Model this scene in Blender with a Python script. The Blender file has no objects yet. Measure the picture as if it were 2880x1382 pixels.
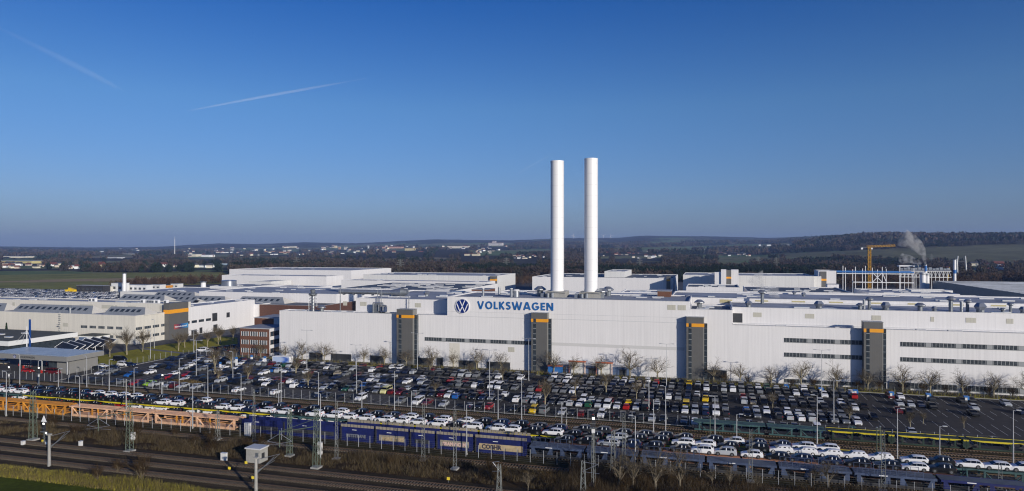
import bpy, math, random
import numpy as np
from mathutils import Vector
random.seed(7); rng = np.random.default_rng(7)
sc = bpy.context.scene
COL = sc.collection
R = math.radians

# ------------------------------------------------------------------ camera, sky, sun
CAM_H, FPX, HOR = 43.0, 1920.0, 700.0          # camera height (m), focal length in photo pixels, horizon row
cd = bpy.data.cameras.new('camera'); cam = bpy.data.objects.new('camera', cd); COL.objects.link(cam)
cam.location = (0, 0, CAM_H); cam.rotation_euler = (R(90), 0, 0)
cd.sensor_width = 36; cd.lens = 24; cd.shift_y = 9 / 2880; cd.clip_start = 1; cd.clip_end = 80000
sc.camera = cam
SUN_EL, SUN_AZ = 14.0, 144.6                    # azimuth clockwise from +Y (behind the camera, to the right)
w = bpy.data.worlds.new('World'); sc.world = w; w.use_nodes = True
nt = w.node_tree; nt.nodes.clear()
sky = nt.nodes.new('ShaderNodeTexSky'); sky.sky_type = 'NISHITA'; sky.sun_disc = False
sky.sun_elevation = R(SUN_EL); sky.sun_rotation = R(SUN_AZ); sky.altitude = 0
sky.air_density = 1.0; sky.dust_density = 0.6; sky.ozone_density = 3.0
hs = nt.nodes.new('ShaderNodeHueSaturation'); hs.inputs['Saturation'].default_value = 1.12
bg = nt.nodes.new('ShaderNodeBackground'); bg.inputs[1].default_value = 0.108
wo = nt.nodes.new('ShaderNodeOutputWorld')
nt.links.new(sky.outputs[0], hs.inputs['Color'])
tcw = nt.nodes.new('ShaderNodeTexCoord'); sxw = nt.nodes.new('ShaderNodeSeparateXYZ'); nt.links.new(tcw.outputs['Generated'], sxw.inputs[0])
rmp = nt.nodes.new('ShaderNodeValToRGB'); els = rmp.color_ramp.elements      # a clear winter sky: less yellow in the lowest air
els[0].position = 0.0; els[0].color = (.44, .54, .98, 1); els[1].position = .37; els[1].color = (.12, .46, .95, 1)
e_ = els.new(.07); e_.color = (.54, .63, 1.0, 1); e_ = els.new(.20); e_.color = (.54, .71, 1.0, 1); e_ = els.new(.65); e_.color = (.08, .28, .70, 1)
nt.links.new(sxw.outputs[2], rmp.inputs[0])
mw = nt.nodes.new('ShaderNodeMix'); mw.data_type = 'RGBA'; mw.blend_type = 'MULTIPLY'; mw.inputs['Factor'].default_value = 1
nt.links.new(hs.outputs[0], mw.inputs['A']); nt.links.new(rmp.outputs[0], mw.inputs['B'])
nt.links.new(mw.outputs['Result'], bg.inputs[0]); nt.links.new(bg.outputs[0], wo.inputs[0])
sd = bpy.data.lights.new('sun', 'SUN'); sun = bpy.data.objects.new('sun', sd); COL.objects.link(sun)
sd.energy = 4.3; sd.angle = R(0.5); sd.color = (1.0, 0.93, 0.83)
sun.rotation_euler = (R(90 - SUN_EL), 0, R(180 - SUN_AZ))
sun.location = (300, -400, 200)
vs = sc.view_settings; vs.view_transform = 'Standard'; vs.look = 'None'; vs.gamma = 1; vs.exposure = -0.05
sc.render.engine = 'CYCLES'
sc.cycles.use_denoising = True; sc.cycles.filter_width = 1.15
sc.cycles.max_bounces = 6; sc.cycles.diffuse_bounces = 2; sc.cycles.glossy_bounces = 2
sc.cycles.transparent_max_bounces = 6; sc.cycles.volume_bounces = 0; sc.cycles.volume_max_steps = 96

# ------------------------------------------------------------------ the site's own axes
TH = R(-16.17)                                   # halls, tracks and parking rows all run this way
CU, SU = math.cos(TH), math.sin(TH)              # u = (CU, SU), v = (-SU, CU)
def W(s, t, z=0.0): return (s * CU - t * SU, s * SU + t * CU, z)
def ST(x, y): return (x * CU + y * SU, -x * SU + y * CU)
def S(px, t):                                    # s of a photo column on the line t
    k = (px - 1440) / FPX
    return t * (k * CU + SU) / (CU - k * SU)
def G(px, py, z=0.0):                            # site coordinates of a photo point at height z
    Y = (CAM_H - z) * FPX / (py - HOR); return ST((px - 1440) / FPX * Y, Y)
def Zat(px, py, t):                              # height of a photo point on the plane t
    s = S(px, t); Y = s * SU + t * CU
    return CAM_H - (py - HOR) * Y / FPX

# ------------------------------------------------------------------ materials
MATS = {}
def mat(name, col=(.5, .5, .5), rough=.6, metal=0.0, noise=None, coat=0, objcol=False, bump=None, spec=None, em=None, streak=None, panel=None, attr=None):
    m = bpy.data.materials.new(name); m.use_nodes = True; n = m.node_tree; L = n.links.new
    p = n.nodes['Principled BSDF']; p.inputs['Base Color'].default_value = (*col, 1)
    p.inputs['Roughness'].default_value = rough; p.inputs['Metallic'].default_value = metal
    if coat: p.inputs['Coat Weight'].default_value = coat; p.inputs['Coat Roughness'].default_value = .06
    if spec is not None: p.inputs['Specular IOR Level'].default_value = spec
    out = None
    tc = n.nodes.new('ShaderNodeTexCoord'); geo = n.nodes.new('ShaderNodeNewGeometry')
    if objcol:
        oi = n.nodes.new('ShaderNodeObjectInfo'); out = oi.outputs['Color']
    if attr:
        at = n.nodes.new('ShaderNodeAttribute'); at.attribute_name = attr; out = at.outputs['Color']
    def mul(fac_out, lo, hi, prev):
        mr = n.nodes.new('ShaderNodeMapRange'); mr.inputs['To Min'].default_value = lo; mr.inputs['To Max'].default_value = hi
        L(fac_out, mr.inputs['Value'])
        mx = n.nodes.new('ShaderNodeMix'); mx.data_type = 'RGBA'; mx.blend_type = 'MULTIPLY'; mx.inputs['Factor'].default_value = 1
        if prev is None: mx.inputs['A'].default_value = (*col, 1)
        else: L(prev, mx.inputs['A'])
        L(mr.outputs[0], mx.inputs['B']); return mx.outputs['Result'], mr
    if noise:                                    # (scale per metre, low, high)
        for sc_, lo, hi in (noise if isinstance(noise, list) else [noise]):
            t = n.nodes.new('ShaderNodeTexNoise'); t.inputs['Scale'].default_value = sc_; t.inputs['Detail'].default_value = 5
            t.inputs['Roughness'].default_value = .65
            L(geo.outputs['Position'], t.inputs['Vector'])
            out, mr = mul(t.outputs['Fac'], lo, hi, out); mr.inputs['From Min'].default_value = .3; mr.inputs['From Max'].default_value = .7
    if panel:                                    # vertical sheet joints every n metres, a darker line; horizontal rails too
        pw, ph, dark = panel
        sx = n.nodes.new('ShaderNodeSeparateXYZ'); L(tc.outputs['Object'], sx.inputs[0])
        ad = n.nodes.new('ShaderNodeMath'); ad.operation = 'ADD'; L(sx.outputs[0], ad.inputs[0]); L(sx.outputs[1], ad.inputs[1])
        for sock, per, wd in ((ad.outputs[0], pw, .10), (sx.outputs[2], ph, .06)):
            if not per: continue
            dv = n.nodes.new('ShaderNodeMath'); dv.operation = 'DIVIDE'; L(sock, dv.inputs[0]); dv.inputs[1].default_value = per
            fr = n.nodes.new('ShaderNodeMath'); fr.operation = 'FRACT'; L(dv.outputs[0], fr.inputs[0])
            lt = n.nodes.new('ShaderNodeMath'); lt.operation = 'LESS_THAN'; L(fr.outputs[0], lt.inputs[0]); lt.inputs[1].default_value = wd
            out, mr = mul(lt.outputs[0], 1.0, dark, out)
        # each sheet a hair different
        dv = n.nodes.new('ShaderNodeMath'); dv.operation = 'DIVIDE'; L(ad.outputs[0], dv.inputs[0]); dv.inputs[1].default_value = pw
        fl = n.nodes.new('ShaderNodeMath'); fl.operation = 'FLOOR'; L(dv.outputs[0], fl.inputs[0])
        wn = n.nodes.new('ShaderNodeTexWhiteNoise'); wn.noise_dimensions = '1D'; L(fl.outputs[0], wn.inputs['W'])
        out, mr = mul(wn.outputs['Value'], .972, 1.0, out)
    if streak:                                   # rain streaks running down
        mp = n.nodes.new('ShaderNodeMapping'); mp.inputs['Scale'].default_value = (1.6, 1.6, .06)
        L(tc.outputs['Object'], mp.inputs[0]); t = n.nodes.new('ShaderNodeTexNoise'); t.inputs['Scale'].default_value = 1
        t.inputs['Detail'].default_value = 6; L(mp.outputs[0], t.inputs['Vector'])
        out, mr = mul(t.outputs['Fac'], streak, 1.0, out); mr.inputs['From Min'].default_value = .35; mr.inputs['From Max'].default_value = .6
    if out is not None: L(out, p.inputs['Base Color'])
    if bump:
        t = n.nodes.new('ShaderNodeTexNoise'); t.inputs['Scale'].default_value = bump[0]; t.inputs['Detail'].default_value = 4
        L(geo.outputs['Position'], t.inputs['Vector'])
        b = n.nodes.new('ShaderNodeBump'); b.inputs['Strength'].default_value = bump[1]; b.inputs['Distance'].default_value = bump[2]
        L(t.outputs['Fac'], b.inputs['Height']); L(b.outputs[0], p.inputs['Normal'])
    if em:
        p.inputs['Emission Color'].default_value = (*em[0], 1); p.inputs['Emission Strength'].default_value = em[1]
    MATS[name] = m; return m
M = MATS
mat('white_cladding', (.82, .80, .785), .55, panel=(1.0, 0, .955), streak=.94, noise=(.05, .95, 1.0))
mat('cream_cladding', (.74, .70, .61), .6, panel=(1.2, 0, .95), streak=.92, noise=(.05, .94, 1.0))
mat('far_cladding', (.74, .73, .70), .6, panel=(5.0, 0, .93), streak=.9)
mat('grey_cladding', (.125, .122, .115), .55, panel=(.6, 0, .86), noise=(.4, .9, 1.0))
mat('light_grey_cladding', (.24, .235, .22), .55, panel=(.6, 0, .9))
mat('grey_band', (.62, .61, .59), .6, noise=(.3, .95, 1))
mat('orange_band', (.85, .36, .02), .5, noise=(.5, .92, 1))
mat('window_glass', (.035, .045, .055), .12, noise=(.9, .6, 1.6))
mat('strip_glass', (.05, .058, .065), .2, noise=(1.7, .4, 2.0))
mat('pane_frame', (.32, .33, .33), .4)
mat('roof_felt', (.34, .36, .40), .8, noise=[(.05, .72, 1.1), (.8, .85, 1.1)])
mat('roof_dark', (.11, .125, .15), .7, noise=[(.06, .7, 1.2), (.5, .8, 1.2)])
mat('roof_frost', (.44, .47, .53), .8, noise=[(.035, .55, 1.1), (.4, .85, 1.08)])
mat('roof_green', (.10, .105, .085), .9, noise=[(.08, .6, 1.2), (.6, .8, 1.1)])
mat('skylight', (.30, .34, .40), .25, noise=(.4, .8, 1.1))
mat('lantern_sheet', (.27, .29, .31), .5, panel=(1.5, 0, .85), noise=(.2, .85, 1.1))
mat('parapet', (.62, .62, .62), .45, noise=(.4, .85, 1.05))
mat('galvanised', (.42, .44, .46), .38, .7, noise=(1.2, .8, 1.1))
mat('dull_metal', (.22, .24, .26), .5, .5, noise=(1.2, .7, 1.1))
mat('white_paint', (.82, .82, .82), .35)
mat('chimney_paint', (.83, .825, .82), .4, noise=(.2, .96, 1.0))
mat('louvre', (.52, .50, .42), .6, panel=(.9, .5, .82))
mat('ochre_louvre', (.50, .44, .24), .6, panel=(.9, .5, .85))
mat('letter_blue', (.015, .12, .36), .45)
mat('emblem_blue', (.004, .022, .16), .4)
mat('dark_door', (.04, .042, .045), .5, noise=(.6, .7, 1.3))
mat('brick', (.15, .065, .038), .8, noise=[(3.0, .8, 1.15), (.3, .85, 1.1)])
mat('brick_dark', (.11, .05, .035), .8, noise=(2.0, .7, 1.2))
mat('concrete', (.36, .35, .32), .85, noise=[(.5, .8, 1.1), (5, .85, 1.1)])
mat('asphalt', (.048, .044, .042), .9, noise=[(.03, .75, 1.25), (.7, .8, 1.15), (6, .8, 1.2)], spec=.25)
mat('lit_asphalt', (.092, .085, .078), .9, noise=[(.03, .8, 1.2), (.7, .8, 1.15), (6, .8, 1.2)], spec=.2)  # paler copy of the asphalt, the left side's brighter light painted into its colour
mat('road_asphalt', (.085, .087, .095), .85, noise=[(.06, .8, 1.2), (1.5, .85, 1.1)], spec=.25)
mat('path_gravel', (.19, .18, .16), .9, noise=(1.2, .8, 1.1))
mat('marking', (.55, .55, .53), .7, noise=(1.4, .45, 1.1))
mat('ballast', (.044, .034, .021), .95, noise=[(.12, .6, 1.35), (1.1, .7, 1.25), (5, .6, 1.5)], bump=(6, .6, .1), spec=.1)
mat('yard_soil', (.042, .036, .016), .95, noise=[(.10, .55, 1.45), (.7, .6, 1.4), (4, .6, 1.4)], bump=(3, .6, .12), spec=.1)
mat('sleeper', (.16, .13, .09), .9, noise=(2, .6, 1.4))
mat('rail', (.13, .085, .055), .5, .4)
mat('turf', (.27, .24, .03), .95, noise=[(.06, .8, 1.3), (.8, .75, 1.3), (5, .7, 1.3)], bump=(4, .5, .1), spec=.1)
mat('lawn', (.065, .080, .005), .95, noise=[(.08, .7, 1.3), (1.2, .7, 1.3), (6, .7, 1.3)], bump=(5, .5, .08), spec=.1)
mat('dry_grass', (.17, .14, .045), .9, noise=[(.3, .6, 1.35), (2.5, .7, 1.3)], spec=.1)
mat('scrub', (.052, .034, .016), .95, noise=[(.25, .5, 1.6), (2.5, .6, 1.4)], spec=.1)
mat('scrub_straw', (.15, .115, .055), .95, noise=[(.25, .5, 1.5)], spec=.1)
mat('bark', (.13, .105, .07), .9, noise=(3, .7, 1.2), spec=.2)
mat('bark_pale', (.30, .26, .17), .9, noise=(3, .7, 1.2), spec=.2)
mat('birch_bark', (.24, .20, .14), .8, noise=(6, .4, 1.1), spec=.2)
mat('far_wood', (.5, .5, .5), .95, attr='tint', noise=[(.02, .75, 1.2), (.15, .8, 1.2)], spec=.05)
mat('conifer', (.018, .035, .016), .95, noise=(1, .6, 1.3), spec=.1)
mat('terrain', (.5, .5, .5), .95, attr='tint', noise=[(.004, .8, 1.2), (.02, .75, 1.25), (.12, .8, 1.2)], spec=.05)
mat('car_paint', (.5, .5, .5), .35, 0, objcol=True, coat=.25, spec=.35)
mat('car_wrap', (.80, .80, .80), .6, noise=(3, .9, 1.0))
mat('car_glass', (.006, .008, .012), .08, spec=.4)
mat('tyre', (.018, .018, .018), .8)
mat('rim', (.33, .34, .35), .3, .7)
mat('tail_light', (.45, .012, .01), .3)
mat('head_light', (.7, .72, .75), .15)
mat('pink_steel', (.84, .50, .30), .7, noise=[(.7, .75, 1.12), (4, .8, 1.1)])
mat('orange_steel', (.70, .29, .03), .7, noise=[(.7, .7, 1.15), (4, .8, 1.1)])
mat('pale_orange_steel', (.60, .28, .15), .7, noise=[(.7, .7, 1.15)])
mat('blue_steel', (.004, .011, .105), .7, noise=[(.5, .6, 1.3), (3, .8, 1.1)])
mat('slate_steel', (.055, .080, .15), .7, noise=[(.6, .6, 1.3), (3, .75, 1.2)])
mat('teal_steel', (.045, .105, .105), .8, noise=[(.6, .6, 1.3), (3, .75, 1.2)])
mat('green_steel', (.014, .034, .022), .8, noise=[(.6, .6, 1.4)])
mat('yellow_steel', (.72, .58, .02), .5, noise=[(.8, .7, 1.08), (.15, .85, 1.05)])
mat('mesh_panel', (.30, .26, .20), .8, panel=(.9, 0, .8), noise=(.5, .75, 1.2))
mat('paint_beige', (.50, .38, .22), .7, noise=(1.2, .75, 1.15))
mat('paint_pink', (.72, .50, .42), .7)
mat('paint_dark', (.045, .04, .06), .7)
mat('graffiti_grey', (.16, .17, .2), .7)
mat('wagon_dark', (.035, .035, .04), .7, noise=(.8, .6, 1.4))
mat('pole_metal', (.50, .51, .52), .45, .3)
mat('lattice_green', (.10, .13, .095), .7, noise=(1, .8, 1.2))
mat('lattice_grey', (.17, .18, .17), .7, noise=(1, .8, 1.2))
mat('fence_wire', (.20, .22, .21), .6, .3)
mat('crane_yellow', (.60, .33, .03), .5)
mat('bright_yellow', (.85, .55, .01), .45)
mat('pylon_blue', (.01, .06, .25), .4)
mat('sign_blue', (.03, .16, .45), .45)
mat('red_paint', (.50, .03, .02), .45)
mat('tile_roof', (.17, .055, .04), .85, noise=(.5, .7, 1.2))
mat('slate_roof', (.06, .06, .07), .8, noise=(.5, .7, 1.2))
mat('plaster', (.5, .5, .5), .8, objcol=True)
mat('orange_roof', (.55, .14, .05), .6)
mat('annex_blue', (.10, .15, .26), .6)
mat('silver_tank', (.45, .47, .5), .3, .8)
mat('banner', (.5, .5, .5), .5, attr='tint')
mat('solar', (.02, .022, .028), .6, panel=(1.0, 1.0, 1.4), spec=.2)
mat('frame_white', (.75, .75, .73), .5)
mat('car_pixel', (.5, .5, .5), .35, attr='tint', spec=.6)
mat('lamp_lit', (.9, .9, .85), .3, em=((1, .97, .88), 3.0))
mat('lamp_red_lit', (.8, .05, .02), .3, em=((1, .06, .02), 1.5))
mat('lamp_yellow', (.85, .65, .05), .5)

# ------------------------------------------------------------------ mesh building
class MB:
    def __init__(s): s.v = []; s.f = []; s.m = []; s.mats = []
    def mi(s, m):
        if m not in s.mats: s.mats.append(m)
        return s.mats.index(m)
    def quad(s, pts, m):
        b = len(s.v); s.v += [tuple(p) for p in pts]; s.f.append(tuple(range(b, b + len(pts)))); s.m.append(s.mi(m))
    def box(s, x0, x1, y0, y1, z0, z1, m, top=None):
        if x1 < x0: x0, x1 = x1, x0
        if y1 < y0: y0, y1 = y1, y0
        b = len(s.v); s.v += [(x0, y0, z0), (x1, y0, z0), (x1, y1, z0), (x0, y1, z0), (x0, y0, z1), (x1, y0, z1), (x1, y1, z1), (x0, y1, z1)]
        i = s.mi(m); j = s.mi(top) if top else i
        for q, k in (((0, 3, 2, 1), i), ((4, 5, 6, 7), j), ((0, 1, 5, 4), i), ((1, 2, 6, 5), i), ((2, 3, 7, 6), i), ((3, 0, 4, 7), i)):
            s.f.append(tuple(b + a for a in q)); s.m.append(k)
    def hexa(s, P, m):                          # eight corners, bottom four then top four
        b = len(s.v); s.v += [tuple(p) for p in P]; i = s.mi(m)
        for q in ((0, 3, 2, 1), (4, 5, 6, 7), (0, 1, 5, 4), (1, 2, 6, 5), (2, 3, 7, 6), (3, 0, 4, 7)):
            s.f.append(tuple(b + a for a in q)); s.m.append(i)
    def tube(s, p, q, r0, r1=None, n=6, m='pole_metal', cap=True):
        r1 = r0 if r1 is None else r1
        p = Vector(p); q = Vector(q); d = (q - p)
        if d.length < 1e-6: return
        d.normalize(); a = Vector((0, 0, 1)) if abs(d.z) < .9 else Vector((1, 0, 0))
        e = d.cross(a).normalized(); f = d.cross(e)
        b = len(s.v); i = s.mi(m)
        for c, r in ((p, r0), (q, r1)):
            for k in range(n):
                an = 2 * math.pi * k / n; s.v.append(tuple(c + (e * math.cos(an) + f * math.sin(an)) * r))
        for k in range(n):
            k2 = (k + 1) % n; s.f.append((b + k, b + k2, b + n + k2, b + n + k)); s.m.append(i)
        if cap:
            s.f.append(tuple(b + k for k in range(n - 1, -1, -1))); s.m.append(i)
            s.f.append(tuple(b + n + k for k in range(n))); s.m.append(i)
    def lathe(s, prof, n, m, cx=0, cy=0):       # profile of (radius, z)
        b = len(s.v); i = s.mi(m)
        for r, z in prof:
            for k in range(n):
                an = 2 * math.pi * k / n; s.v.append((cx + r * math.cos(an), cy + r * math.sin(an), z))
        for j in range(len(prof) - 1):
            for k in range(n):
                k2 = (k + 1) % n; a = b + j * n; c = a + n
                s.f.append((a + k, a + k2, c + k2, c + k)); s.m.append(i)
        s.f.append(tuple(b + (len(prof) - 1) * n + k for k in range(n))); s.m.append(i)
    def prism(s, pts, y0, y1, m, axis='y'):     # polygon in x,z extruded along y
        n = len(pts); b = len(s.v); i = s.mi(m)
        for y in (y0, y1):
            for x, z in pts: s.v.append((x, y, z) if axis == 'y' else (y, x, z))
        for k in range(n):
            k2 = (k + 1) % n; s.f.append((b + k, b + k2, b + n + k2, b + n + k)); s.m.append(i)
        s.f.append(tuple(b + k for k in range(n))); s.m.append(i); s.f.append(tuple(b + n + k for k in range(n - 1, -1, -1))); s.m.append(i)
    def mesh(s, name):
        me = bpy.data.meshes.new(name); me.from_pydata(s.v, [], s.f)
        for m in s.mats: me.materials.append(MATS[m])
        me.polygons.foreach_set('material_index', s.m); me.update(); return me
    def build(s, name, parent=None, smooth=False, loc=None, rz=None):
        me = s.mesh(name); return link(name, me, parent, smooth, loc, rz)
def link(name, me, parent=None, smooth=False, loc=None, rz=None):
    if smooth: me.shade_smooth(); me.set_sharp_from_angle(angle=R(38))
    o = bpy.data.objects.new(name, me); COL.objects.link(o)
    if parent is not None: o.parent = parent
    if loc is not None: o.location = loc
    if rz is not None: o.rotation_euler = (0, 0, rz)
    return o
def npmesh(name, v, f, mats, idx=None, tint=None):
    """v (N,3), f (M,k) equal-sided faces"""
    v = np.asarray(v, np.float32); f = np.asarray(f, np.int32); k = f.shape[1]
    me = bpy.data.meshes.new(name); me.vertices.add(len(v)); me.vertices.foreach_set('co', v.ravel())
    me.loops.add(f.size); me.loops.foreach_set('vertex_index', f.ravel())
    me.polygons.add(len(f)); me.polygons.foreach_set('loop_start', np.arange(0, f.size, k, dtype=np.int32))
    for m in mats: me.materials.append(MATS[m])
    if idx is not None: me.polygons.foreach_set('material_index', np.asarray(idx, np.int32))
    if tint is not None:
        a = me.color_attributes.new('tint', 'FLOAT_COLOR', 'POINT')
        a.data.foreach_set('color', np.concatenate([tint, np.ones((len(tint), 1))], 1).astype(np.float32).ravel())
    me.update(calc_edges=True); return me
def tag(o, label, cat, group=None, kind=None):
    if label: o['label'] = label
    if cat: o['category'] = cat
    if group: o['group'] = group
    if kind: o['kind'] = kind
    return o
def thing(name, s, t, z, label, cat, group=None, rz=0.0):
    o = bpy.data.objects.new(name, None); COL.objects.link(o); o.empty_display_size = .5
    o.location = W(s, t, z); o.rotation_euler = (0, 0, TH + rz); tag(o, label, cat, group); return o
def dup(root, loc=None, rz=None, scale=None, label=None):
    def cp(o, par):
        c = o.copy(); COL.objects.link(c)
        if par is not None: c.parent = par
        for ch in KIDS.get(o.name, []): cp(ch, c)
        return c
    r = cp(root, None)
    if loc is not None: r.location = loc
    if rz is not None: r.rotation_euler = (0, 0, rz)
    if scale is not None: r.scale = scale
    if label: r['label'] = label
    return r
KIDS = {}
def kids_of(root):
    KIDS[root.name] = list(root.children)
    for c in root.children: kids_of(c)
ONES = ['', 'first', 'second', 'third', 'fourth', 'fifth', 'sixth', 'seventh', 'eighth', 'ninth', 'tenth', 'eleventh', 'twelfth']
def nth(n):
    if n < len(ONES): return ONES[n]
    return '%d%s' % (n, 'th' if 10 <= n % 100 <= 20 else {1: 'st', 2: 'nd', 3: 'rd'}.get(n % 10, 'th'))

# value noise in numpy
_perm = rng.random((256, 256))
def vnoise(x, y):
    xi = np.floor(x).astype(int); yi = np.floor(y).astype(int); fx = x - xi; fy = y - yi
    fx = fx * fx * (3 - 2 * fx); fy = fy * fy * (3 - 2 * fy)
    a = _perm[xi % 256, yi % 256]; b = _perm[(xi + 1) % 256, yi % 256]; c = _perm[xi % 256, (yi + 1) % 256]; d = _perm[(xi + 1) % 256, (yi + 1) % 256]
    return (a * (1 - fx) + b * fx) * (1 - fy) + (c * (1 - fx) + d * fx) * fy
def fbm(x, y, o=4):
    r = 0; a = .5
    for i in range(o): r = r + a * vnoise(x + 17.3 * i, y + 5.1 * i); x = x * 2.03; y = y * 2.03; a *= .5
    return r / (1 - .5 ** o)
def sm(a, b, x):
    t = np.clip((x - a) / (b - a), 0, 1); return t * t * (3 - 2 * t)

# ------------------------------------------------------------------ terrain: one sheet from the rails to the far hills
HP = [(-800, 690), (0, 696), (250, 699), (440, 697), (615, 688), (720, 690), (860, 685), (1000, 687), (1220, 675), (1440, 678), (1590, 672), (1740, 672), (1800, 667), (1980, 668), (2160, 673), (2330, 670), (2510, 673), (2607, 676), (2880, 675), (3800, 672)]
def hgt(x, y):
    x = np.asarray(x, float); y = np.asarray(y, float)
    r = np.hypot(x, y); px = 1440 + FPX * x / np.maximum(y, 1)
    px = np.where(y > 50, px, 1440)
    top = np.interp(px, [a for a, _ in HP], [b for _, b in HP])
    Hf = CAM_H + (HOR - top) / FPX * 9500
    h = Hf * sm(3800, 9500, r) ** 1.15 * .99
    h = h + 34 * sm(800, 1350, px) * sm(1500, 4200, r) * (1 - sm(5200, 9000, r))
    h = h + 62 * sm(2000, 2500, px) * sm(1500, 3800, r) * (1 - sm(5200, 9000, r))
    h = h + 16 * sm(1500, 3500, r) * (fbm(x / 900 + 3, y / 900 + 9) - .5) * 2 * (1 - sm(7000, 9300, r) * .6)
    return h * sm(900, 1400, r)
FT_X = [2150, 2330, 2600, 2880, 3400]; FT_T = [715, 709, 698, 689, 680]; FT_B = [717, 726, 740, 750, 760]
def slope_field(px, row, r):                       # the big bare slope at the right
    return (px > 2150) * (row > np.interp(px, FT_X, FT_T)) * (row < np.interp(px, FT_X, FT_B)) * (r > 1500) * (r < 7000)
FIELDS = [(0, 240, 753, 753, 3.5), (270, 330, 753, 753, 3), (420, 620, 752, 752, 3), (1450, 2250, 709, 694, 5), (1650, 2200, 726, 721, 3), (960, 1440, 694, 688, 4), (1330, 1450, 714, 716, 5), (2020, 2240, 694, 688, 3), (0, 160, 735, 734, 3), (230, 480, 741, 738, 4), (620, 900, 722, 716, 2.5), (640, 1000, 706, 700, 3), (2330, 2880, 756, 768, 4)]
def cover(x, y):
    """0..1 how wooded the land is there"""
    r = np.hypot(x, y); px = 1440 + FPX * x / np.maximum(y, 1)
    f = fbm(x / 420 + 11, y / 300 + 2, 4) + .02
    f = f + .13 * sm(900, 1000, r) * (1 - sm(1300, 1500, r)) * sm(640, 900, px)      # belt behind the works
    f = f + .10 * sm(1450, 1750, r) * (1 - sm(2600, 3300, r)) * (1 - sm(1700, 2200, px))
    left_field = (1 - sm(560, 680, px)) * (1 - sm(1280, 1400, r))
    f = f - left_field
    row = HOR + (CAM_H - hgt(x, y)) / np.maximum(y, 1) * FPX
    f = f - .6 * slope_field(px, row, r) + .3 * (px > 2150) * (row < np.interp(px, FT_X, FT_T) - 1) * (r > 1500)
    for x0, x1, ya, yb, hh in FIELDS:
        mid = ya + (yb - ya) * (px - x0) / (x1 - x0)
        f = f - .5 * sm(x0 - 15, x0 + 15, px) * (1 - sm(x1 - 15, x1 + 15, px)) * (1 - sm(hh * .8, hh * 1.2, np.abs(row - mid))) * (r > 1300)
    f = f + .16 * sm(6500, 8000, r)
    return f
azs = np.radians(np.linspace(-52, 52, 620)); rs = np.concatenate([np.linspace(0, 1, 2)[:1], np.geomspace(30, 14000, 330)])
A, Rr = np.meshgrid(azs, rs); gx = Rr * np.sin(A); gy = Rr * np.cos(A) - 60
gz = hgt(gx, gy); cv = cover(gx, gy)
wood = sm(.50, .53, cv)
gz = gz + wood * 7 * sm(2400, 3200, Rr) * (0.5 + vnoise(gx / 60, gy / 60))
px_ = 1440 + FPX * gx / np.maximum(gy, 1)
cell = vnoise(np.floor(gx / 330 + .6 * vnoise(gx / 500, gy / 500)) * 7.7, np.floor(gy / 260) * 3.1)
green = np.array([.13, .18, .07]); olive = np.array([.18, .18, .09]); brown = np.array([.22, .18, .11]); woodc = np.array([.045, .038, .032])
fld = green * (cell[..., None] < .45) + olive * ((cell[..., None] >= .45) & (cell[..., None] < .78)) + brown * (cell[..., None] >= .78)
lf = ((px_ < 640) & (Rr > 560) & (Rr < 1450))[..., None]
band = sm(640, 700, Rr + (px_ / 640) * 60) * (1 - sm(840, 870, Rr + px_ * .25))
lcol = (np.array([.14, .22, .03]) * band[..., None] + np.array([.24, .235, .07]) * (1 - band[..., None]))
br = ((Rr > 1130 - px_ * .1) & (Rr < 1185 + px_ * .05) & (px_ < 480))[..., None]
lcol = np.where(br, np.array([.36, .27, .15]), lcol)
fld = np.where(lf, lcol, fld)
row_ = HOR + (CAM_H - hgt(gx, gy)) / np.maximum(gy, 1) * FPX; rh = (slope_field(px_, row_, Rr) > 0)[..., None]
fld = np.where(rh, np.array([.15, .145, .075]) * (.85 + .3 * vnoise(gx / 90, gy / 400))[..., None], fld)
near = (Rr < 620)[..., None]
fld = np.where(near, np.array([.060, .060, .035]), fld)
tint = fld * (1 - wood[..., None]) + woodc * wood[..., None]
nr, na = gx.shape; ii = np.arange(nr * na).reshape(nr, na)
f = np.stack([ii[:-1, :-1], ii[:-1, 1:], ii[1:, 1:], ii[1:, :-1]], -1).reshape(-1, 4)
me = npmesh('ground', np.stack([gx, gy, gz - .004], -1).reshape(-1, 3), f[:, ::-1] if False else f, ['terrain'], tint=tint.reshape(-1, 3))
me.shade_smooth()
o = link('ground', me); tag(o, None, None, kind='structure')

def sheet(name, pts, z, m, kind='structure'):
    b = MB(); b.quad([W(s, t, z) for s, t in pts], m); o = b.build(name); tag(o, None, None, kind=kind); return o
sheet('works_yard', [(-620, 170), (420, 170), (420, 900), (-430, 900), (-620, 640)], .004, 'road_asphalt')
sheet('rail_yard', [(-330, 127), (330, 127), (330, 170.4), (-330, 170.4)], .010, 'yard_soil')
sheet('main_line_bed', [(-330, 102.5), (330, 102.5), (330, 118.2), (-330, 118.2)], .010, 'ballast')
sheet('meadow', [(-330, 20), (330, 20), (330, 97.5), (-330, 97.5)], .012, 'lawn')
sheet('railway_bank', [(-330, 118.2), (330, 118.2), (330, 127), (-330, 127)], .014, 'scrub')
sheet('track_verge', [(-330, 97.5), (330, 97.5), (330, 102.5), (-330, 102.5)], .011, 'dry_grass')
sheet('car_park', [(-70, 171), (330, 171), (330, 225.2), (-70, 225.2)], .012, 'asphalt'); sheet('car_park', [(-204, 171), (-70, 171), (-70, 225.2), (-204, 225.2)], .012, 'lit_asphalt')  # left sheet is the same paving, with the brighter light put into its colour
sheet('plaza', [(-330, 171), (-204.3, 171), (-204.3, 203), (-330, 203)], .010, 'lit_asphalt')
sheet('grass_verge', [(-204, 226), (330, 226), (330, 229.5), (-160, 229.5), (-160, 227.2), (-204, 227.2)], .012, 'turf')
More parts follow.
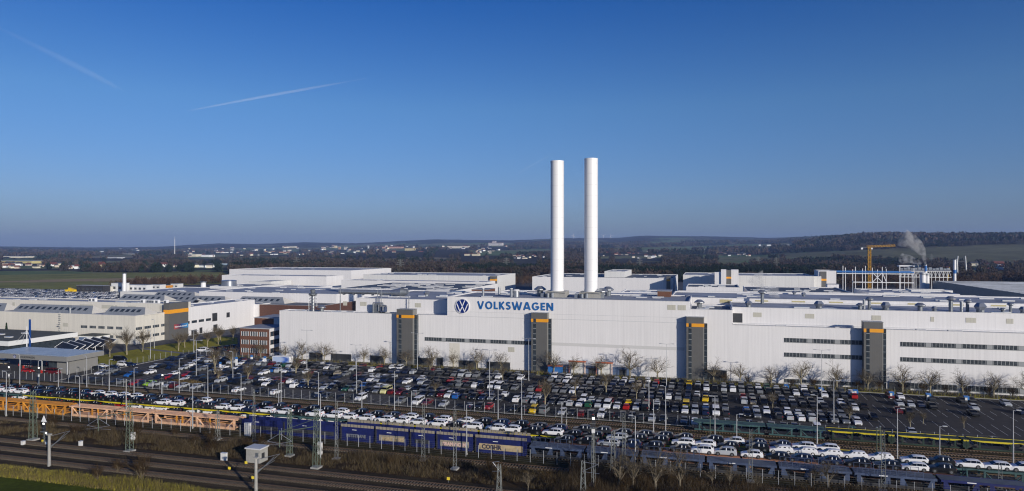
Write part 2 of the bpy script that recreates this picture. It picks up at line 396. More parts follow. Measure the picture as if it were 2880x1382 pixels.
sheet('lawn', [G(*q) for q in ((406, 979), (472, 968), (560, 957.5), (626, 947), (668, 950), (668, 968), (619, 976), (560, 987), (518, 992))][::-1], .020, 'turf')
sheet('lawn', [G(*q) for q in ((250, 1010), (300, 997), (384, 983), (450, 986), (505, 994), (507, 1001), (440, 1012), (400, 1020), (262, 1030))][::-1], .020, 'turf')
sheet('access_road', [(-262, 236), (-229, 236), (-224, 262), (-240, 300), (-262, 300)], .016, 'road_asphalt')
sheet('footpath', [G(*q) for q in ((384, 981), (406, 980), (518, 992.5), (507, 995))][::-1], .024, 'path_gravel')
# kerbs round the car park
b = MB(); b.box(-204.3, 330, 225.25, 225.45, 0, .13, 'concrete'); b.box(-204.3, -204.05, 171, 225.25, 0, .13, 'concrete'); b.box(-204, 330, 170.75, 170.95, 0, .13, 'concrete')
o = b.build('kerb', loc=(0, 0, 0), rz=TH); tag(o, None, None, kind='structure')

# ------------------------------------------------------------------ railway tracks
def track(t, s0, s1, rust=False):
    r = bpy.data.objects.new('railway_track', None); COL.objects.link(r); r.rotation_euler = (0, 0, TH); r.location = W(s0, t, 0); tag(r, None, None, kind='structure')
    L = s1 - s0
    b = MB(); b.hexa([(0, -2.0, .02), (L, -2.0, .02), (L, 2.0, .02), (0, 2.0, .02), (0, -1.5, .16), (L, -1.5, .16), (L, 1.5, .16), (0, 1.5, .16)], 'ballast'); b.build('ballast_bed', r)
    n = int(L / .62); x = np.arange(n) * .62
    base = np.array([(0, -1.3, .10), (.28, -1.3, .10), (.28, 1.3, .10), (0, 1.3, .10), (0, -1.3, .21), (.28, -1.3, .21), (.28, 1.3, .21), (0, 1.3, .21)])
    v = (base[None] + np.stack([x, 0 * x, 0 * x], -1)[:, None]).reshape(-1, 3)
    q = np.array([(4, 5, 6, 7), (0, 1, 5, 4), (1, 2, 6, 5), (2, 3, 7, 6), (3, 0, 4, 7)])
    f = (q[None] + (np.arange(n) * 8)[:, None, None]).reshape(-1, 4)
    o = link('sleepers', npmesh('sleepers', v, f, ['sleeper']), r); o['kind'] = 'stuff'
    for y in (-.75, .75):
        b = MB(); b.box(0, L, y - .035, y + .035, .205, .36, 'rail'); b.box(0, L, y - .07, y + .07, .20, .225, 'rail'); b.build('rail', r)
for t in (105.6, 110.2, 114.9): track(t, -240, 160)
for t in (129.6, 137.2, 141.0, 144.8, 148.6, 154.6, 158.6, 162.2, 167.0): track(t, -290, 160)

# ------------------------------------------------------------------ halls
def wall_openings(b, items, yoff, m):
    for (x0, x1, z0, z1) in items: b.box(x0, x1, yoff - .06, yoff + .1, z0, z1, m)
def hall(name, s0, s1, t0, t1, z0, z1, label, cat='factory hall', wall='white_cladding', roof='roof_frost', group=None, parapet=.35, nsky=0, roofm='skylight', cap='parapet'):
    """box hall with parapet, recessed roof and its rooflights; local x along s, y along t"""
    r = thing(name, s0, t0, z0, label, cat, group)
    Lx, Ly, H = s1 - s0, t1 - t0, z1 - z0
    b = MB()
    b.quad([(0, 0, 0), (Lx, 0, 0), (Lx, 0, H), (0, 0, H)], wall); b.quad([(Lx, 0, 0), (Lx, Ly, 0), (Lx, Ly, H), (Lx, 0, H)], wall)
    b.quad([(Lx, Ly, 0), (0, Ly, 0), (0, Ly, H), (Lx, Ly, H)], wall); b.quad([(0, Ly, 0), (0, 0, 0), (0, 0, H), (0, Ly, H)], wall)
    w_ = .35
    b.quad([(w_, w_, H - parapet), (w_, w_, H), (Lx - w_, w_, H), (Lx - w_, w_, H - parapet)], wall)
    b.quad([(w_, Ly - w_, H - parapet), (Lx - w_, Ly - w_, H - parapet), (Lx - w_, Ly - w_, H), (w_, Ly - w_, H)], wall)
    b.quad([(w_, w_, H - parapet), (w_, Ly - w_, H - parapet), (w_, Ly - w_, H), (w_, w_, H)], wall)
    b.quad([(Lx - w_, w_, H - parapet), (Lx - w_, w_, H), (Lx - w_, Ly - w_, H), (Lx - w_, Ly - w_, H - parapet)], wall)
    b.build('wall', r)
    b = MB()
    for x0, x1, y0, y1 in ((-.06, Lx + .06, -.06, w_), (-.06, Lx + .06, Ly - w_, Ly + .06), (-.06, w_, w_, Ly - w_), (Lx - w_, Lx + .06, w_, Ly - w_)):
        b.box(x0, x1, y0, y1, H + .003, H + .09, cap)
    b.build('parapet_cap', r)
    b = MB(); b.box(w_, Lx - w_, w_, Ly - w_, H - parapet - .4, H - parapet, roof); b.build('roof', r)
    k = 0
    for _ in range(nsky):
        x = random.uniform(2, max(2.1, Lx - 8)); y = random.uniform(2, max(2.1, Ly - 4)); b = MB(); L = random.uniform(2.5, 5)
        b.box(x, x + L, y, y + 1.6, H - parapet, H - parapet + .45, 'parapet', roofm); b.build('rooflight', r)
    return r
def part_box(r, name, x0, x1, y0, y1, z0, z1, m, top=None):
    b = MB(); b.box(x0, x1, y0, y1, z0, z1, m, top); return b.build(name, r)
TF = 233.0                                       # plane of the long facade
sL, sTop0, sTop1, sStep, sR = S(786, TF), S(1258, TF), S(1939, TF), S(2060, TF), 128.0
# left front hall
def ribbon(r, s_org, t_org, z_org, pieces, mod, name='ribbon_window', m='strip_glass', yl=0.0):
    """ribbon windows: pieces (s0,s1,z0,z1); panes split by pale posts every mod metres"""
    for (a, c, z0, z1) in pieces:
        b = MB(); x0, x1 = a - s_org, c - s_org
        b.box(x0, x1, yl - .05, yl + .12, z0 - z_org, z1 - z_org, m)
        fr = MB(); x = x0 + mod * .6; k = 0
        while x < x1 - .5:
            wd = .06
            if k % 8 == 7: wd = .75
            fr.box(x - wd, x + wd, yl - .075, yl + .1, z0 - z_org + .03, z1 - z_org - .03, 'pane_frame')
            x += mod; k += 1
        fr.box(x0, x1, yl - .11, yl - .04, z0 - z_org - .14, z0 - z_org - .004, 'pane_frame')
        o = b.build(name, r); fr.build('window_frame', o)
F1 = hall('factory_hall', sL, sTop0, TF, TF + 6.4, 0, 18.6, 'long white hall left of the blue lettering, its blank wall facing the parking', roof='roof_felt', nsky=5)
ribbon(F1, sL, TF, 0, [(S(1194.5, TF), sTop0 - .05, 9.15, 10.4)], 1.0)
F2 = hall('factory_hall', sTop0 + .004, sTop1, TF - .02, TF + 31, 0, 25.5, 'tallest white hall carrying the blue lettering and emblem below two chimneys', roof='roof_felt', nsky=0)
org = sTop0
ribbon(F2, org, TF - .02, 0, [(sTop0 + .05, S(1496, TF), 9.15, 10.4)], 1.0)
part_box(F2, 'grey_band', S(1551, TF) - org, S(1925, TF) - org, -.04, .1, 9.25, 10.3, 'grey_band')
part_box(F2, 'wall_joint', 0, sTop1 - org, -.05, .05, 18.35, 18.52, 'parapet')
part_box(F2, 'wall_joint', 0, sTop1 - org, -.04, .05, 20.1, 20.2, 'parapet')
for a, c in ((1877, 1900), (1906, 1929)): part_box(F2, 'louvre', S(a, TF) - org, S(c, TF) - org, -.06, .1, 22.6, 24.3, 'louvre')
part_box(F2, 'louvre', S(1429, TF) - org, S(1447, TF) - org, -.06, .1, 6.3, 8.0, 'louvre')
part_box(F2, 'gate', S(1264, TF) - org, S(1293, TF) - org, -.05, .1, 0.05, 8.6, 'cream_cladding')
for i in range(34):                             # clutter of low rooflights, laid in strips
    x = random.uniform(4, sTop1 - org - 9); y = random.choice((6, 10, 18, 22, 26)) + random.uniform(-.5, .5)
    if x < 56 and 9 < y < 20: continue
    if abs(x - (S(1567, 248) - org)) < 8 or abs(x - (S(1662, 248) - org)) < 9: continue
    part_box(F2, 'rooflight', x, x + random.uniform(2.5, 5), y, y + 1.4, 25.15, 25.5, 'parapet', 'skylight')
F3 = hall('factory_hall', sTop1 + .004, sStep, TF, TF + 20, 0, 23.0, 'white hall one step lower, right of the tallest hall', roof='roof_dark', nsky=6)
F4 = hall('factory_hall', sStep + .004, sR, TF + .01, TF + 6.4, 0, 18.2, 'long white front hall at the right with two rows of ribbon windows', roof='roof_felt', nsky=8)
p4 = []
for z0, z1 in ((13.3, 14.6), (8.7, 9.95)):
    p4 += [(S(2205, TF), S(2440, TF), z0, z1), (S(2532, TF), sR - .5, z0, z1)]
p4 += [(S(2205, TF), S(2430, TF), .5, 1.6), (S(2535, TF), sR - .5, .6, 2.2)]
ribbon(F4, sStep, TF + .01, 0, p4, 1.0)
FB = hall('factory_hall', sL + 30, sTop0 - .01, TF + 6.41, TF + 60, 0, 23.7, 'set back white hall behind the left front hall, with rooftop pipes', roof='roof_frost', nsky=14)
for a, c in ((965, 976), (1013, 1031), (1167, 1184)): part_box(FB, 'louvre', S(a, TF + 6.4) - sL - 30, S(c, TF + 6.4) - sL - 30, -.06, .1, 20.7, 22.3, 'louvre')
FC = hall('factory_hall', sStep + .01, sR + 30, TF + 6.42, TF + 33, 0, 23.5, 'set back white hall behind the right front hall, topped by ventilators', roof='roof_frost', nsky=16)
for a, c in ((2118, 2142), (2264, 2290), (2451, 2478), (2617, 2627), (2716, 2745), (2830, 2850)): part_box(FC, 'louvre', S(a, 239.4) - sStep, S(c, 239.4) - sStep, -.06, .1, 20.4, 21.9, 'louvre')
part_box(FC, 'gate', S(2061, 239.4) - sStep, S(2088, 239.4) - sStep, -.05, .1, 18.4, 21.5, 'dark_door')
FD = hall('factory_hall', sTop1 - 8, sR + 30, TF + 33.1, TF + 70, 0, 24.6, 'long white hall strip behind the ventilators with ochre louvres', roof='roof_frost', nsky=20)
for i in range(12): part_box(FD, 'louvre', 18 + i * 12.5, 22.5 + i * 12.5, -.06, .1, 22.9, 24.1, 'ochre_louvre')
hall('factory_hall', sTop0 + 2, sTop1 - 10, TF + 33, TF + 70, 0, 23.9, 'flat white hall hidden behind the two chimneys', roof='roof_frost', nsky=20)
hall('factory_hall', sTop1 - 8.5, sR - 15, TF + 71, TF + 112, 0, 22.4, 'wide hall with dark blue grey roof behind the ochre louvres', roof='roof_dark', nsky=26)

# stair towers on the facade
def tower(pxa, pxb, label, win=(.13, .31)):
    t0 = TF - 2.6; a, c = S(pxa, t0), S(pxb, t0); wd = c - a
    r = thing('stair_tower', a, t0, 0, label, 'stair tower', 'grey stair towers on the long facade')
    part_box(r, 'tower_body', 0, wd, 0, 3.6, .02, 20.6, 'grey_cladding')
    part_box(r, 'tower_side', wd + .003, wd + .25, .25, 3.4, .02, 20.55, 'light_grey_cladding')
    b = MB(); b.box(-.08, wd + .33, -.08, 3.7, 20.61, 20.72, 'galvanised'); b.build('roof_edge', r)
    b = MB(); b.box(-.03, wd * win[0], -.05, .1, 17.5, 18.6, 'orange_band'); b.box(wd * win[1], wd + .29, -.05, .2, 17.5, 18.6, 'orange_band'); b.box(wd + .2, wd + .29, .2, 3.4, 17.5, 18.6, 'orange_band'); b.build('orange_band', r)
    b = MB(); b.box(wd * win[0], wd * win[1], -.045, .1, .3, 18.62, 'window_glass'); g = b.build('stair_window', r)
    b = MB()
    for k in range(10): b.box(wd * win[0], wd * win[1], -.07, .1, .3 + k * 1.86, .3 + k * 1.86 + .16, 'pane_frame')
    b.build('window_frame', g)
    b = MB(); b.box(wd + .26, wd + 1.25, 1.0, 2.595, .3, 18.6, 'window_glass'); g = b.build('stair_window', r)
    b = MB()
    for k in range(10): b.box(wd + .27, wd + 1.28, .96, 1.1, .3 + k * 1.86, .3 + k * 1.86 + .14, 'dull_metal')
    b.build('window_frame', g)
tower(1115.5, 1160, 'grey stair tower with orange band left of the round emblem')
tower(1494, 1538, 'grey stair tower with orange band under the last letters of the lettering')
tower(1930.5, 1978, 'grey stair tower with orange band where the tall hall steps down')
tower(2429.7, 2482, 'grey stair tower with orange band between the two rows of ribbon windows')

# lettering, drawn as strokes
def stroke_poly(path, wd, closed=False):
    P = [Vector(p) for p in path]; n = len(P); Lf, Rt = [], []
    for i in range(n):
        a = P[i - 1] if (i > 0 or closed) else None; c = P[(i + 1) % n] if (i < n - 1 or closed) else None
        d1 = (P[i] - a).normalized() if a is not None else None; d2 = (c - P[i]).normalized() if c is not None else None
        d1 = d1 or d2; d2 = d2 or d1
        n1 = Vector((-d1.y, d1.x)); n2 = Vector((-d2.y, d2.x)); m_ = (n1 + n2).normalized(); k = wd / 2 / max(.35, m_.dot(n1))
        Lf.append(P[i] + m_ * k); Rt.append(P[i] - m_ * k)
    return Lf, Rt
def stroke(b, path, wd, depth, m, closed=False, org=(0, 0), sc_=1.0):
    Lf, Rt = stroke_poly(path, wd, closed); n = len(Lf); rg = range(n if closed else n - 1)
    q = lambda p, y: (org[0] + p.x * sc_, -y, org[1] + p.y * sc_)
    for i in rg:
        j = (i + 1) % n
        b.hexa([q(Lf[i], 0), q(Rt[i], 0), q(Rt[j], 0), q(Lf[j], 0), q(Lf[i], depth), q(Rt[i], depth), q(Rt[j], depth), q(Lf[j], depth)], m)
def arc(cx, cy, rx, ry, a0, a1, n=16): return [(cx + rx * math.cos(R(a0 + (a1 - a0) * i / n)), cy + ry * math.sin(R(a0 + (a1 - a0) * i / n))) for i in range(n + 1)]
ws = .24
LET = {'V': (1.0, [[(.10, 1), (.46, .06), (.54, .06), (.90, 1)]]), 'L': (.62, [[(.14, 1), (.14, .11), (.6, .11)]]), 'K': (.84, [[(.13, 1), (.13, 0)], [(.72, 1), (.24, .52)], [(.26, .56), (.76, 0)]]),
       'W': (1.5, [[(.09, 1), (.40, .06), (.48, .06), (.75, .86), (1.02, .06), (1.10, .06), (1.41, 1)]]), 'A': (1.06, [[(.10, 0), (.47, .94), (.59, .94), (.96, 0)], [(.24, .26), (.82, .26)]]),
       'E': (.66, [[(.64, .89), (.13, .89), (.13, .11), (.64, .11)], [(.13, .5), (.58, .5)]]), 'N': (.98, [[(.13, 0), (.13, 1)], [(.17, .93), (.81, .07)], [(.85, 0), (.85, 1)]]),
       'O': (1.12, [arc(.56, .5, .42, .42, 0, 345, 23)]), 'G': (1.10, [arc(.55, .5, .42, .42, 42, 355, 22), [(.58, .44), (1.0, .44)]]),
       'S': (.72, [arc(.36, .73, .22, .19, 20, 270, 12) + arc(.36, .29, .23, .21, 80, -160, 12)[1:]])}
def word(r, text, H, gap, x0, x1, z0, yo, depth, m, part='letter'):
    tot = sum(LET[c][0] for c in text) + gap * (len(text) - 1); sx = (x1 - x0) / tot; x = x0
    for ci, c in enumerate(text):
        wd, ps = LET[c]; b = MB()
        for k, p in enumerate(ps):
            closed = c == 'O'
            P2 = [(a * sx / H, h) for a, h in p]
            stroke(b, P2, .205, depth + .004 * k, m, closed, (x, z0), H)
        o = b.build(part, r); o.location = (0, yo, 0)
        x += (wd + gap) * sx
def emblem(r, cx, cz, rad, yo, depth=.3):
    def disc(r0, y, m, nm, n=40):
        b = MB(); ring = [(cx + r0 * math.cos(2 * math.pi * k / n), cz + r0 * math.sin(2 * math.pi * k / n)) for k in range(n)]
        b.prism(ring, yo - y, yo, m); return b.build(nm, r)
    disc(rad, depth, 'white_paint', 'white_rim'); disc(rad * .92, depth + .02, 'emblem_blue', 'blue_disc')
    b = MB(); k = rad * .90; kw = .135
    for i, p in enumerate(([(-.40, .86), (-.075, .13), (.075, .13), (.40, .86)], [(-.86, .36), (-.36, -.80), (0, -.06), (.36, -.80), (.86, .36)])):
        stroke(b, p, kw, depth + .05 + .01 * i, 'white_paint', False, (cx, cz), k)
    o = b.build('monogram', r); o.location = (0, yo, 0)
tz = lambda px, py: Zat(px, py, TF)
rS = thing('wall_lettering', S(1343, TF - .1), TF - .1, 0, 'big blue capital letters spelling the company name high on white wall', 'sign')
o0 = S(1343, TF - .1); word(rS, 'VOLKSWAGEN', 2.75, .17, 0, S(1557, TF) - o0, 21.35, 0, .12, 'letter_blue')
ec = S(1301, TF - .1); rE = thing('round_emblem', ec, TF - .1, 0, 'round blue and white emblem at the left end of the lettering', 'emblem'); emblem(rE, 0, tz(1301, 861.3), 2.72, 0)

# ------------------------------------------------------------------ chimneys
def chimney(px, ztop, label):
    s = S(px, 248); r = thing('chimney', s, 248, 25.15, label, 'chimney', 'the two white chimneys')
    b = MB(); b.lathe([(2.5, 2.2), (2.5, 2.9), (2.44, 2.95)] + [(2.44, z) for z in (14, 26, 38, ztop - 25.9)] + [(2.5, ztop - 25.85), (2.5, ztop - 25.2)], 40, 'chimney_paint'); o = b.build('shaft', r, True)
    b = MB(); b.lathe([(2.46, ztop - 25.19), (2.2, ztop - 25.18), (2.2, ztop - 25.15)], 40, 'dark_door'); b.build('mouth', r, True)
    b = MB()
    for z in np.arange(6, ztop - 27, 3.9): b.lathe([(2.442, z), (2.452, z + .01), (2.452, z + .05), (2.442, z + .06)], 40, 'parapet')
    b.build('shell_joint', r)
    b = MB(); b.box(-3.8, 3.8, -3.2, 3.4, 0, 2.2, 'concrete'); b.build('plinth', r)
    b = MB(); b.box(-5.6, -4.3, -3, -1, 0, 1.4, 'galvanised'); b.tube((-2.6, -3.9, 0), (-2.6, -3.9, 1.5), .55, .55, 12, 'galvanised'); b.tube((-.9, -3.9, 0), (-.9, -3.9, 1.7), .55, .55, 12, 'galvanised'); b.tube((-3, -3.3, 1.9), (3.6, -3.3, 1.6), .12, .12, 6, 'dull_metal'); b.build('equipment', r)
    b = MB()
    for x in (-.2, .2): b.tube((2.3 + 0, 1.2 + x, 2.3), (2.3, 1.2 + x, ztop - 25.4), .03, .03, 4, 'galvanised')
    b.build('ladder', r)
chimney(1567, 75.6, 'tall plain white cylindrical chimney, left of the pair')
chimney(1662.3, 76.0, 'tall plain white cylindrical chimney, right of the pair')

# ------------------------------------------------------------------ roof equipment
def ventilator(s, t, z, d, kind, label, grp='sheet metal ventilators on the hall roofs'):
    r = thing('roof_ventilator', s, t, z, label, 'roof ventilator', grp, rz=random.uniform(0, .3))
    if kind == 'hex':
        b = MB(); b.lathe([(.30 * d, 0), (.30 * d, .22 * d)], 8, 'dull_metal'); b.build('base', r)
        b = MB(); b.lathe([(.28 * d, .2 * d), (.5 * d, .5 * d), (.28 * d, .78 * d)], 6, 'galvanised'); b.build('hood', r)
    elif kind == 'hat':
        b = MB(); b.lathe([(.24 * d, 0), (.24 * d, .55 * d)], 10, 'dull_metal'); b.build('base', r)
        b = MB(); b.lathe([(.40 * d, .45 * d), (.5 * d, .5 * d), (.5 * d, .58 * d), (.2 * d, .80 * d)], 12, 'galvanised'); b.build('hood', r)
    elif kind == 'tallhat':
        b = MB(); b.lathe([(.20 * d, 0), (.20 * d, 1.15 * d)], 10, 'dull_metal'); b.build('base', r)
        b = MB(); b.lathe([(.2 * d, 1.1 * d), (.5 * d, 1.3 * d), (.5 * d, 1.38 * d), (.25 * d, 1.6 * d)], 12, 'galvanised'); b.build('hood', r)
    else:
        b = MB(); b.lathe([(d, 0), (d, 3.2)], 12, 'galvanised'); b.build('pipe', r)
        b = MB(); b.lathe([(d * 1.12, 3.0), (d * 1.12, 3.25)], 12, 'parapet'); b.build('collar', r)
VENT = [(2303, 245.5, 23.2, 3.2, 'hex', 'dented six sided ventilator above the first beige louvres of the right hall'), (2419, 246, 23.2, 2.6, 'hat', 'mushroom shaped ventilator left of the slim steel pipe'), (2445, 247, 23.2, 2.5, 'tallhat', 'tall hooded ventilator just right of the slim steel pipe'),
        (2491, 245, 23.2, 3.3, 'hex', 'wide six sided ventilator above the stair tower at the right'), (2588, 245.5, 23.2, 3.2, 'hat', 'broad mushroom ventilator on dark footing on the right hall'), (2628, 245, 23.2, 2.0, 'hex', 'small six sided ventilator beside the broad mushroom one'),
        (2674, 245.5, 23.2, 3.0, 'tallhat', 'tall hooded ventilator left of the thick steel pipe'), (2721, 247, 23.2, 2.4, 'tallhat', 'tall hooded ventilator right of the thick steel pipe'), (2757, 244, 23.2, 3.8, 'hex', 'largest six sided ventilator near the right end of the roof'),
        (2820, 244, 23.2, 2.0, 'hat', 'small mushroom ventilator beside the half round one at the right'), (2842, 244.5, 23.2, 2.0, 'tallhat', 'slender hooded ventilator near the right picture edge'), (2878, 245, 23.2, 2.6, 'hex', 'six sided ventilator cut by the right picture edge'),
        (2105, 246, 23.2, 2.6, 'hex', 'lone six sided ventilator above the dark gate'), (2144, 262, 23.2, 3.1, 'tallhat', 'steaming tall hooded ventilator right of the dark gate'), (1932, 262, 24.3, 1.9, 'hex', 'small six sided ventilator behind the right end of the tall hall'),
        (1967, 243, 22.65, 3.6, 'hat', 'broad double ventilator on the stepped hall roof'), (1519, 251, 25.15, 4.6, 'hat', 'flat wide ventilator left of the left chimney'), (1692, 247, 25.15, 4.4, 'hat', 'wide mushroom ventilator right of the right chimney'), (1710, 258, 25.15, 4.4, 'hat', 'wide ventilator half hidden behind the one beside the right chimney'),
        (905, 236, 18.25, 3.2, 'hat', 'squat ventilator beside the lattice duct tower on the left hall'), (1200, 262, 23.35, 2.8, 'hex', 'six sided ventilator left of the emblem on the set back hall'), (2430, 247, 23.2, .42, 'pipe', 'slim steel pipe between two ventilators on the right hall'), (2704, 245.6, 23.2, .45, 'pipe', 'thick steel pipe between two hooded ventilators'),
        (1359, 241, 25.15, .45, 'pipe', 'steel pipe above the first letters of the lettering'), (1404, 249, 25.15, .45, 'pipe', 'steel pipe further back above the lettering'), (1438, 242, 25.15, .55, 'pipe', 'thick steel pipe beside the blue duct above the lettering'),
        (2260, 290, 24.3, 1.9, 'hex', 'small ventilator on the dark roof behind the long hall, left one'), (2234, 300, 24.3, 1.9, 'hex', 'small ventilator on the dark roof behind the long hall, far left')]
for px, t, z, d, k, lb in VENT: ventilator(S(px, t), t, z, d, k, lb)
# blue duct and low boxes on the big roof
r = thing('roof_duct', S(1452, 243), 243, 25.15, 'shiny blue grey bent duct beside the steel pipe above the lettering', 'duct')
b = MB(); b.lathe([(1.15, 0), (1.15, 2.3)], 14, 'galvanised'); b.build('duct', r, True); b = MB(); b.lathe([(1.3, 2.2), (1.3, 2.6), (.9, 2.9)], 14, 'parapet'); b.build('collar', r)
# lattice duct tower on the left hall
r = thing('duct_tower', S(880, 237.5), 237.5, 18.25, 'steel lattice tower carrying a hooded duct on the left hall roof', 'duct tower')
b = MB()
for x in (-1.1, 1.1):
    for y in (-1.1, 1.1): b.tube((x, y, 0), (x, y, 6.2), .09, .09, 4, 'galvanised')
for k in range(5):
    z = k * 1.24
    for (p, q) in (((-1.1, -1.1), (1.1, -1.1)), ((1.1, -1.1), (1.1, 1.1)), ((-1.1, 1.1), (-1.1, -1.1))):
        b.tube((*p, z), (*q, z + 1.24), .06, .06, 4, 'galvanised'); b.tube((*p, z + 1.24), (*q, z + 1.24), .06, .06, 4, 'galvanised')
b.build('lattice', r)
b = MB(); b.tube((0, 0, 0), (0, 0, 7), .6, .6, 12, 'galvanised'); b.lathe([(.7, 6.0), (1.7, 6.7), (1.7, 6.9), (.8, 7.5), (1.0, 8.4), (.6, 8.7)], 10, 'dull_metal'); b.build('duct', r)
for px, t, z0, h, lb in ((957, 237, 18.25, 9.4, 'thin tall vent mast at the foot of the left set back wall'), (1150, 238.0, 18.25, 9.0, 'thin tall vent mast just left of the grey stair tower roof'), (1062, 238.5, 18.25, 8.6, 'dark slim flue beside the bright one on the left hall'), (1072, 238.2, 18.25, 8.8, 'bright slim flue above the filter unit on the left hall')):
    r = thing('vent_mast', S(px, t), t, z0, lb, 'flue'); b = MB(); b.tube((0, 0, 0), (0, 0, h), .17, .15, 8, 'galvanised'); b.build('pipe', r); b = MB(); b.lathe([(.26, h * .45), (.26, h * .47)], 8, 'dull_metal'); b.lathe([(.26, h), (.26, h + .15)], 8, 'dull_metal'); b.build('collar', r)
r = thing('filter_unit', S(1050, 237.5), 237.5, 18.25, 'blue grey filter unit with bent silver ducts on the left hall roof', 'filter unit')
b = MB(); b.box(0, 2.6, -.8, .8, 0, 3.4, 'dull_metal'); b.box(3, 5.4, -.7, .9, .6, 2.6, 'slate_steel'); b.build('casing', r)
b = MB()
for p, q in (((.5, -1.1, .3), (.5, -1.1, 4.0)), ((.5, -1.1, 4.0), (4.6, -1.1, 4.0)), ((4.6, -1.1, 4.0), (4.6, -1.1, 1.2)), ((2.9, -1.2, 1.0), (2.9, -1.2, 3.4)), ((2.9, -1.2, 3.4), (6.2, -1.2, 3.0))): b.tube(p, q, .26, .26, 8, 'galvanised')
b.build('duct', r); b = MB(); b.box(-.5, 10, -2.0, 1.6, .0, .18, 'dull_metal'); b.build('platform', r)
# ------------------------------------------------------------------ left works building with the grey corner tower
sW = -247.5
LH = hall('works_hall', -400, sW, 247, 267, 0, 12.9, 'cream lower hall at the left with two rows of dark office windows', wall='cream_cladding', roof='roof_frost')
x0 = -400
for a, c in ((228, 245.5), (252.5, 270), (277, 294.5), (302, 319), (327, 344)):
    for z0, z1 in ((6.5, 7.7), (2.5, 3.7)):
        if a < 240 and z0 < 5: continue
        o = part_box(LH, 'window', S(a, 247) - x0, S(c, 247) - x0, -.05, .1, z0, z1, 'window_glass')
        b = MB(); xa, xc = S(a, 247) - x0, S(c, 247) - x0
        for k in range(6): x = xa + (xc - xa) * k / 5; b.box(x - .06, x + .06, -.08, .05, z0 - .03, z1 + .03, 'pane_frame')
        b.build('window_frame', o)
part_box(LH, 'louvre', S(177, 247) - x0, S(191, 247) - x0, -.05, .1, 6.8, 8.5, 'louvre')
def Tv(px, s):                                   # t where photo column px meets the plane s
    k = (px - 1440) / FPX; return s * (CU - k * SU) / (k * CU + SU)
for a, c in ((382, 399), (406, 424), (429.5, 447), (453, 469)):
    for z0, z1 in ((6.4, 7.6), (2.4, 3.6)):
        t0, t1 = Tv(a, sW) - 247, Tv(c, sW) - 247; o = part_box(LH, 'window', sW - x0 - .1, sW - x0 + .05, t0, t1, z0, z1, 'window_glass')
        b = MB()
        for k in range(5): y = t0 + (t1 - t0) * k / 4; b.box(sW - x0 + .0, sW - x0 + .09, y - .06, y + .06, z0 - .03, z1 + .03, 'pane_frame')
        b.build('window_frame', o)
LU = hall('works_hall', -520, sW, 267.01, 281, 0, 16.7, 'cream taller hall behind the two ridge roofs, meeting the grey corner tower', wall='cream_cladding', roof='roof_frost', nsky=12)
for a, c in ((35, 42), (224, 242), (242.5, 262), (286, 320), (324, 330), (360, 382), (449, 462)):
    part_box(LU, 'louvre', S(a, 267) + 520, S(c, 267) + 520, -.06, .1, 13.6 if a < 400 else 13.1, 15.3 if a < 400 else 15.9, 'louvre')
for i, px in enumerate((249, 259, 395, 411, 418, 425, 436, 460)):
    r = thing('roof_fan', S(px, 270), 270, 16.3, 'small white roof fan box, %s from the left along the cream hall edge' % nth(i + 1), 'roof fan', 'roof fans on the cream hall')
    part_box(r, 'casing', 0, 1.7, 0, 1.5, 0, 1.9, 'white_paint'); part_box(r, 'grille', .2, 1.5, -.04, -.005, .4, 1.5, 'dull_metal')
def lantern(s0, s1, t, wd, z, h, label, n, grp='grey ridge rooflights'):
    r = thing('ridge_rooflight', s0, t, z, label, 'ridge rooflight', grp); L = s1 - s0; e = wd * .45
    b = MB(); b.quad([(0, 0, 0), (L, 0, 0), (L - e, wd / 2, h), (e * .0, wd / 2, h)], 'lantern_sheet'); b.quad([(L, wd, 0), (0, wd, 0), (0, wd / 2, h), (L - e, wd / 2, h)], 'lantern_sheet'); b.quad([(L, 0, 0), (L, wd, 0), (L - e, wd / 2, h)], 'cream_cladding'); b.quad([(0, wd, 0), (0, 0, 0), (0, wd / 2, h)], 'cream_cladding')
    b.build('sloping_roof', r); b = MB()
    for k in range(n):
        x = 1.5 + (L - 5) * k / n; f0, f1 = .35, .7
        b.quad([(x, wd / 2 * f0, h * f0 + .06), (x + 1.9, wd / 2 * f0, h * f0 + .06), (x + 1.9, wd / 2 * f1, h * f1 + .06), (x, wd / 2 * f1, h * f1 + .06)], 'window_glass')
    b.build('skylight', r)
lantern(S(34, 252), S(258, 252), 252, 9, 12.55, 3.3, 'long grey ridge rooflight on the cream hall, left one of two', 12)
lantern(S(290, 252), S(407, 252), 252, 9, 12.55, 3.3, 'shorter grey ridge rooflight on the cream hall near the grey tower', 6)
lantern(S(-80, 252), S(12, 252), 252, 9, 12.55, 3.3, 'grey ridge rooflight on the cream hall cut by the left picture edge', 4)
r = thing('stove_pipe', S(197, 250), 250, 12.5, 'silver pipe with cap in front of the long ridge rooflight', 'flue'); b = MB(); b.tube((0, 0, 0), (0, 0, 3.0), .35, .35, 10, 'galvanised'); b.build('pipe', r); b = MB(); b.lathe([(.6, 2.7), (.6, 3.3)], 10, 'dull_metal'); b.build('collar', r)
r = thing('wall_ladder', S(169, 246.8), 246.6, 0, 'caged steel ladder running up the cream hall wall', 'ladder'); b = MB()
for x in (-.3, .3): b.tube((x, 0, 0), (x, 0, 13.6), .05, .05, 4, 'galvanised')
for z in np.arange(.4, 13.4, .6): b.tube((-.3, 0, z), (.3, 0, z), .04, .04, 4, 'galvanised')
b.build('ladder_rails', r); b = MB()
for z in np.arange(2.5, 13.8, .9): b.lathe([(.55, z), (.58, z + .1)], 8, 'galvanised')
b.box(-.9, .5, -.9, .3, 7, 7.15, 'galvanised'); b.box(-.9, .5, -.9, -.85, 7.9, 8, 'galvanised'); b.build('cage', r)
r = thing('corner_tower', sW - .5, 264.0, 0, 'dark grey corner tower with orange band and a colourful banner', 'tower')
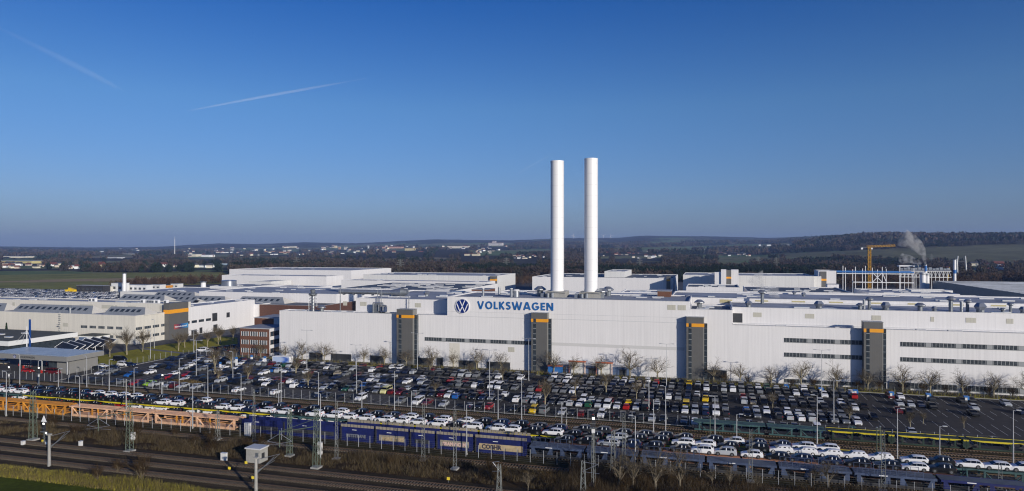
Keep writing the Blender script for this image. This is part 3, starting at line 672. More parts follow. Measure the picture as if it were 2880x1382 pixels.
part_box(r, 'tower_body', 0, 3.2, 0, 12.4, .02, 17.2, 'grey_cladding'); part_box(r, 'orange_band', -.04, 3.25, -.05, 12.45, 12.3, 14.1, 'orange_band')
b = MB(); b.quad([(3.25, 3.0, 4.6), (3.25, 7.2, 4.6), (3.25, 7.2, 6.9), (3.25, 3.0, 6.9)], 'banner'); b.quad([(3.25, 7.2, 4.6), (3.25, 12.2, 4.6), (3.25, 12.2, 6.9), (3.25, 7.2, 6.9)], 'banner'); bo = b.build('banner', r)
a = bo.data.color_attributes.new('tint', 'FLOAT_COLOR', 'POINT'); a.data.foreach_set('color', [.45, .10, .07, 1, .04, .03, .08, 1, .03, .03, .10, 1, .40, .06, .05, 1, .04, .03, .08, 1, .05, .25, .50, 1, .06, .30, .60, 1, .01, .06, .25, 1])
def text_mesh(name, txt, size, m, parent, loc, rot, ext=.02, off=0.0):
    c = bpy.data.curves.new(name, 'FONT'); c.body = txt; c.size = size; c.extrude = ext; c.offset = off; c.resolution_u = 2
    o = bpy.data.objects.new(name, c); COL.objects.link(o)
    me = bpy.data.meshes.new_from_object(o); bpy.data.objects.remove(o); bpy.data.curves.remove(c)
    me.materials.clear(); me.materials.append(MATS[m]); o = bpy.data.objects.new(name, me); COL.objects.link(o)
    o.parent = parent; o.location = loc; o.rotation_euler = rot; return o
text_mesh('banner_text', 'Elektrische Zukunft', 1.0, 'white_paint', bo, (3.28, 3.5, 5.4), (R(90), 0, R(90)), off=.015)
# wing running back behind the corner tower
WG = hall('works_wing', -262, sW + .5, 276.6, 330, 0, 14.2, 'white wing with dark windows running back right of the grey corner tower', roof='roof_frost', nsky=3)
for a, c in ((529, 533), (539, 553.5), (559, 573.5), (579, 593)):
    t0, t1 = Tv(a, sW + .5) - 276.6, Tv(c, sW + .5) - 276.6
    part_box(WG, 'window', 14.9, 15.06, max(.2, t0), t1, 6.0, 7.3, 'window_glass')
for a, c, z0, z1 in ((597, 611, 5.4, 9.6), (637, 646, 6.4, 9.0), (538, 553, .2, 2.6), (561, 569, .2, 3.2), (600, 611, .2, 3.6)):
    t0, t1 = Tv(a, sW + .5) - 276.6, Tv(c, sW + .5) - 276.6; part_box(WG, 'gate', 14.9, 15.06, t0, t1, z0, z1, 'dark_door')
WG2 = hall('works_wing', -262, sW + 2.5, 330.01, 378, 0, 11.6, 'lower far end of the white wing beside the brick offices', roof='roof_frost', nsky=4)
for k in range(6): part_box(WG2, 'window', 16.9, 17.06, 2 + k * 7.6, 6.2 + k * 7.6, 6.8, 8.1, 'window_glass')
# brick offices
def offices(s0, s1, t0, t1, H, label, rows, cols):
    r = thing('brick_office', s0, t0, 0, label, 'office building', 'brown brick offices'); L, D = s1 - s0, t1 - t0
    part_box(r, 'wall', 0, L, 0, D, 0, H, 'brick'); part_box(r, 'side_wall', L + .002, L + .12, .1, D - .1, .05, H - .05, 'white_cladding'); part_box(r, 'roof', -.2, L + .3, -.2, D + .2, H + .003, H + .25, 'parapet', 'roof_felt')
    for k in range(rows):
        z = 1.2 + k * 3.35
        for c in range(cols):
            x = .8 + c * (L - 1) / cols; wd = (L - 1) / cols - .9; o = part_box(r, 'window', x, x + wd, -.05, .1, z, z + 1.75, 'window_glass'); b = MB()
            for q in range(5): b.box(x + wd * q / 4 - .11, x + wd * q / 4 + .11, -.09, .05, z - .05, z + 1.8, 'frame_white')
            b.build('window_frame', o)
        for c in range(2):
            y = .6 + c * (D - 1) / 2; wd = (D - 1) / 2 - .7; o = part_box(r, 'window', L + .05, L + .17, y, y + wd, z, z + 1.9, 'window_glass'); b = MB()
            for q in range(4): b.box(L + .1, L + .22, y + wd * q / 3 - .08, y + wd * q / 3 + .08, z - .05, z + 1.95, 'brick_dark')
            b.build('window_frame', o)
    return r
offices(-182.5, -168.8, 234.5, 248, 10.9, 'brown brick office block with white framed windows left of the long facade', 3, 3)
offices(-186, -176.5, 248.2, 262, 13.6, 'taller brick part rising behind the front office block', 3, 1)

# ------------------------------------------------------------------ gatehouse, showroom, carports, pylon
r = thing('gatehouse', -246, 180.6, 0, 'gatehouse under a wide flat grey canopy at the left entrance', 'gatehouse')
part_box(r, 'canopy', 0, 36, 0, 15, 4.55, 6.15, 'light_grey_cladding', 'lantern_sheet')
b = MB()
for k in range(24): b.box(.4 + k * 1.5, 1.5 + k * 1.5, .5, 14.5, 6.16, 6.30, 'skylight')
b.build('roof_panel', r)
part_box(r, 'wall', 29.0, 34.5, 2.4, 13.8, 0, 4.54, 'light_grey_cladding'); part_box(r, 'glazed_front', 24.6, 28.99, 3.0, 10, .1, 4.5, 'window_glass')
for x, y in ((3, 1), (14, 1), (24, 1), (35.2, 1), (3, 13.8), (14, 13.8)):
    b = MB(); b.tube((x, y, 0), (x, y, 4.55), .17, .17, 10, 'pole_metal'); b.build('column', r)
o = text_mesh('canopy_lettering', 'VOLKSWAGEN', 1.0, 'dark_door', r, (15.2, -.03, 5.0), (R(90), 0, 0), off=.02)
rE2 = MB(); ring = [(.62 * math.cos(2 * math.pi * k / 20), .62 * math.sin(2 * math.pi * k / 20)) for k in range(20)]
rE2.prism(ring, -.07, 0, 'emblem_blue'); o = rE2.build('canopy_emblem', r); o.location = (12.8, 0, 5.35)
b = MB(); stroke(b, [(-.40, .84), (-.08, .13), (.08, .13), (.40, .84)], .13, .09, 'white_paint', False, (0, 0), .56); stroke(b, [(-.84, .36), (-.36, -.8), (0, -.06), (.36, -.8), (.84, .36)], .13, .1, 'white_paint', False, (0, 0), .56)
b.build('monogram', o)
for i, (px, py, L) in enumerate(((54, 1029, 5.5), (131, 1027, 4.5), (117, 1050, 5.0), (66, 1037, 4.0))):
    s, t = G(px, py); r = thing('barrier', s, t, 0, 'red and white entrance barrier under the canopy, %s from the left' % nth((1, 4, 3, 2)[i]), 'barrier', 'entrance barriers')
    part_box(r, 'housing', -.2, .2, -.2, .2, 0, 1.1, 'red_paint'); b = MB()
    for k in range(int(L * 2)): b.box(.21 + k * .5, .7 + k * .5, -.05, .05, 1.0, 1.12, 'red_paint' if k % 2 else 'white_paint')
    b.build('boom', r)
r = thing('showroom', -330, 205, 0, 'low building with dark flat roof, white fascia and glass front at the left', 'building')
part_box(r, 'glass_wall', 3, 60.5, 1.0, 30, .02, 4.2, 'window_glass'); part_box(r, 'fascia', 0, 62, 0, 31, 4.21, 6.1, 'frame_white'); part_box(r, 'roof', .5, 61.5, .5, 30.5, 6.11, 6.2, 'roof_green')
for k in range(7): part_box(r, 'rooflight', 12 + k * 6.2, 15 + k * 6.2, 8 + (k % 3) * 6, 9.6 + (k % 3) * 6, 6.2, 6.6, 'parapet', 'skylight')
r = thing('showroom_annex', -268, 236.3, 0, 'small white annex with blue window behind the carports', 'building')
part_box(r, 'wall', 0, 10, 0, 7, 0, 4.6, 'frame_white'); part_box(r, 'roof', -.3, 10.3, -.3, 7.3, 4.61, 4.9, 'roof_green'); part_box(r, 'window', .3, 4.6, -.05, .1, 1.6, 4.0, 'annex_blue')
r = thing('cable_mast', *G(75.6, 1003)[:2], 0, 'white mast with stay cables in front of the low building', 'mast')
b = MB(); b.tube((0, 0, 0), (0, 0, 12), .24, .14, 8, 'white_paint'); b.build('mast_pole', r); b = MB()
for x in (-6, -3, 2.5): b.tube((0, 0, 10.5), (x, .2, 5.5), .05, .05, 4, 'white_paint')
b.build('stay_cable', r)
r = thing('blue_pylon', *G(84, 1001)[:2], 0, 'tall slim dark blue advertising pylon beside the white mast', 'sign pylon'); part_box(r, 'panel', -.36, .36, -.2, .2, .4, 14.6, 'pylon_blue'); part_box(r, 'foot', -.9, .9, -.4, .4, 0, .39, 'concrete')
for i in range(6):
    px, py = 165 + i * 21.5, 971 - i * 3.6; s, t = G(px, py, 3.2)
    r = thing('solar_carport', s, t, 0, 'tilted dark solar carport with white frame, %s from the left' % nth(i + 1), 'carport', 'row of solar carports', rz=R(-26)); L = 20
    b = MB(); P = [(0, -1.5, 2.3), (L, -1.5, 2.3), (L, 1.5, 4.3), (0, 1.5, 4.3)]; b.hexa(P + [(x, y, z + .12) for x, y, z in P], 'solar'); b.build('panel', r)
    b = MB()
    for q in range(4): b.tube(tuple(Vector(P[q]) + Vector((0, 0, .08))), tuple(Vector(P[(q + 1) % 4]) + Vector((0, 0, .08))), .15, .15, 4, 'frame_white')
    b.build('panel_frame', r); b = MB()
    for x in (2, 18): b.tube((x, 0, 0), (x, 0, 3.25), .13, .13, 6, 'frame_white')
    b.build('post', r)

# ------------------------------------------------------------------ further halls of the works (behind)
def px_hall(name, a, c, py, ztop, depth, label, roof='roof_frost', wall='far_cladding', nsky=0, zb=0, **k):
    """hall whose front top edge shows at row py between photo columns a and c"""
    mid = (a + c) / 2; s, t = G(mid, py, ztop)
    return hall(name, S(a, t), S(c, t), t, t + depth, zb, ztop, label, roof=roof, wall=wall, nsky=nsky, **k)
px_hall('factory_hall', 338, 850, 826, 13.5, 60, 'long low cream hall beyond the rows of ridge rooflights', nsky=16)
s, t = G(500, 848, 12.0)
saw = hall('sawtooth_hall', S(300, t), S(905, t), t, t + 120, 0, 11.5, 'low dark hall carrying rows of grey ridge rooflights', roof='roof_dark', wall='brick_dark')
i = 0
for a, c, py in ((330, 462, 846), (428, 548, 836), (552, 560, 835), (490, 635, 850), (575, 720, 840), (665, 800, 853), (750, 868, 841), (528, 556, 858)):
    if c - a < 12: continue
    s_, t_ = G((a + c) / 2, py, 11.3); i += 1
    lantern(S(a, t_), S(c, t_), t_, 11, 11.2, 3.4, 'grey ridge rooflight on the dark hall, %s of the staggered rows' % nth(i), 7, 'staggered ridge rooflights')
far = [
 ('stepped_hall', 645, 988, 759.5, 21.0, 90, 'highest of the far white halls on the left, right end above the pipes', 5, 'white_cladding'),
 ('stepped_hall', 624, 918, 776, 18.0, 30, 'far white hall one step below the highest one', 4, 'white_cladding'),
 ('stepped_hall', 700, 762, 792, 14.5, 30, 'small pale box hall in front of the stepped far halls', 0, 'far_cladding'),
 ('far_hall', 590, 700, 806, 15.0, 40, 'low far hall with a silver tank on top', 3, 'far_cladding'),
 ('far_hall', 745, 880, 808, 15.5, 26, 'low white hall with a round bulge at its right end', 2, 'white_cladding'),
 ('far_hall', 560, 946, 824, 16.5, 60, 'long low white hall in the middle distance', 14, 'white_cladding'),
 ('far_hall', 1022, 1392, 774.5, 17.5, 70, 'far white hall ending at a grey tower with orange band', 12, 'far_cladding'),
 ('far_hall', 960, 1370, 791, 15.5, 22, 'lower white front of the far hall with grey tower', 6, 'white_cladding'),
 ('far_hall', 930, 1280, 815, 16.5, 90, 'wide hall roof with blue grey rooflights left of the chimneys', 0, 'white_cladding'),
 ('far_hall', 1497, 1893, 781, 17.0, 95, 'far white hall standing behind the two chimneys', 22, 'white_cladding'),
 ('far_hall', 1700, 1756, 764, 22.0, 60, 'raised pale block on the hall behind the right chimney', 2, 'far_cladding'),
 ('far_hall', 1921, 2290, 775.5, 21.0, 60, 'far white hall right of the chimneys with a raised centre', 6, 'far_cladding'),
 ('far_hall', 2302, 2352, 762, 25.0, 24, 'white tower block with a dark recessed stripe', 0, 'white_cladding'),
 ('far_hall', 2150, 2310, 777, 20.6, 30, 'long far wall left of the white tower block', 2, 'far_cladding'),
 ('far_hall', 1930, 2080, 808, 22.6, 30, 'low white block with grey striped roof right of the chimneys', 8, 'white_cladding'),
 ('far_hall', 2102, 2400, 822, 21.0, 50, 'grey roofed block left of the twin silos', 20, 'white_cladding'),
 ('far_hall', 2444, 2700, 826, 19.5, 40, 'pale hall under the twin silos', 10, 'white_cladding'),
 ('far_hall', 2563, 2680, 817, 20.0, 12, 'small white machine house behind the twin silos', 0, 'far_cladding'),
 ('far_hall', 1745, 1850, 823, 23.6, 20, 'low white strip behind the right chimney with dark rooflights', 8, 'white_cladding'),
]
for n_, a, c, py, zt, dp, lb, ns, wl in far:
    rf = 'roof_dark' if ('blue grey' in lb or 'grey roofed' in lb or 'grey striped' in lb or 'behind the two' in lb) else 'roof_frost'
    px_hall(n_, a, c, py, zt, dp, lb, roof=rf, nsky=ns, wall=wl)
s, t = G(1105, 815, 16.5)
for k in range(70):
    r_ = thing('rooflight_box', random.uniform(S(950, t) + 3, S(1240, t)), t + random.uniform(3, 82), 16.15, 'flat pale rooflight on the wide roof, %s of those left of the chimneys' % nth(k + 1), 'rooflight', 'rooflights of the wide roof')
    part_box(r_, 'curb', 0, 7, 0, 1.6, 0, .5, 'parapet', 'roof_frost')
# raised centre with recessed stripe and the far grey towers
def far_tower(a, c, py0, ztop, zb, band, label, m='grey_cladding', name='stair_tower', tt=None):
    s, t = G((a + c) / 2, py0, ztop); t = tt or t; r = thing(name, S(a, t), t, zb, label, 'tower'); w_ = S(c, t) - S(a, t); H = ztop - zb
    part_box(r, 'tower_body', 0, w_, 0, 8, 0, H, m)
    if band: part_box(r, 'orange_band', -.05, w_ + .05, -.06, 8.05, band[0] - zb, band[1] - zb, 'orange_band')
    return r
far_tower(1378, 1391, 775.8, 17.3, 0, (12.6, 14.6), 'small grey tower with orange band at the end of the far left hall', tt=G(1207, 774.5, 17.5)[1] - 2)
far_tower(1874.5, 1885, 770.5, 18.8, 0, (14.6, 16.0), 'small grey tower with orange band on the hall behind the chimneys', tt=G(1695, 781, 17)[1] - 2)
r = far_tower(2028, 2042.5, 758.5, 26.5, 0, None, 'raised left half of the white centre block', 'white_cladding', 'raised_block')
r = far_tower(2042.6, 2056.5, 760, 26.0, 0, (19.2, 20.6), 'grey stripe with orange band in the raised white block', 'grey_cladding')
r = far_tower(2056.6, 2077, 759, 26.3, 0, None, 'raised right half of the white centre block', 'white_cladding', 'raised_block')
r = far_tower(2010, 2027.9, 766, 24.3, 0, None, 'lower shoulder left of the raised white block', 'white_cladding', 'raised_block')
r = far_tower(2306, 2324.5, 763.8, 24.4, 0, (16.8, 18.4), 'dark green grey stripe with orange band on the white tower block', 'grey_cladding', tt=G(2327, 762, 25)[1] - .5)
s, t = G(2325, 812, 20); r = thing('works_block', S(2327, t - 3), t - 3, 0, 'low white box at the foot of the white tower block', 'building'); part_box(r, 'wall', 0, 6, 0, 6, 0, 22.5, 'white_cladding'); part_box(r, 'roof', -.1, 6.1, -.1, 6.1, 22.51, 22.7, 'roof_felt')
# silos, slim stack, tanks, red brick bits
for px, y0, y1, rad, lb in ((2595.5, 834, 767, 2.05, 'left and thicker one of the twin white silos'), (2607.5, 835, 769.5, 1.65, 'right and thinner one of the twin white silos')):
    Y = 560; s, t = ST((px - 1440) / FPX * Y, Y); z0 = 43 - (y0 - 700) * Y / FPX; z1 = 43 - (y1 - 700) * Y / FPX
    r = thing('silo', s, t, z0 - 2, lb, 'silo', 'twin silos'); b = MB(); b.lathe([(rad, 0), (rad, z1 - z0 + 2)], 20, 'chimney_paint'); b.build('shell', r, True); b = MB(); b.lathe([(rad + .7, z1 - z0 + .6), (rad + .7, z1 - z0 + 1.3)], 20, 'dull_metal'); b.build('top_gallery', r)
for px, y0, y1, w0, lb, band in ((2603.5, 800, 744, .95, 'slim steaming stack with a blue ring rising between the silos', (24.4, 29.0)), (2685, 834, 729.5, 1.25, 'tall slim white stack with a blue ring near the right edge', (22.5, 25.5)), (350, 819, 769, 1.7, 'short white stack standing left behind the halls', None), (572, 819, 793, 2.6, 'squat pale square stack left of the silver tank', None)):
    Y = 565 if px > 2000 else 640; s, t = ST((px - 1440) / FPX * Y, Y); z0 = 43 - (y0 - 700) * Y / FPX; z1 = 43 - (y1 - 700) * Y / FPX
    r = thing('stack', s, t, z0 - 1, lb, 'stack'); b = MB(); b.lathe([(w0, 0), (w0 * .85, z1 - z0 + 1)], 14, 'chimney_paint'); b.build('shaft', r, True)
    b = MB(); b.lathe([(w0 * 1.15, z1 - z0 + .4), (w0 * 1.15, z1 - z0 + 1.2)], 14, 'dull_metal'); b.build('top_ring', r)
    if band: b = MB(); b.lathe([(w0 * .98, band[0] - z0 + 1), (w0 * .98, band[1] - z0 + 1)], 14, 'sign_blue'); b.build('blue_ring', r)
s, t = G(624, 806, 15); r = thing('tank', s, t + 8, 14.6, 'shiny round silver tank on the far hall roof', 'tank'); b = MB(); b.lathe([(5.4, 0), (5.4, 4.4), (4.8, 4.7)], 24, 'silver_tank'); b.build('shell', r, True); b = MB(); b.lathe([(5.45, 4.0), (5.55, 4.1), (5.45, 4.2)], 24, 'dull_metal'); b.build('rim', r)
for a, c, py, z, d, lb in ((1310, 1372, 815, 15.5, 16, 'brown brick low building below the small grey tower'), (1220, 1290, 828, 21.0, 12, 'brown brick rooftop building left of the emblem'), (1849, 1886, 820, 27.2, 8, 'rust brown louvred roof house right of the chimneys')):
    s, t = G((a + c) / 2, py, z); r = thing('brick_roof_house', S(a, t), t, 0, lb, 'building'); part_box(r, 'wall', 0, S(c, t) - S(a, t), 0, d, 0, z, 'brick'); part_box(r, 'roof', -.2, S(c, t) - S(a, t) + .2, -.2, d + .2, z + .01, z + .25, 'roof_felt')
# pipe bridge ducts on the set back hall
s, t = G(1010, 838, 24.6); r = thing('roof_duct', S(955, TF + 26), TF + 26, 23.4, 'long fat silver duct lying on the set back hall roof', 'duct')
b = MB(); b.tube((0, 0, 1.4), (24, 0, 1.4), 1.0, 1.0, 12, 'galvanised'); b.tube((24, 0, 1.4), (29, 0, 1.6), 1.0, 1.9, 12, 'galvanised'); b.tube((29, 0, 1.6), (31.5, 0, 1.6), 1.9, 1.0, 12, 'dull_metal'); b.build('duct', r, True); b = MB()
for k in range(6): b.box(2 + k * 4.5, 2.3 + k * 4.5, -.9, .9, 0, .7, 'dull_metal')
b.build('saddle', r)
# shaded hall at the right with striped roof
t = 405.0
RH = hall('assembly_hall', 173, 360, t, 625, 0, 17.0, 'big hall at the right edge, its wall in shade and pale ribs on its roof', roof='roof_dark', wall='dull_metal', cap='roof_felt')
b = MB()
for k in range(26): b.box(1.5, 180, 4 + k * 8.3, 5.2 + k * 8.3, 16.66, 17.2, 'roof_frost')
b.build('roof_rib', RH)
part_box(RH, 'gate', -.06, .1, 60, 90, .1, 7, 'dark_door'); part_box(RH, 'gate', -.06, .1, 110, 124, .1, 6, 'dark_door'); part_box(RH, 'lean_to', -7, -.02, 40, 130, 0, 8, 'dull_metal', 'roof_felt')
# steel frame under construction and the tower crane
Y = 640; s0, t0 = ST((2353 - 1440) / FPX * Y, Y); r = thing('steel_frame', s0, t0, 0, 'white and blue steel skeleton of a hall under construction below the crane', 'steel frame')
b = MB(); k_ = Y / FPX
xs = [(px - 2353) * k_ * 1.08 for px in (2368, 2374, 2391, 2397.5, 2414, 2421, 2437, 2449, 2460, 2469, 2500, 2532)]
for i, x in enumerate(xs): b.box(x - .27, x + .27, -.27, .27, 0, 27 - (i * 7 % 5) * .8, 'white_paint')
b.build('column', r); b = MB(); b.box(0, xs[-1], -.45, .45, 20.8, 22.0, 'sign_blue'); b.box(0, xs[-1], 8, 8.9, 21.4, 22.3, 'sign_blue'); b.build('blue_beam', r)
b = MB(); b.box(0, xs[-1], -.5, -.46, 19.5, 20.2, 'white_paint'); b.box(xs[2], xs[-1], -.4, .4, 11.5, 12.3, 'white_paint')
for x in (xs[-2], xs[-1]): b.box(x - .5, x + .5, -.5, 8, 26.6, 27.6, 'white_paint')
b.box(xs[-2], xs[-1], 4, 5, 26.6, 27.8, 'white_paint'); b.tube((xs[6], 0, 12), (xs[8], 0, 21), .35, .35, 6, 'white_paint'); b.tube((xs[8], 0, 12), (xs[6], 0, 21), .35, .35, 6, 'white_paint'); b.tube((xs[8], 0, 21), (xs[9], 0, 12), .35, .35, 6, 'white_paint')
b.build('white_beam', r)
s0, t0 = ST((2533 - 1440) / FPX * Y, Y); r = thing('pipe_bridge', s0, t0, 0, 'white lattice pipe bridge left and right of the silos', 'pipe bridge')
b = MB(); L = 125 * k_
for z in (16.5, 22.0):
    for y in (0, 6): b.box(0, L, y - .25, y + .25, z - .25, z + .25, 'frame_white')
n = 13
for k in range(n):
    x = L * k / n; b.tube((x, 0, 16.5), (x + L / n / 2, 0, 22), .2, .2, 4, 'frame_white'); b.tube((x + L / n / 2, 0, 22), (x + L / n, 0, 16.5), .2, .2, 4, 'frame_white'); b.box(x - .2, x + .2, -.2, .2, 0, 22, 'frame_white')
b.build('lattice', r); b = MB()
for y, z in ((1.2, 22.6), (2.6, 22.8), (4.4, 23.2)): b.tube((0, y, z), (L, y, z), .5, .5, 8, 'galvanised')
for k in range(14): b.box(L * k / 14, L * k / 14 + 2.4, 1, 5, 23.4, 24.6 + (k % 3) * .5, 'galvanised')
b.build('pipes', r)
Y = 700; s0, t0 = ST((2445 - 1440) / FPX * Y, Y); kk = Y / FPX; zj = 43 + (700 - 697) * kk
r = thing('tower_crane', s0, t0, 0, 'yellow tower crane standing over the unfinished steel hall', 'crane')
b = MB(); w_ = 1.25
for x in (-w_, w_):
    for y in (-w_, w_): b.tube((x, y, 0), (x, y, zj), .24, .24, 4, 'crane_yellow')
n = 18
for k in range(n):
    z0, z1 = zj * k / n, zj * (k + 1) / n
    for (p, q) in (((-w_, -w_), (w_, -w_)), ((w_, -w_), (w_, w_)), ((w_, w_), (-w_, w_)), ((-w_, w_), (-w_, -w_))):
        if k % 2: p, q = q, p
        b.tube((*p, z0), (*q, z1), .16, .16, 4, 'crane_yellow'); b.tube((*p, z1), (*q, z1), .14, .14, 4, 'crane_yellow')
b.build('mast', r)
b = MB(); jx = 72 * kk
for y, z in ((-.8, 0), (.8, 0), (0, 1.6)): b.tube((-1, y, zj + .3 + z), (jx, y, zj + .3 + z), .13, .13, 4, 'crane_yellow')
for k in range(18):
    x = jx * k / 18; b.tube((x, -.8, zj + .3), (x + jx / 36, 0, zj + 1.9), .13, .13, 4, 'crane_yellow'); b.tube((x + jx / 36, 0, zj + 1.9), (x + jx / 18, -.8, zj + .3), .13, .13, 4, 'crane_yellow')
o = b.build('jib', r); o.rotation_euler = (0, R(-2.5), R(4))
b = MB(); b.box(-23 * kk * .8, -1, -.6, .6, zj, zj + .5, 'dull_metal'); b.build('counter_jib', r); b = MB(); b.box(-7.8, -6.0, -.6, .6, zj - 1.8, zj - .02, 'white_paint'); b.build('counterweight', r); b = MB(); b.box(1.3, 2.8, -1.8, -.5, zj - 1.7, zj - .1, 'white_paint'); b.build('cab', r)
# tall posts with frame right of the slim stack
Y = 900; s0, t0 = ST((2700 - 1440) / FPX * Y, Y); r = thing('mast_frame', s0, t0, 0, 'pair of leaning white masts with a cross beam at the far right', 'masts'); b = MB(); k_ = Y / FPX
b.tube((-6 * k_, 0, 5), (-7 * k_, 0, 26), .9, .8, 6, 'frame_white'); b.tube((-7 * k_, 0, 26), (-5 * k_, 0, 33.5), .8, .6, 6, 'frame_white'); b.tube((17 * k_, 0, 5), (13 * k_, 0, 33.5), .9, .6, 6, 'frame_white'); b.tube((-6 * k_, 0, 26), (14 * k_, 0, 26), .35, .35, 6, 'dull_metal'); b.build('masts', r)
Y = 780; s0, t0 = ST((2664 - 1440) / FPX * Y, Y); r = thing('mobile_crane', s0, t0, 0, 'small yellow mobile crane with raised boom left of the tall slim stack', 'crane'); b = MB(); b.tube((0, 0, 3), (2.2, 0, 22), .5, .2, 6, 'bright_yellow'); b.build('boom', r); part_box(r, 'carriage', -3.5, 3.5, -1.3, 1.3, .6, 3.2, 'bright_yellow')

# annex, shelters, kiosks along the facade foot
r = thing('low_annex', S(1555, 229.6), 229.6, 0, 'long low blue grey annex at the foot of the facade', 'annex'); L = S(1772, 229.6) - S(1555, 229.6)
part_box(r, 'wall', 0, L, 0, 3.3, 0, 3.3, 'annex_blue'); part_box(r, 'roof', -.1, L + .1, -.1, 3.35, 3.31, 3.5, 'parapet')
for k in range(5): part_box(r, 'door', 2 + k * 5.2, 4.4 + k * 5.2, -.06, .1, .05, 2.6, 'dark_door')
for a, c, lb, zz in ((1600, 1646, 'white shelter with orange roof edge, left one at the facade foot', 4.6), (1676, 1722, 'white shelter with orange roof edge, right one at the facade foot', 4.6)):
    r = thing('shelter', S(a, 228.6), 228.5, 0, lb, 'shelter', 'orange roofed shelters'); L = S(c, 228.6) - S(a, 228.6)
    part_box(r, 'roof', -.2, L + .2, -.2, 1.0, zz, zz + .28, 'orange_roof'); part_box(r, 'wall', 0, L, .5, 1.0, 0, zz - .004, 'far_cladding')
    for x in (.1, L - .1): b = MB(); b.tube((x, 0, 0), (x, 0, zz), .1, .1, 6, 'orange_roof'); b.build('post', r)
r = thing('container', S(1541, 227.8), 227.8, 0, 'blue container with orange roof beside the grey stair tower', 'container'); L = S(1580, 227.8) - S(1541, 227.8); part_box(r, 'body', 0, L, 0, 1.6, 0, 2.8, 'sign_blue'); part_box(r, 'roof', -.1, L + .1, -.1, 1.7, 2.81, 3.1, 'orange_roof')
for k, (a, c, h, lb) in enumerate(((872, 908, 2.6, 'left one below the blank wall'), (933, 988, 2.6, 'between two bare trees'), (1043, 1080, 2.6, 'left of the first stair tower'), (1178, 1212, 2.6, 'right of the first stair tower'), (1230, 1246, 3, 'narrow, below the ribbon window'), (1292, 1345, 2.4, 'wide, below the ribbon window'), (1370, 1435, 2.4, 'beside the second stair tower'), (1984, 2044, 3.2, 'right of the third stair tower'), (2500, 2560, 2.2, 'right of the fourth stair tower'))):
    r = thing('loading_gate', S(a, TF), TF - .35, 0, 'dark loading gate in the foot of the facade, ' + lb, 'gate', 'dark gates of the facade'); L = S(c, TF) - S(a, TF); part_box(r, 'leaf', 0, L, 0, .25, 0, h, 'dark_door'); part_box(r, 'lintel', -.1, L + .1, -.06, .25, h + .003, h + .18, 'dull_metal')
for i, (px, py) in enumerate(((2211, 1101), (2308, 1110), (2405.5, 1116), (2506, 1122), (2610, 1127), (2717, 1135), (619, 1045), (665, 1030), (708, 1024), (745, 1028))):
    s, t = G(px, py); r = thing('parking_totem', s, t, 0, ('blue and white canopy kiosk at the back of the car park, %s from the left' % nth(i + 1)) if i < 6 else ('slim blue topped totem in the left car park, %s from the left' % nth(i - 5)), 'kiosk' if i < 6 else 'totem', 'car park kiosks' if i < 6 else 'car park totems')
    if i < 6: part_box(r, 'canopy', -.62, .62, -.55, .55, 1.75, 2.1, 'sign_blue'); part_box(r, 'machine', -.28, .28, -.2, .3, 0, 1.74, 'far_cladding'); part_box(r, 'sign_board', .35, .8, -.05, .05, 1.0, 1.74, 'sign_blue')
    else: part_box(r, 'panel', -.45, .45, -.1, .1, 0, 2.6, 'white_paint'); part_box(r, 'blue_top', -.46, .46, -.12, .12, 2.61, 3.3, 'sign_blue')
s, t = G(766, 1028); r = thing('poster_trailer', s, t, 0, 'white trailer with a blue swirl poster at the car park edge', 'trailer'); L = S(814, t) - s
part_box(r, 'body', 0, L, 0, 2.3, .7, 3.4, 'white_paint')
b = MB(); n = 16
for i in range(n):
    for j in range(4): b.quad([(.2 + (L - .4) * i / n, -.02, .85 + 2.4 * j / 4), (.2 + (L - .4) * (i + 1) / n, -.02, .85 + 2.4 * j / 4), (.2 + (L - .4) * (i + 1) / n, -.02, .85 + 2.4 * (j + 1) / 4), (.2 + (L - .4) * i / n, -.02, .85 + 2.4 * (j + 1) / 4)], 'banner')
o = b.build('poster', r); a = o.data.color_attributes.new('tint', 'FLOAT_COLOR', 'POINT'); cols = []
for v in o.data.vertices:
    k = math.exp(-((v.co.x / L - .72 + .12 * math.sin(v.co.z * 2)) / .16) ** 2); cols += [.42 - .40 * k, .52 - .42 * k, .70 - .25 * k, 1]
a.data.foreach_set('color', cols)
b = MB()
for x in (1.2, L - 1.2): b.tube((x, -.02, .42), (x, .3, .42), .42, .42, 14, 'tyre')
b.build('wheel', r)
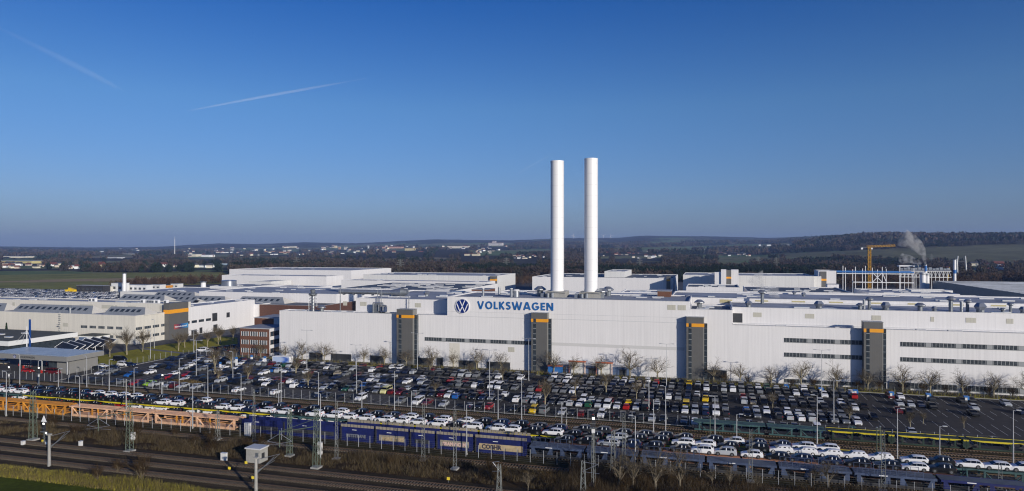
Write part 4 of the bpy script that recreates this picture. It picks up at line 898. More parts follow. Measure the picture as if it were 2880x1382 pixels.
# ------------------------------------------------------------------ cars
# roofline stations: (x at belt, x at roof, roof height); the first and last lie at belt height
CAR = {
 'estate car': dict(L=4.60, wd=.90, H=1.47, lower=[(2.30, .60), (2.16, .76), (1.5, .88), (1.02, .96), (-1.2, .99), (-2.2, 1.0), (-2.30, .86)], top=[(1.04, 1.04, .97), (.80, .28, 1.40), (-.22, -.28, 1.47), (-1.18, -1.18, 1.455), (-2.0, -1.82, 1.38), (-2.24, -2.22, 1.02)]),
 'hatchback': dict(L=4.15, wd=.89, H=1.47, lower=[(2.07, .60), (1.95, .76), (1.35, .88), (.92, .96), (-1.1, .99), (-1.98, 1.0), (-2.07, .84)], top=[(.94, .94, .97), (.70, .16, 1.40), (-.28, -.34, 1.47), (-1.05, -1.02, 1.45), (-1.62, -1.45, 1.38), (-2.0, -1.96, 1.02)]),
 'saloon car': dict(L=4.65, wd=.91, H=1.44, lower=[(2.32, .60), (2.2, .74), (1.5, .86), (1.02, .93), (-1.4, .98), (-2.2, .98), (-2.32, .80)], top=[(1.04, 1.04, .94), (.80, .22, 1.36), (-.25, -.3, 1.43), (-1.1, -.95, 1.40), (-1.5, -1.25, 1.27), (-1.85, -1.8, .99)]),
 'off-road car': dict(L=4.45, wd=.93, H=1.66, lower=[(2.22, .66), (2.12, .88), (1.5, 1.02), (1.05, 1.08), (-1.2, 1.12), (-2.12, 1.12), (-2.22, .9)], top=[(1.06, 1.06, 1.09), (.84, .40, 1.56), (-.22, -.26, 1.66), (-1.15, -1.12, 1.65), (-1.8, -1.66, 1.57), (-2.16, -2.12, 1.14)]),
 'people carrier': dict(L=4.5, wd=.93, H=1.82, lower=[(2.25, .66), (2.14, .88), (1.7, 1.02), (1.4, 1.08), (-1.2, 1.10), (-2.2, 1.10), (-2.25, .8)], top=[(1.44, 1.44, 1.09), (1.15, .62, 1.70), (-.2, -.24, 1.82), (-1.1, -1.1, 1.82), (-1.95, -1.9, 1.78), (-2.22, -2.18, 1.12)]),
 'transporter van': dict(L=5.0, wd=.97, H=2.0, lower=[(2.5, .68), (2.4, .95), (2.05, 1.10), (1.85, 1.16), (-1.2, 1.18), (-2.45, 1.18), (-2.5, .7)], top=[(1.88, 1.88, 1.17), (1.5, 1.05, 1.88), (0, 0, 2.0), (-1.1, -1.1, 2.0), (-2.3, -2.28, 1.97), (-2.48, -2.46, 1.2)]),
}
def offq(P, u0, u1, v0, v1, off):
    a, b_, c, d = [Vector(p) for p in P]
    def at(u, v): return a * (1 - u) * (1 - v) + b_ * u * (1 - v) + c * u * v + d * (1 - u) * v
    n = ((c - a).cross(d - b_)).normalized()
    if n.y > 0: n = -n
    return [tuple(at(u, v) + n * off) for u, v in ((u0, v0), (u1, v0), (u1, v1), (u0, v1))]
def car_meshes(kind, wrapped=False):
    c = CAR[kind]; wd, H, Lh = c['wd'], c['H'], c['L'] / 2; body = MB()
    paint = 'car_wrap' if wrapped else 'car_paint'
    secs = []
    for x, zt in c['lower']:
        k = 1 - .10 * max(0, (abs(x) - Lh * .80) / (Lh * .2)) ** 1.3 if abs(x) > Lh * .8 else 1; y = wd * k
        secs.append([(x, 0, .24), (x, -y * .93, .24), (x, -y, .36), (x, -y * 1.0, .62), (x, -y * .975, zt - .10), (x, -y * .90, zt), (x, 0, zt + .015)])
    n = len(secs[0])
    for i in range(len(secs) - 1):
        for j in range(n - 1):
            a, b_, c_, d = secs[i][j], secs[i + 1][j], secs[i + 1][j + 1], secs[i][j + 1]
            body.quad([a, b_, c_, d], paint); body.quad([(q[0], -q[1], q[2]) for q in (d, c_, b_, a)], paint)
    for sec, fl in ((secs[0], 0), (secs[-1], 1)):
        pts = [p for p in sec] + [(p[0], -p[1], p[2]) for p in sec[::-1][1:-1]]
        body.quad(pts if fl else pts[::-1], paint)
    ty = {'transporter van': .86, 'people carrier': .80}.get(kind, .74)
    G_ = []
    for x, xt, z in c['top']:
        zb = min([q[1] for q in c['lower'] if abs(q[0] - x) < .9] or [.95]) - .02
        zb = np.interp(x, [q[0] for q in c['lower']][::-1], [q[1] for q in c['lower']][::-1]) - .03
        G_.append([(x, -wd * .93, zb), (xt, -wd * ty, z - .035), (xt, -wd * (ty - .1), z), (xt, 0, z + .012)])
    for i in range(len(G_) - 1):
        for j in range(3):
            a, b_, c_, d = G_[i][j], G_[i + 1][j], G_[i + 1][j + 1], G_[i][j + 1]
            body.quad([a, b_, c_, d], paint); body.quad([(q[0], -q[1], q[2]) for q in (d, c_, b_, a)], paint)
    # dark wheel arches and grille are part of the body shell
    wx = (Lh - .88, -Lh + .92); wr = .33 if kind not in ('off-road car', 'transporter van') else .36
    for x in wx:
        for s_ in (-1, 1):
            ring = [(x + (wr + .055) * math.cos(R(a)), max(.25, wr + (wr + .055) * math.sin(R(a)))) for a in range(-40, 221, 20)]
            body.prism(ring, s_ * wd * .90, s_ * (wd + .006), 'tyre')
    body.box(Lh - .04, Lh + .012, -wd * .55, wd * .55, .30, .44, 'tyre')
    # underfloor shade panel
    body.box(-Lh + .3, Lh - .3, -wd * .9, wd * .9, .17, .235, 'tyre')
    side = lambda fl: None
    g = {}
    def side_windows(sg):
        b = MB()
        prs = [(0, 1), (1, 2), (2, 3), (3, 4)]
        for i in range(1, 4):
            P = [G_[i][0], G_[i + 1][0], G_[i + 1][1], G_[i][1]]
            if wrapped: q = offq(P, .28, .72, .42, .82, .03)
            else: q = offq(P, .04 if i > 1 else .0, .96 if i < 3 else .86, .10, .94, .03)
            b.quad([(p[0], p[1] * (1 if sg < 0 else -1), p[2]) for p in (q if sg < 0 else q[::-1])], 'car_glass')
        if not wrapped:
            P = [G_[0][0], G_[1][0], G_[1][1]]; a, b2, c2 = [Vector(p) for p in P]; m = (a + b2 + c2) / 3
            q = [tuple(m + (p - m) * .72 + Vector((0, -.016, .01))) for p in (a, b2, c2)]
            b.quad([(p[0], p[1] * (1 if sg < 0 else -1), p[2]) for p in (q if sg < 0 else q[::-1])], 'car_glass')
        return b
    def top_glass(i, v0, v1, m='car_glass'):
        b = MB(); A, B = G_[i], G_[i + 1]
        # from the left inner edge to the right inner edge, between two stations
        a0, a1 = Vector(A[1]), Vector(B[1]); n = Vector((B[1][2] - A[1][2], 0, -(B[1][0] - A[1][0])))
        n = n.normalized() if n.length else Vector((0, 0, 1)); n = n if n.z > 0 else -n
        p0 = a0.lerp(a1, v0) + n * .05; p1 = a0.lerp(a1, v1) + n * .05
        k0 = 1.16 if i == 0 else 1.0; k1 = 1.0 if i == 0 else 1.12
        b.quad([(p0.x, p0.y * k0, p0.z), (p0.x, -p0.y * k0, p0.z), (p1.x, -p1.y * k1, p1.z), (p1.x, p1.y * k1, p1.z)], m); return b
    g['body'] = body.mesh(kind.replace(' ', '_').replace('-', '_') + '_body'); g['body'].shade_smooth(); g['body'].set_sharp_from_angle(angle=R(35))
    sw = side_windows(-1); sw2 = side_windows(1)
    g['side_window'] = [sw.mesh('side_window'), sw2.mesh('side_window')]
    ws_ = top_glass(0, .14, .92); g['windscreen'] = ws_.mesh('windscreen')
    rw = top_glass(4, .08, .62); g['rear_window'] = rw.mesh('rear_window')
    fm = MB()
    for i, w2 in ((2, .09), (3, .06)):
        a0, a1 = Vector(G_[i][0]), Vector(G_[i][1]); p, q = a0.lerp(a1, .05), a0.lerp(a1, .92)
        for sg in (1, -1): fm.quad([(p.x - w2, (p.y - .05) * sg, p.z), (p.x + w2, (p.y - .05) * sg, p.z), (q.x + w2 * .8, (q.y - .05) * sg, q.z), (q.x - w2 * .8, (q.y - .05) * sg, q.z)], 'white_paint')
    g['protective_film'] = fm.mesh('protective_film')
    allw = MB()
    for b in (sw, sw2, ws_, rw):
        for f_, m_ in zip(b.f, b.m): allw.quad([b.v[q] for q in f_], b.mats[m_])
    g['windows'] = allw.mesh('windows')
    b = MB(); b.tube((0, -.11, 0), (0, .11, 0), wr, wr, 16, 'tyre'); k = 'white_paint' if wrapped else 'rim'
    b.tube((0, -.125, 0), (0, -.112, 0), wr * .64, wr * .66, 10, k); b.tube((0, .112, 0), (0, .125, 0), wr * .66, wr * .64, 10, k)
    g['wheel'] = b.mesh('wheel'); g['wheel_at'] = [(x, s_ * (wd - .10), wr) for x in wx for s_ in (-1, 1)]
    b = MB(); zt = c['lower'][-2][1]
    b.box(-Lh - .012, -Lh + .16, -wd * .86, -wd * .56, zt - .26, zt - .10, 'tail_light'); g['tail_light'] = b.mesh('tail_light')
    b = MB(); zt = c['lower'][0][1]; b.box(Lh - .14, Lh + .012, -wd * .86, -wd * .52, zt - .06, zt + .08, 'head_light'); g['head_light'] = b.mesh('head_light')
    return g
CM = {k: car_meshes(k) for k in CAR}; CM['foil wrapped estate car'] = car_meshes('estate car', True)
PAINT = {'white': (.80, .80, .80), 'black': (.006, .007, .009), 'dark grey': (.025, .028, .034), 'dark blue': (.008, .018, .055), 'silver': (.42, .44, .46), 'grey': (.17, .18, .19), 'red': (.36, .015, .015), 'dark red': (.12, .01, .015), 'blue': (.02, .12, .40),
         'yellow': (.85, .55, .01), 'green': (.02, .09, .05), 'lime green': (.35, .60, .03), 'beige': (.40, .34, .24), 'brown': (.10, .06, .03), 'pale yellow': (.70, .66, .30)}
def place_car(kind, colour, x, y, z, rz, label, group, name, detail=2):
    film = name == 'new_car' and colour != 'white'
    g = CM[kind]; r = bpy.data.objects.new(name, None); COL.objects.link(r); r.location = (x, y, z); r.rotation_euler = (0, 0, rz); r.empty_display_size = .3
    tag(r, label, 'car' if 'van' not in kind else 'van', group)
    def ch(n_, me, loc=None, sc_=None):
        o = bpy.data.objects.new(n_, me); COL.objects.link(o); o.parent = r
        if loc: o.location = loc
        if sc_: o.scale = sc_
        return o
    o = ch('body', g['body']); o.color = (*PAINT[colour], 1)
    if film: ch('protective_film', g['protective_film'])
    if detail >= 2:
        ch('windscreen', g['windscreen']); ch('rear_window', g['rear_window'])
        for q in g['side_window']: ch('side_window', q)
        for l in g['wheel_at']: ch('wheel', g['wheel'], l)
        for s_ in (1, -1): ch('tail_light', g['tail_light'], None, (1, s_, 1)); ch('head_light', g['head_light'], None, (1, s_, 1))
    elif detail == 1:
        ch('windows', g['windows'])
        for l in g['wheel_at']: ch('wheel', g['wheel'], l)
        for s_ in (1, -1): ch('head_light', g['head_light'], None, (1, s_, 1)); 
        ch('tail_light', g['tail_light'])
    else:
        ch('windows', g['windows'])
        for l in g['wheel_at'][:4:1]: ch('wheel', g['wheel'], l)
    return r

# ------------------------------------------------------------------ wagons; local x along the track from the left end, y = 0 on its centre line
DK_LOW, DK_UP = .95, 2.62
def bogies(r, L, z=.46):
    for x in (1.6, L / 2 - 1.2, L / 2 + 1.2, L - 1.6):
        b = MB()
        for s_ in (-1, 1): b.tube((x, s_ * .68, z + .36), (x, s_ * .80, z + .36), z, z, 14, 'wagon_dark')
        b.box(x - .7, x + .7, -.95, -.85, z + .2, z + .5, 'wagon_dark'); b.build('wheelset', r)
def deck(b, x0, x1, y, z, m, th=.12):
    b.box(x0, x1, -y, y, z, z + th, m)
def carrier(s0, L, t, steel, beam, label, group, style='posts', upz=DK_UP, lowz=DK_LOW):
    r = thing('car_carrier_wagon', s0, t, 0, label, 'railway wagon', group)
    b = MB(); deck(b, .3, L - .3, 1.42, lowz - .13, 'wagon_dark'); b.box(.3, L - .3, -1.50, -1.43, lowz - .34, lowz - .02, steel); b.box(.3, L - .3, 1.43, 1.5, lowz - .34, lowz - .02, steel); b.build('lower_deck', r)
    b = MB(); deck(b, 0, L, 1.40, upz - .13, steel)
    for y in (-1, 1):
        x = .0; ys = (y * 1.41, y * 1.52)
        # beam deepest mid wagon half
        for a, c, h0, h1 in ((0, L * .12, .08, .34), (L * .12, L * .38, .34, .36), (L * .38, L * .5, .36, .10), (L * .5, L * .62, .10, .36), (L * .62, L * .88, .36, .34), (L * .88, L, .34, .08)):
            b.hexa([(a, ys[0], upz + .06 - h0), (c, ys[0], upz + .06 - h1), (c, ys[1], upz + .06 - h1), (a, ys[1], upz + .06 - h0), (a, ys[0], upz + .06), (c, ys[0], upz + .06), (c, ys[1], upz + .06), (a, ys[1], upz + .06)], beam)
    b.build('upper_deck', r)
    for x in (L * .09, L * .42, L * .58, L * .91):
        for y in (-1.46, 1.46):
            b = MB(); b.box(x - .17, x + .17, y - .07, y + .07, lowz - .01, upz - .26, steel)
            if style == 'struts' and y < 0:
                dx = 1.3 if x in (L * .09, L * .58) else -1.3
                b.tube((x, y, upz - .35), (x + dx, y, lowz), .10, .10, 4, steel)
            b.build('post', r)
    bogies(r, L)
    b = MB()
    for x in (-.35, L - .1): b.tube((x, 0, .95), (x + .45, 0, .95), .09, .09, 6, 'wagon_dark')
    for y in (-.75, .75):
        for x, d in ((-.18, .3), (L - .12, .3)): b.tube((x, y, .98), (x + d, y, .98), .2, .2, 8, 'wagon_dark')
    b.build('buffer', r)
    return r
def pink_wagon(s0, L, t, steel, label):
    """empty carrier with a sloping lattice deck"""
    r = thing('empty_carrier_wagon', s0, t, 0, label, 'railway wagon', 'empty orange and pink carrier wagons')
    zt = 2.95
    b = MB()
    for k in range(int(L / .5)): b.box(k * .5, k * .5 + .38, -1.35, 1.35, zt - .10, zt - .02, steel)
    for y in (-1.5, -.6, .6, 1.4): b.box(0, L, y, y + .10, zt - .26, zt + .02, steel)
    b.build('upper_deck', r)
    b = MB(); b.box(.8, L - .8, -1.46, 1.46, .78, .92, steel); b.box(.8, L - .8, -1.56, -1.47, .45, 1.02, steel); b.box(.8, L - .8, 1.47, 1.56, .45, 1.02, steel); b.build('lower_deck', r)
    for x in (L * .04, L * .47, L * .53, L * .96):
        d = 1 if x in (L * .04, L * .53) else -1
        b = MB(); b.box(x - .28, x + .28, -1.55, -1.42, .93, zt - .27, steel); b.tube((x + d * .1, -1.5, zt - .3), (x + d * 1.9, -1.5, 1.0), .16, .16, 4, steel); b.build('post', r)
        b = MB(); b.box(x - .28, x + .28, 1.42, 1.55, .93, zt - .27, steel); b.build('post', r)
    for x in (L * .29, L * .36, L * .68, L * .75): b = MB(); b.box(x - .2, x + .2, -1.54, -1.40, .93, zt - .27, 'orange_steel'); b.build('post', r)
    b = MB(); b.box(1, L - 1, 1.25, 1.32, 1.4, 1.5, steel); b.box(1, L - 1, -1.5, -1.45, 1.9, 1.97, 'orange_steel')
    b.build('side_rail', r); bogies(r, L)
    return r
def blue_wagon(s0, L, t, label, panel=None, txt=None, tm='paint_pink', mesh_top=True):
    r = thing('closed_carrier_wagon', s0, t, 0, label, 'railway wagon', 'blue closed carrier wagons')
    H = 3.35
    part_box(r, 'side_wall', 0, L, -1.5, -1.42, .55, H, 'blue_steel'); part_box(r, 'far_side_wall', 0, L, 1.42, 1.5, .55, H, 'blue_steel'); part_box(r, 'floor', 0, L, -1.415, 1.415, .8, .95, 'wagon_dark')
    part_box(r, 'upper_deck', 0, L, -1.415, 1.415, 2.2, 2.3, 'wagon_dark')
    part_box(r, 'skirt', .2, L - .2, -1.54, -1.505, .30, .78, 'blue_steel')
    b = MB()
    for k in range(int(L / .9) + 1): b.box(k * .9 - .04, k * .9 + .04, -1.53, -1.505, .8, H - .02, 'blue_steel')
    b.box(0, L, -1.56, -1.505, H - .12, H + .02, 'blue_steel'); b.build('rib', r)
    if mesh_top:
        for y, zz1, zz2 in ((-1.49, H + .03, H + .62), (1.45, H + .35, H + .95)):
            b = MB(); n = max(3, int(L / .82))
            for k in range(n): b.box(L * k / n + .05, L * (k + 1) / n - .06, y, y + .04, zz1, zz2, 'mesh_panel')
            b.build('side_screen', r)
        part_box(r, 'far_rail', 0, L, 1.40, 1.52, H + .01, H + .34, 'blue_steel')
    part_box(r, 'end_post', -.02, .28, -1.57, -1.51, .5, H + .02, 'wagon_dark')
    if panel: part_box(r, 'side_panel', .9, L - .9, -1.60, -1.565, 1.0, 2.25, panel)
    elif not txt: part_box(r, 'side_opening', 1.2, L - 1.2, -1.585, -1.565, 1.1, 2.0, 'wagon_dark')
    if txt: text_mesh('graffiti', txt, 1.25 if len(txt) < 9 else .95, tm, r, (1.5, -1.62, 1.2), (R(90), 0, 0), off=.055)
    part_box(r, 'white_plate', L * .35, L * .35 + 1.1, -1.59, -1.57, 2.75, 2.87, 'white_paint')
    bogies(r, L, .42); return r
def slate_wagon(s0, L, t, label, m='slate_steel', rails=True):
    r = thing('open_carrier_wagon', s0, t, 0, label, 'railway wagon', 'slate blue open carrier wagons'); zd = 2.55
    part_box(r, 'upper_deck', 0, L, -1.42, 1.42, zd - .16, zd, m, 'roof_dark'); part_box(r, 'deck_beam', 0, L, -1.54, -1.425, zd - .36, zd + .04, m); part_box(r, 'deck_beam', 0, L, 1.425, 1.54, zd - .36, zd + .04, m)
    part_box(r, 'lower_deck', .5, L - .5, -1.45, 1.45, .72, .86, 'wagon_dark'); part_box(r, 'lower_beam', .5, L - .5, -1.54, -1.46, .42, .98, 'wagon_dark')
    for x in (.7, L * .5 - 1.1, L * .5 + 1.1, L - .7):
        b = MB(); d = .5 if x in (.7, L * .5 + 1.1) else -.5
        b.hexa([(x - .35 - max(0, -d), -1.53, .99), (x + .35 + max(0, d), -1.53, .99), (x + .35 + max(0, d), -1.44, .99), (x - .35 - max(0, -d), -1.44, .99), (x - .3, -1.53, zd - .37), (x + .3, -1.53, zd - .37), (x + .3, -1.44, zd - .37), (x - .3, -1.44, zd - .37)], m); b.build('post', r)
        b = MB(); b.box(x - .3, x + .3, 1.44, 1.53, .99, zd - .37, m); b.build('post', r)
    if rails:
        k = 0; x = .4
        while x < L - 3:
            w_ = random.uniform(2.6, 4.2); b = MB()
            for y in (-1.5,):
                b.box(x, x + w_, y, y + .05, zd + .95, zd + 1.02, m); b.box(x, x + w_, y, y + .04, zd + .5, zd + .54, m)
                for q in range(4): b.box(x + w_ * q / 3 - .04, x + w_ * q / 3 + .04, y, y + .05, zd + .045, zd + 1.02, m)
            b.build('side_rail', r); b = MB()
            b.box(x, x + w_, 1.45, 1.5, zd + .95, zd + 1.02, m)
            for q in range(4): b.box(x + w_ * q / 3 - .04, x + w_ * q / 3 + .04, 1.45, 1.5, zd + .045, zd + 1.02, m)
            b.build('side_rail', r); x += w_ + random.uniform(.2, .9)
    part_box(r, 'white_plate', L * .3, L * .3 + 1.4, -1.56, -1.545, zd - .22, zd - .06, 'white_paint')
    bogies(r, L, .42); return r

TA, TB, TC, TD = 137.2, 141.0, 144.8, 148.6
sA = lambda px: S(px, TA - 1.5)
def seq(px_list, fn):
    for i, (a, c) in enumerate(px_list): fn(i, sA(a) + .12, sA(c) - sA(a) - .35)
o_lab = ['orange empty carrier wagon at the left picture edge', 'orange empty carrier wagon just left of the pink ones']
seq([(-95, 60), (60, 190)], lambda i, s, L: pink_wagon(s, L, TA, 'orange_steel', o_lab[i]))
p_lab = ['pink empty carrier wagon coupled to the orange one', 'faded pink empty carrier wagon coupled to the blue wagons']
seq([(193, 428), (428, 671)], lambda i, s, L: pink_wagon(s, L, TA, 'pink_steel', p_lab[i]))
bl = [(676, 797, 'plain blue closed wagon next to the pink wagon', None, None, 0), (797, 955, 'longest plain blue closed wagon with dark side opening', None, None, 0), (957, 1054, 'blue wagon with grey painted letters and small red mark', None, 'PETSTRANI', 1), (1055, 1151, 'blue wagon with pale block letters on a brown panel', 'mesh_panel', 'AGRES KISES', 1), (1152, 1225, 'blue wagon with dark doors and no lettering', None, None, 1), (1226, 1333, 'blue wagon with crowded pink graffiti', 'mesh_panel', 'SRAMSBCEM', 1), (1335, 1485, 'blue wagon with large pink and brown graffiti panel at the right end', 'paint_beige', 'COBHR', 1)]
for a, c, lb, pn, tx, mt in bl:
    blue_wagon(sA(a) + .1, sA(c) - sA(a) - .3, TA, lb, pn, tx, 'graffiti_grey' if tx == 'PETSTRANI' else ('paint_beige' if 'AGRES' in (tx or '') else ('paint_pink' if pn == 'mesh_panel' else 'paint_dark')), bool(mt))
sl = [(1488, 1644), (1645, 1796), (1800, 1985), (1987, 2188), (2190, 2400), (2402, 2640), (2645, 2900)]
for i, (a, c) in enumerate(sl):
    m = 'slate_steel' if i < 6 else 'blue_steel'
    slate_wagon(sA(a) + .1, sA(c) - sA(a) - .3, TA, '%s open two deck wagon, %s from the left in the front train' % ('slate blue railed' if i < 2 else 'slate blue' if i < 6 else 'deep blue', nth(i + 1)), m, i in (0, 1, 2, 4, 5))
# loaded trains: white W, dark D, silver S, foil wrapped F; columns are photo pixels of each car
def loaded(t, dk, items, rowname, grp, flip=False):
    for i, (px, c) in enumerate(items):
        s = S(px, t); x, y, z = W(s, t, dk)
        kind = 'foil wrapped estate car' if c == 'F' else random.choices(['estate car', 'hatchback', 'off-road car'], [7, 1.5, 1.5] if c == 'W' else [3, 3, 4])[0]
        if kind == 'off-road car' and dk < 2: kind = 'hatchback'
        col = {'W': 'white', 'F': 'white', 'D': random.choices(['black', 'dark grey', 'dark blue'], [5, 2, 2])[0], 'S': 'silver', 'R': 'red'}[c]
        kn = kind if c == 'F' else '%s %s' % (col, kind)
        place_car(kind, col, x, y, z, TH + math.pi, ('%s, %s from left on the %s' % (kn, nth(i + 1), rowname)), grp, 'new_car', 2)
def zz(o, xs): return [o + x / 3.114 for x in xs]
back = [(p, c) for p, c in zip(zz(0, [-190, -95, 5, 105, 215, 325, 425, 515, 625, 735]), 'DDDDDDDDDD')] + [(p, 'W') for p in zz(0, [850, 960, 1070, 1182])] + [(p, c) for p, c in zip(zz(0, [1300, 1415, 1545, 1665, 1785, 1915, 2035, 2150]), 'DDDDWDDD')] + \
       [(p, c) for p, c in zip(zz(720, [70, 200, 325, 490, 610, 735, 910, 1050, 1190, 1340, 1495, 1630, 1835, 1990, 2140]), 'DDDDDWDDDWDWWDD')] + [(p, c) for p, c in zip(zz(1440, [65, 225, 395, 620, 785, 960, 1150, 1320, 1500, 1755, 1945, 2140]), 'DDDDDDDDDDWD')] + [(p, c) for p, c in zip(zz(2160, [110, 312, 515]), 'DWW')]
mid = [(p, c) for p, c in zip(zz(0, [-20, 75, 180, 310, 405, 515, 625, 730, 845, 960, 1075, 1190, 1315, 1425, 1545, 1705, 1840, 1945, 2070, 2190]), 'WWWDDDDDDDDDDWWDDWWD')] + \
      [(p, c) for p, c in zip(zz(720, [90, 245, 380, 517, 675, 815, 955, 1128, 1272, 1420, 1592, 1745, 1900, 2100]), 'WWDWWWWWWWWDWW')] + [(p, c) for p, c in zip(zz(1440, [-10, 180, 360, 530, 705, 925, 1095, 1280, 1500, 1695, 1895, 2150]), 'WDWDDSDDWWDD')] + [(p, c) for p, c in zip(zz(2160, [110, 320, 540, 755, 980, 1280, 1510, 1750, 2000, 2230]), 'FFFFFWDWWW')]
front = [(p, c) for p, c in zip(zz(1440, [465, 660, 850, 1040, 1240, 1475, 1668, 1865, 2100, 2310]), 'DDSDDDWSWW')] + [(p, c) for p, c in zip(zz(2160, [80, 280, 540, 780, 1040, 1280, 1520]), 'DDDDDWD')]
front = [q for q in front if q[0] not in ()]; front.pop(9)
low = [(p, c) for p, c in zip(zz(0, [75, 180, 290, 400, 510, 610, 730, 840, 970, 1080, 1190, 1300, 1420, 1540, 1705, 1815, 1930, 2060, 2180]), 'DWDDDDDDDRWWWDWWDDW')] + [(p, c) for p, c in zip(zz(720, [85, 250, 375, 510, 665, 810, 960, 1130, 1270, 1420, 1592, 1740, 1890, 2120]), 'WFWWFWFWWWWWDD')] + [(p, c) for p, c in zip(zz(1440, [45, 170]), 'WD')]
loaded(TD, DK_UP, back, 'upper deck of the rear loaded train', 'new cars on the upper deck of the rear train')
loaded(TC, DK_UP, mid, 'upper deck of the middle loaded train', 'new cars on the upper deck of the middle train')
loaded(TC, DK_LOW, low, 'lower deck of the middle loaded train', 'new cars on the lower deck of the middle train')
loaded(TB, 2.35, front, 'deck of the front loaded train', 'new cars on the front train')
def train(t, px0, cuts, kinds, rowname, grp, upz=DK_UP):
    for i in range(len(cuts) - 1):
        s0, s1 = S(cuts[i], t), S(cuts[i + 1], t); k = kinds[i]
        st, bm = {'y': ('green_steel', 'yellow_steel'), 't': ('teal_steel', 'teal_steel'), 'o': ('pale_orange_steel', 'pale_orange_steel'), 'b': ('brick_dark', 'brick_dark')}[k]
        carrier(s0 + .15, s1 - s0 - .4, t, st, bm, '%s carrier wagon, %s from left of the %s' % ({'y': 'green and yellow', 't': 'blue green', 'o': 'rusty orange', 'b': 'brown'}[k], nth(i + 1), rowname), grp, 'struts' if k == 't' else 'posts', upz)
train(TC, 0, [-40, 76, 283, 520, 625, 772, 915, 1054, 1190, 1362, 1522, 1725, 1960, 2255, 2580, 2900], 'tyyyyttyyyyyytt', 'middle loaded train', 'wagons of the middle loaded train')
train(TD, 0, [-60, 120, 330, 530, 700, 880, 1080, 1290, 1500, 1730, 1975, 2400], 'yytyybbyyyy', 'rear loaded train', 'wagons of the rear loaded train')
train(TB, 0, [1545, 1660, 1862, 2085, 2305, 2680], 'bboob', 'front loaded train', 'wagons of the front loaded train', 2.35)
train(167.0, 0, [1948, 2155, 2323, 2492, 2515, 2700, 2722, 3000], 'ttyyyyy', 'empty train by the car park', 'empty carrier wagons by the car park', 2.5)

# ------------------------------------------------------------------ parked cars
rows = [(174.4, 'front'), (185.0, 'second'), (190.4, 'third'), (200.6, 'fourth'), (206.0, 'fifth'), (216.4, 'sixth'), (221.8, 'rearmost')]
cols_w = [('white', 13), ('silver', 12), ('grey', 12), ('black', 28), ('dark grey', 18), ('dark blue', 10), ('red', 1.2), ('dark red', 2.6), ('blue', .7), ('green', .5), ('beige', .8), ('yellow', .05), ('brown', 1)]
kinds_w = [('hatchback', 40), ('estate car', 24), ('saloon car', 14), ('off-road car', 12), ('people carrier', 8), ('transporter van', 2)]
slots = []
random.seed(21)
lamp_ss = []
for ri, (t, rn) in enumerate(rows):
    s = -200.0; e = S(2460 if ri > 1 else 2400, t)
    while s < 86:
        px = 1440 + FPX * (s * CU - t * SU) / (s * SU + t * CU)
        if px < 300: occ = .62
        elif px < 470: occ = .35 if ri > 2 else .68
        elif px < 640: occ = .80 if ri < 5 else .6
        elif px < 1000: occ = [.30, .70, .78, .72, .80, .84, .86][ri]
        elif px < 1440: occ = [.72, .92, .95, .93, .94, .94, .95][ri]
        elif px < 1960: occ = [.88, .95, .95, .90, .95, .95, .93][ri]
        elif px < 2410: occ = [.93, .95, .95, .93, .9, .93, .9][ri]
        else: occ = 0
        if px < 170: occ = 0
        if int((s + 300) / 2.55) % 24 in (0,): occ *= .12
        if random.random() < occ: slots.append((ri, s, t, px))
        s += 2.55
slots += [(0, S(2577, 172.6), 172.6, 2577)]
RL = [(1045, 400, 'dark red'), (1135, 408, 'white'), (1380, 420, 'black'), (1462, 428, 'dark grey'), (1112, 468, 'silver'), (1195, 472, 'black'), (1285, 482, 'silver'), (1355, 482, 'dark blue'), (1440, 494, 'black'), (1177, 535, 'dark red'), (1250, 540, 'black'), (1310, 730, 'silver'), (1777, 505, 'silver'), (1840, 560, 'black'), (1722, 445, 'dark grey'), (1790, 442, 'black'), (2046, 468, 'silver'), (2030, 812, 'black'), (880, 500, 'black'), (905, 585, 'black'), (2236, 545, 'dark blue')]
items = []
for ri, s, t, px in slots:
    col = random.choices([c for c, _ in cols_w], [c for _, c in cols_w])[0]; kd = random.choices([c for c, _ in kinds_w], [c for _, c in kinds_w])[0]
    x, y, z = W(s + random.uniform(-.12, .12), t + random.uniform(-.35, .35)); items.append([ri, s, px, x, y, col, kd, random.random() < (.72 if ri % 2 else .6)])
for px, py, col in RL:
    px, py = 2160 + px / 3.114, 985 + (py + 14) / 3.114; s, t = G(px, py); ri = min(range(7), key=lambda i: abs(rows[i][0] - t)); s = round((s + 200) / 2.55) * 2.55 - 200; x, y, z = W(s, t); items.append([ri, s, px, x, y, col, random.choice(['hatchback', 'saloon car', 'estate car']), True])
# a few cars that stand out in the photograph
def special(px, ri, col, kd):
    c = min((q for q in items if q[0] == ri), key=lambda q: abs(q[2] - px)); c[5] = col; c[6] = kd; c[7] = True
for q in ((1087, 1, 'pale yellow', 'transporter van'), (1925, 2, 'yellow', 'transporter van'), (1501, 0, 'yellow', 'people carrier'), (1995, 3, 'yellow', 'hatchback'), (1948, 6, 'yellow', 'hatchback'), (1016, 2, 'blue', 'hatchback'), (1895, 0, 'grey', 'saloon car'),
          (1170, 0, 'white', 'transporter van'), (1032, 0, 'white', 'people carrier'), (2290, 0, 'white', 'people carrier'), (2022, 1, 'white', 'transporter van'), (1722, 1, 'white', 'transporter van'), (1650, 2, 'white', 'people carrier'), (1362, 0, 'red', 'hatchback'), (1275, 4, 'red', 'hatchback'), (1060, 6, 'red', 'saloon car'), (845, 6, 'red', 'hatchback'), (465, 1, 'red', 'saloon car'), (425, 0, 'lime green', 'hatchback'), (1397, 3, 'white', 'transporter van'), (1690, 0, 'white', 'people carrier')): special(*q)
items.sort(key=lambda q: (q[4] ** 2 + q[3] ** 2))
near_i, rest = items[:300], items[300:]
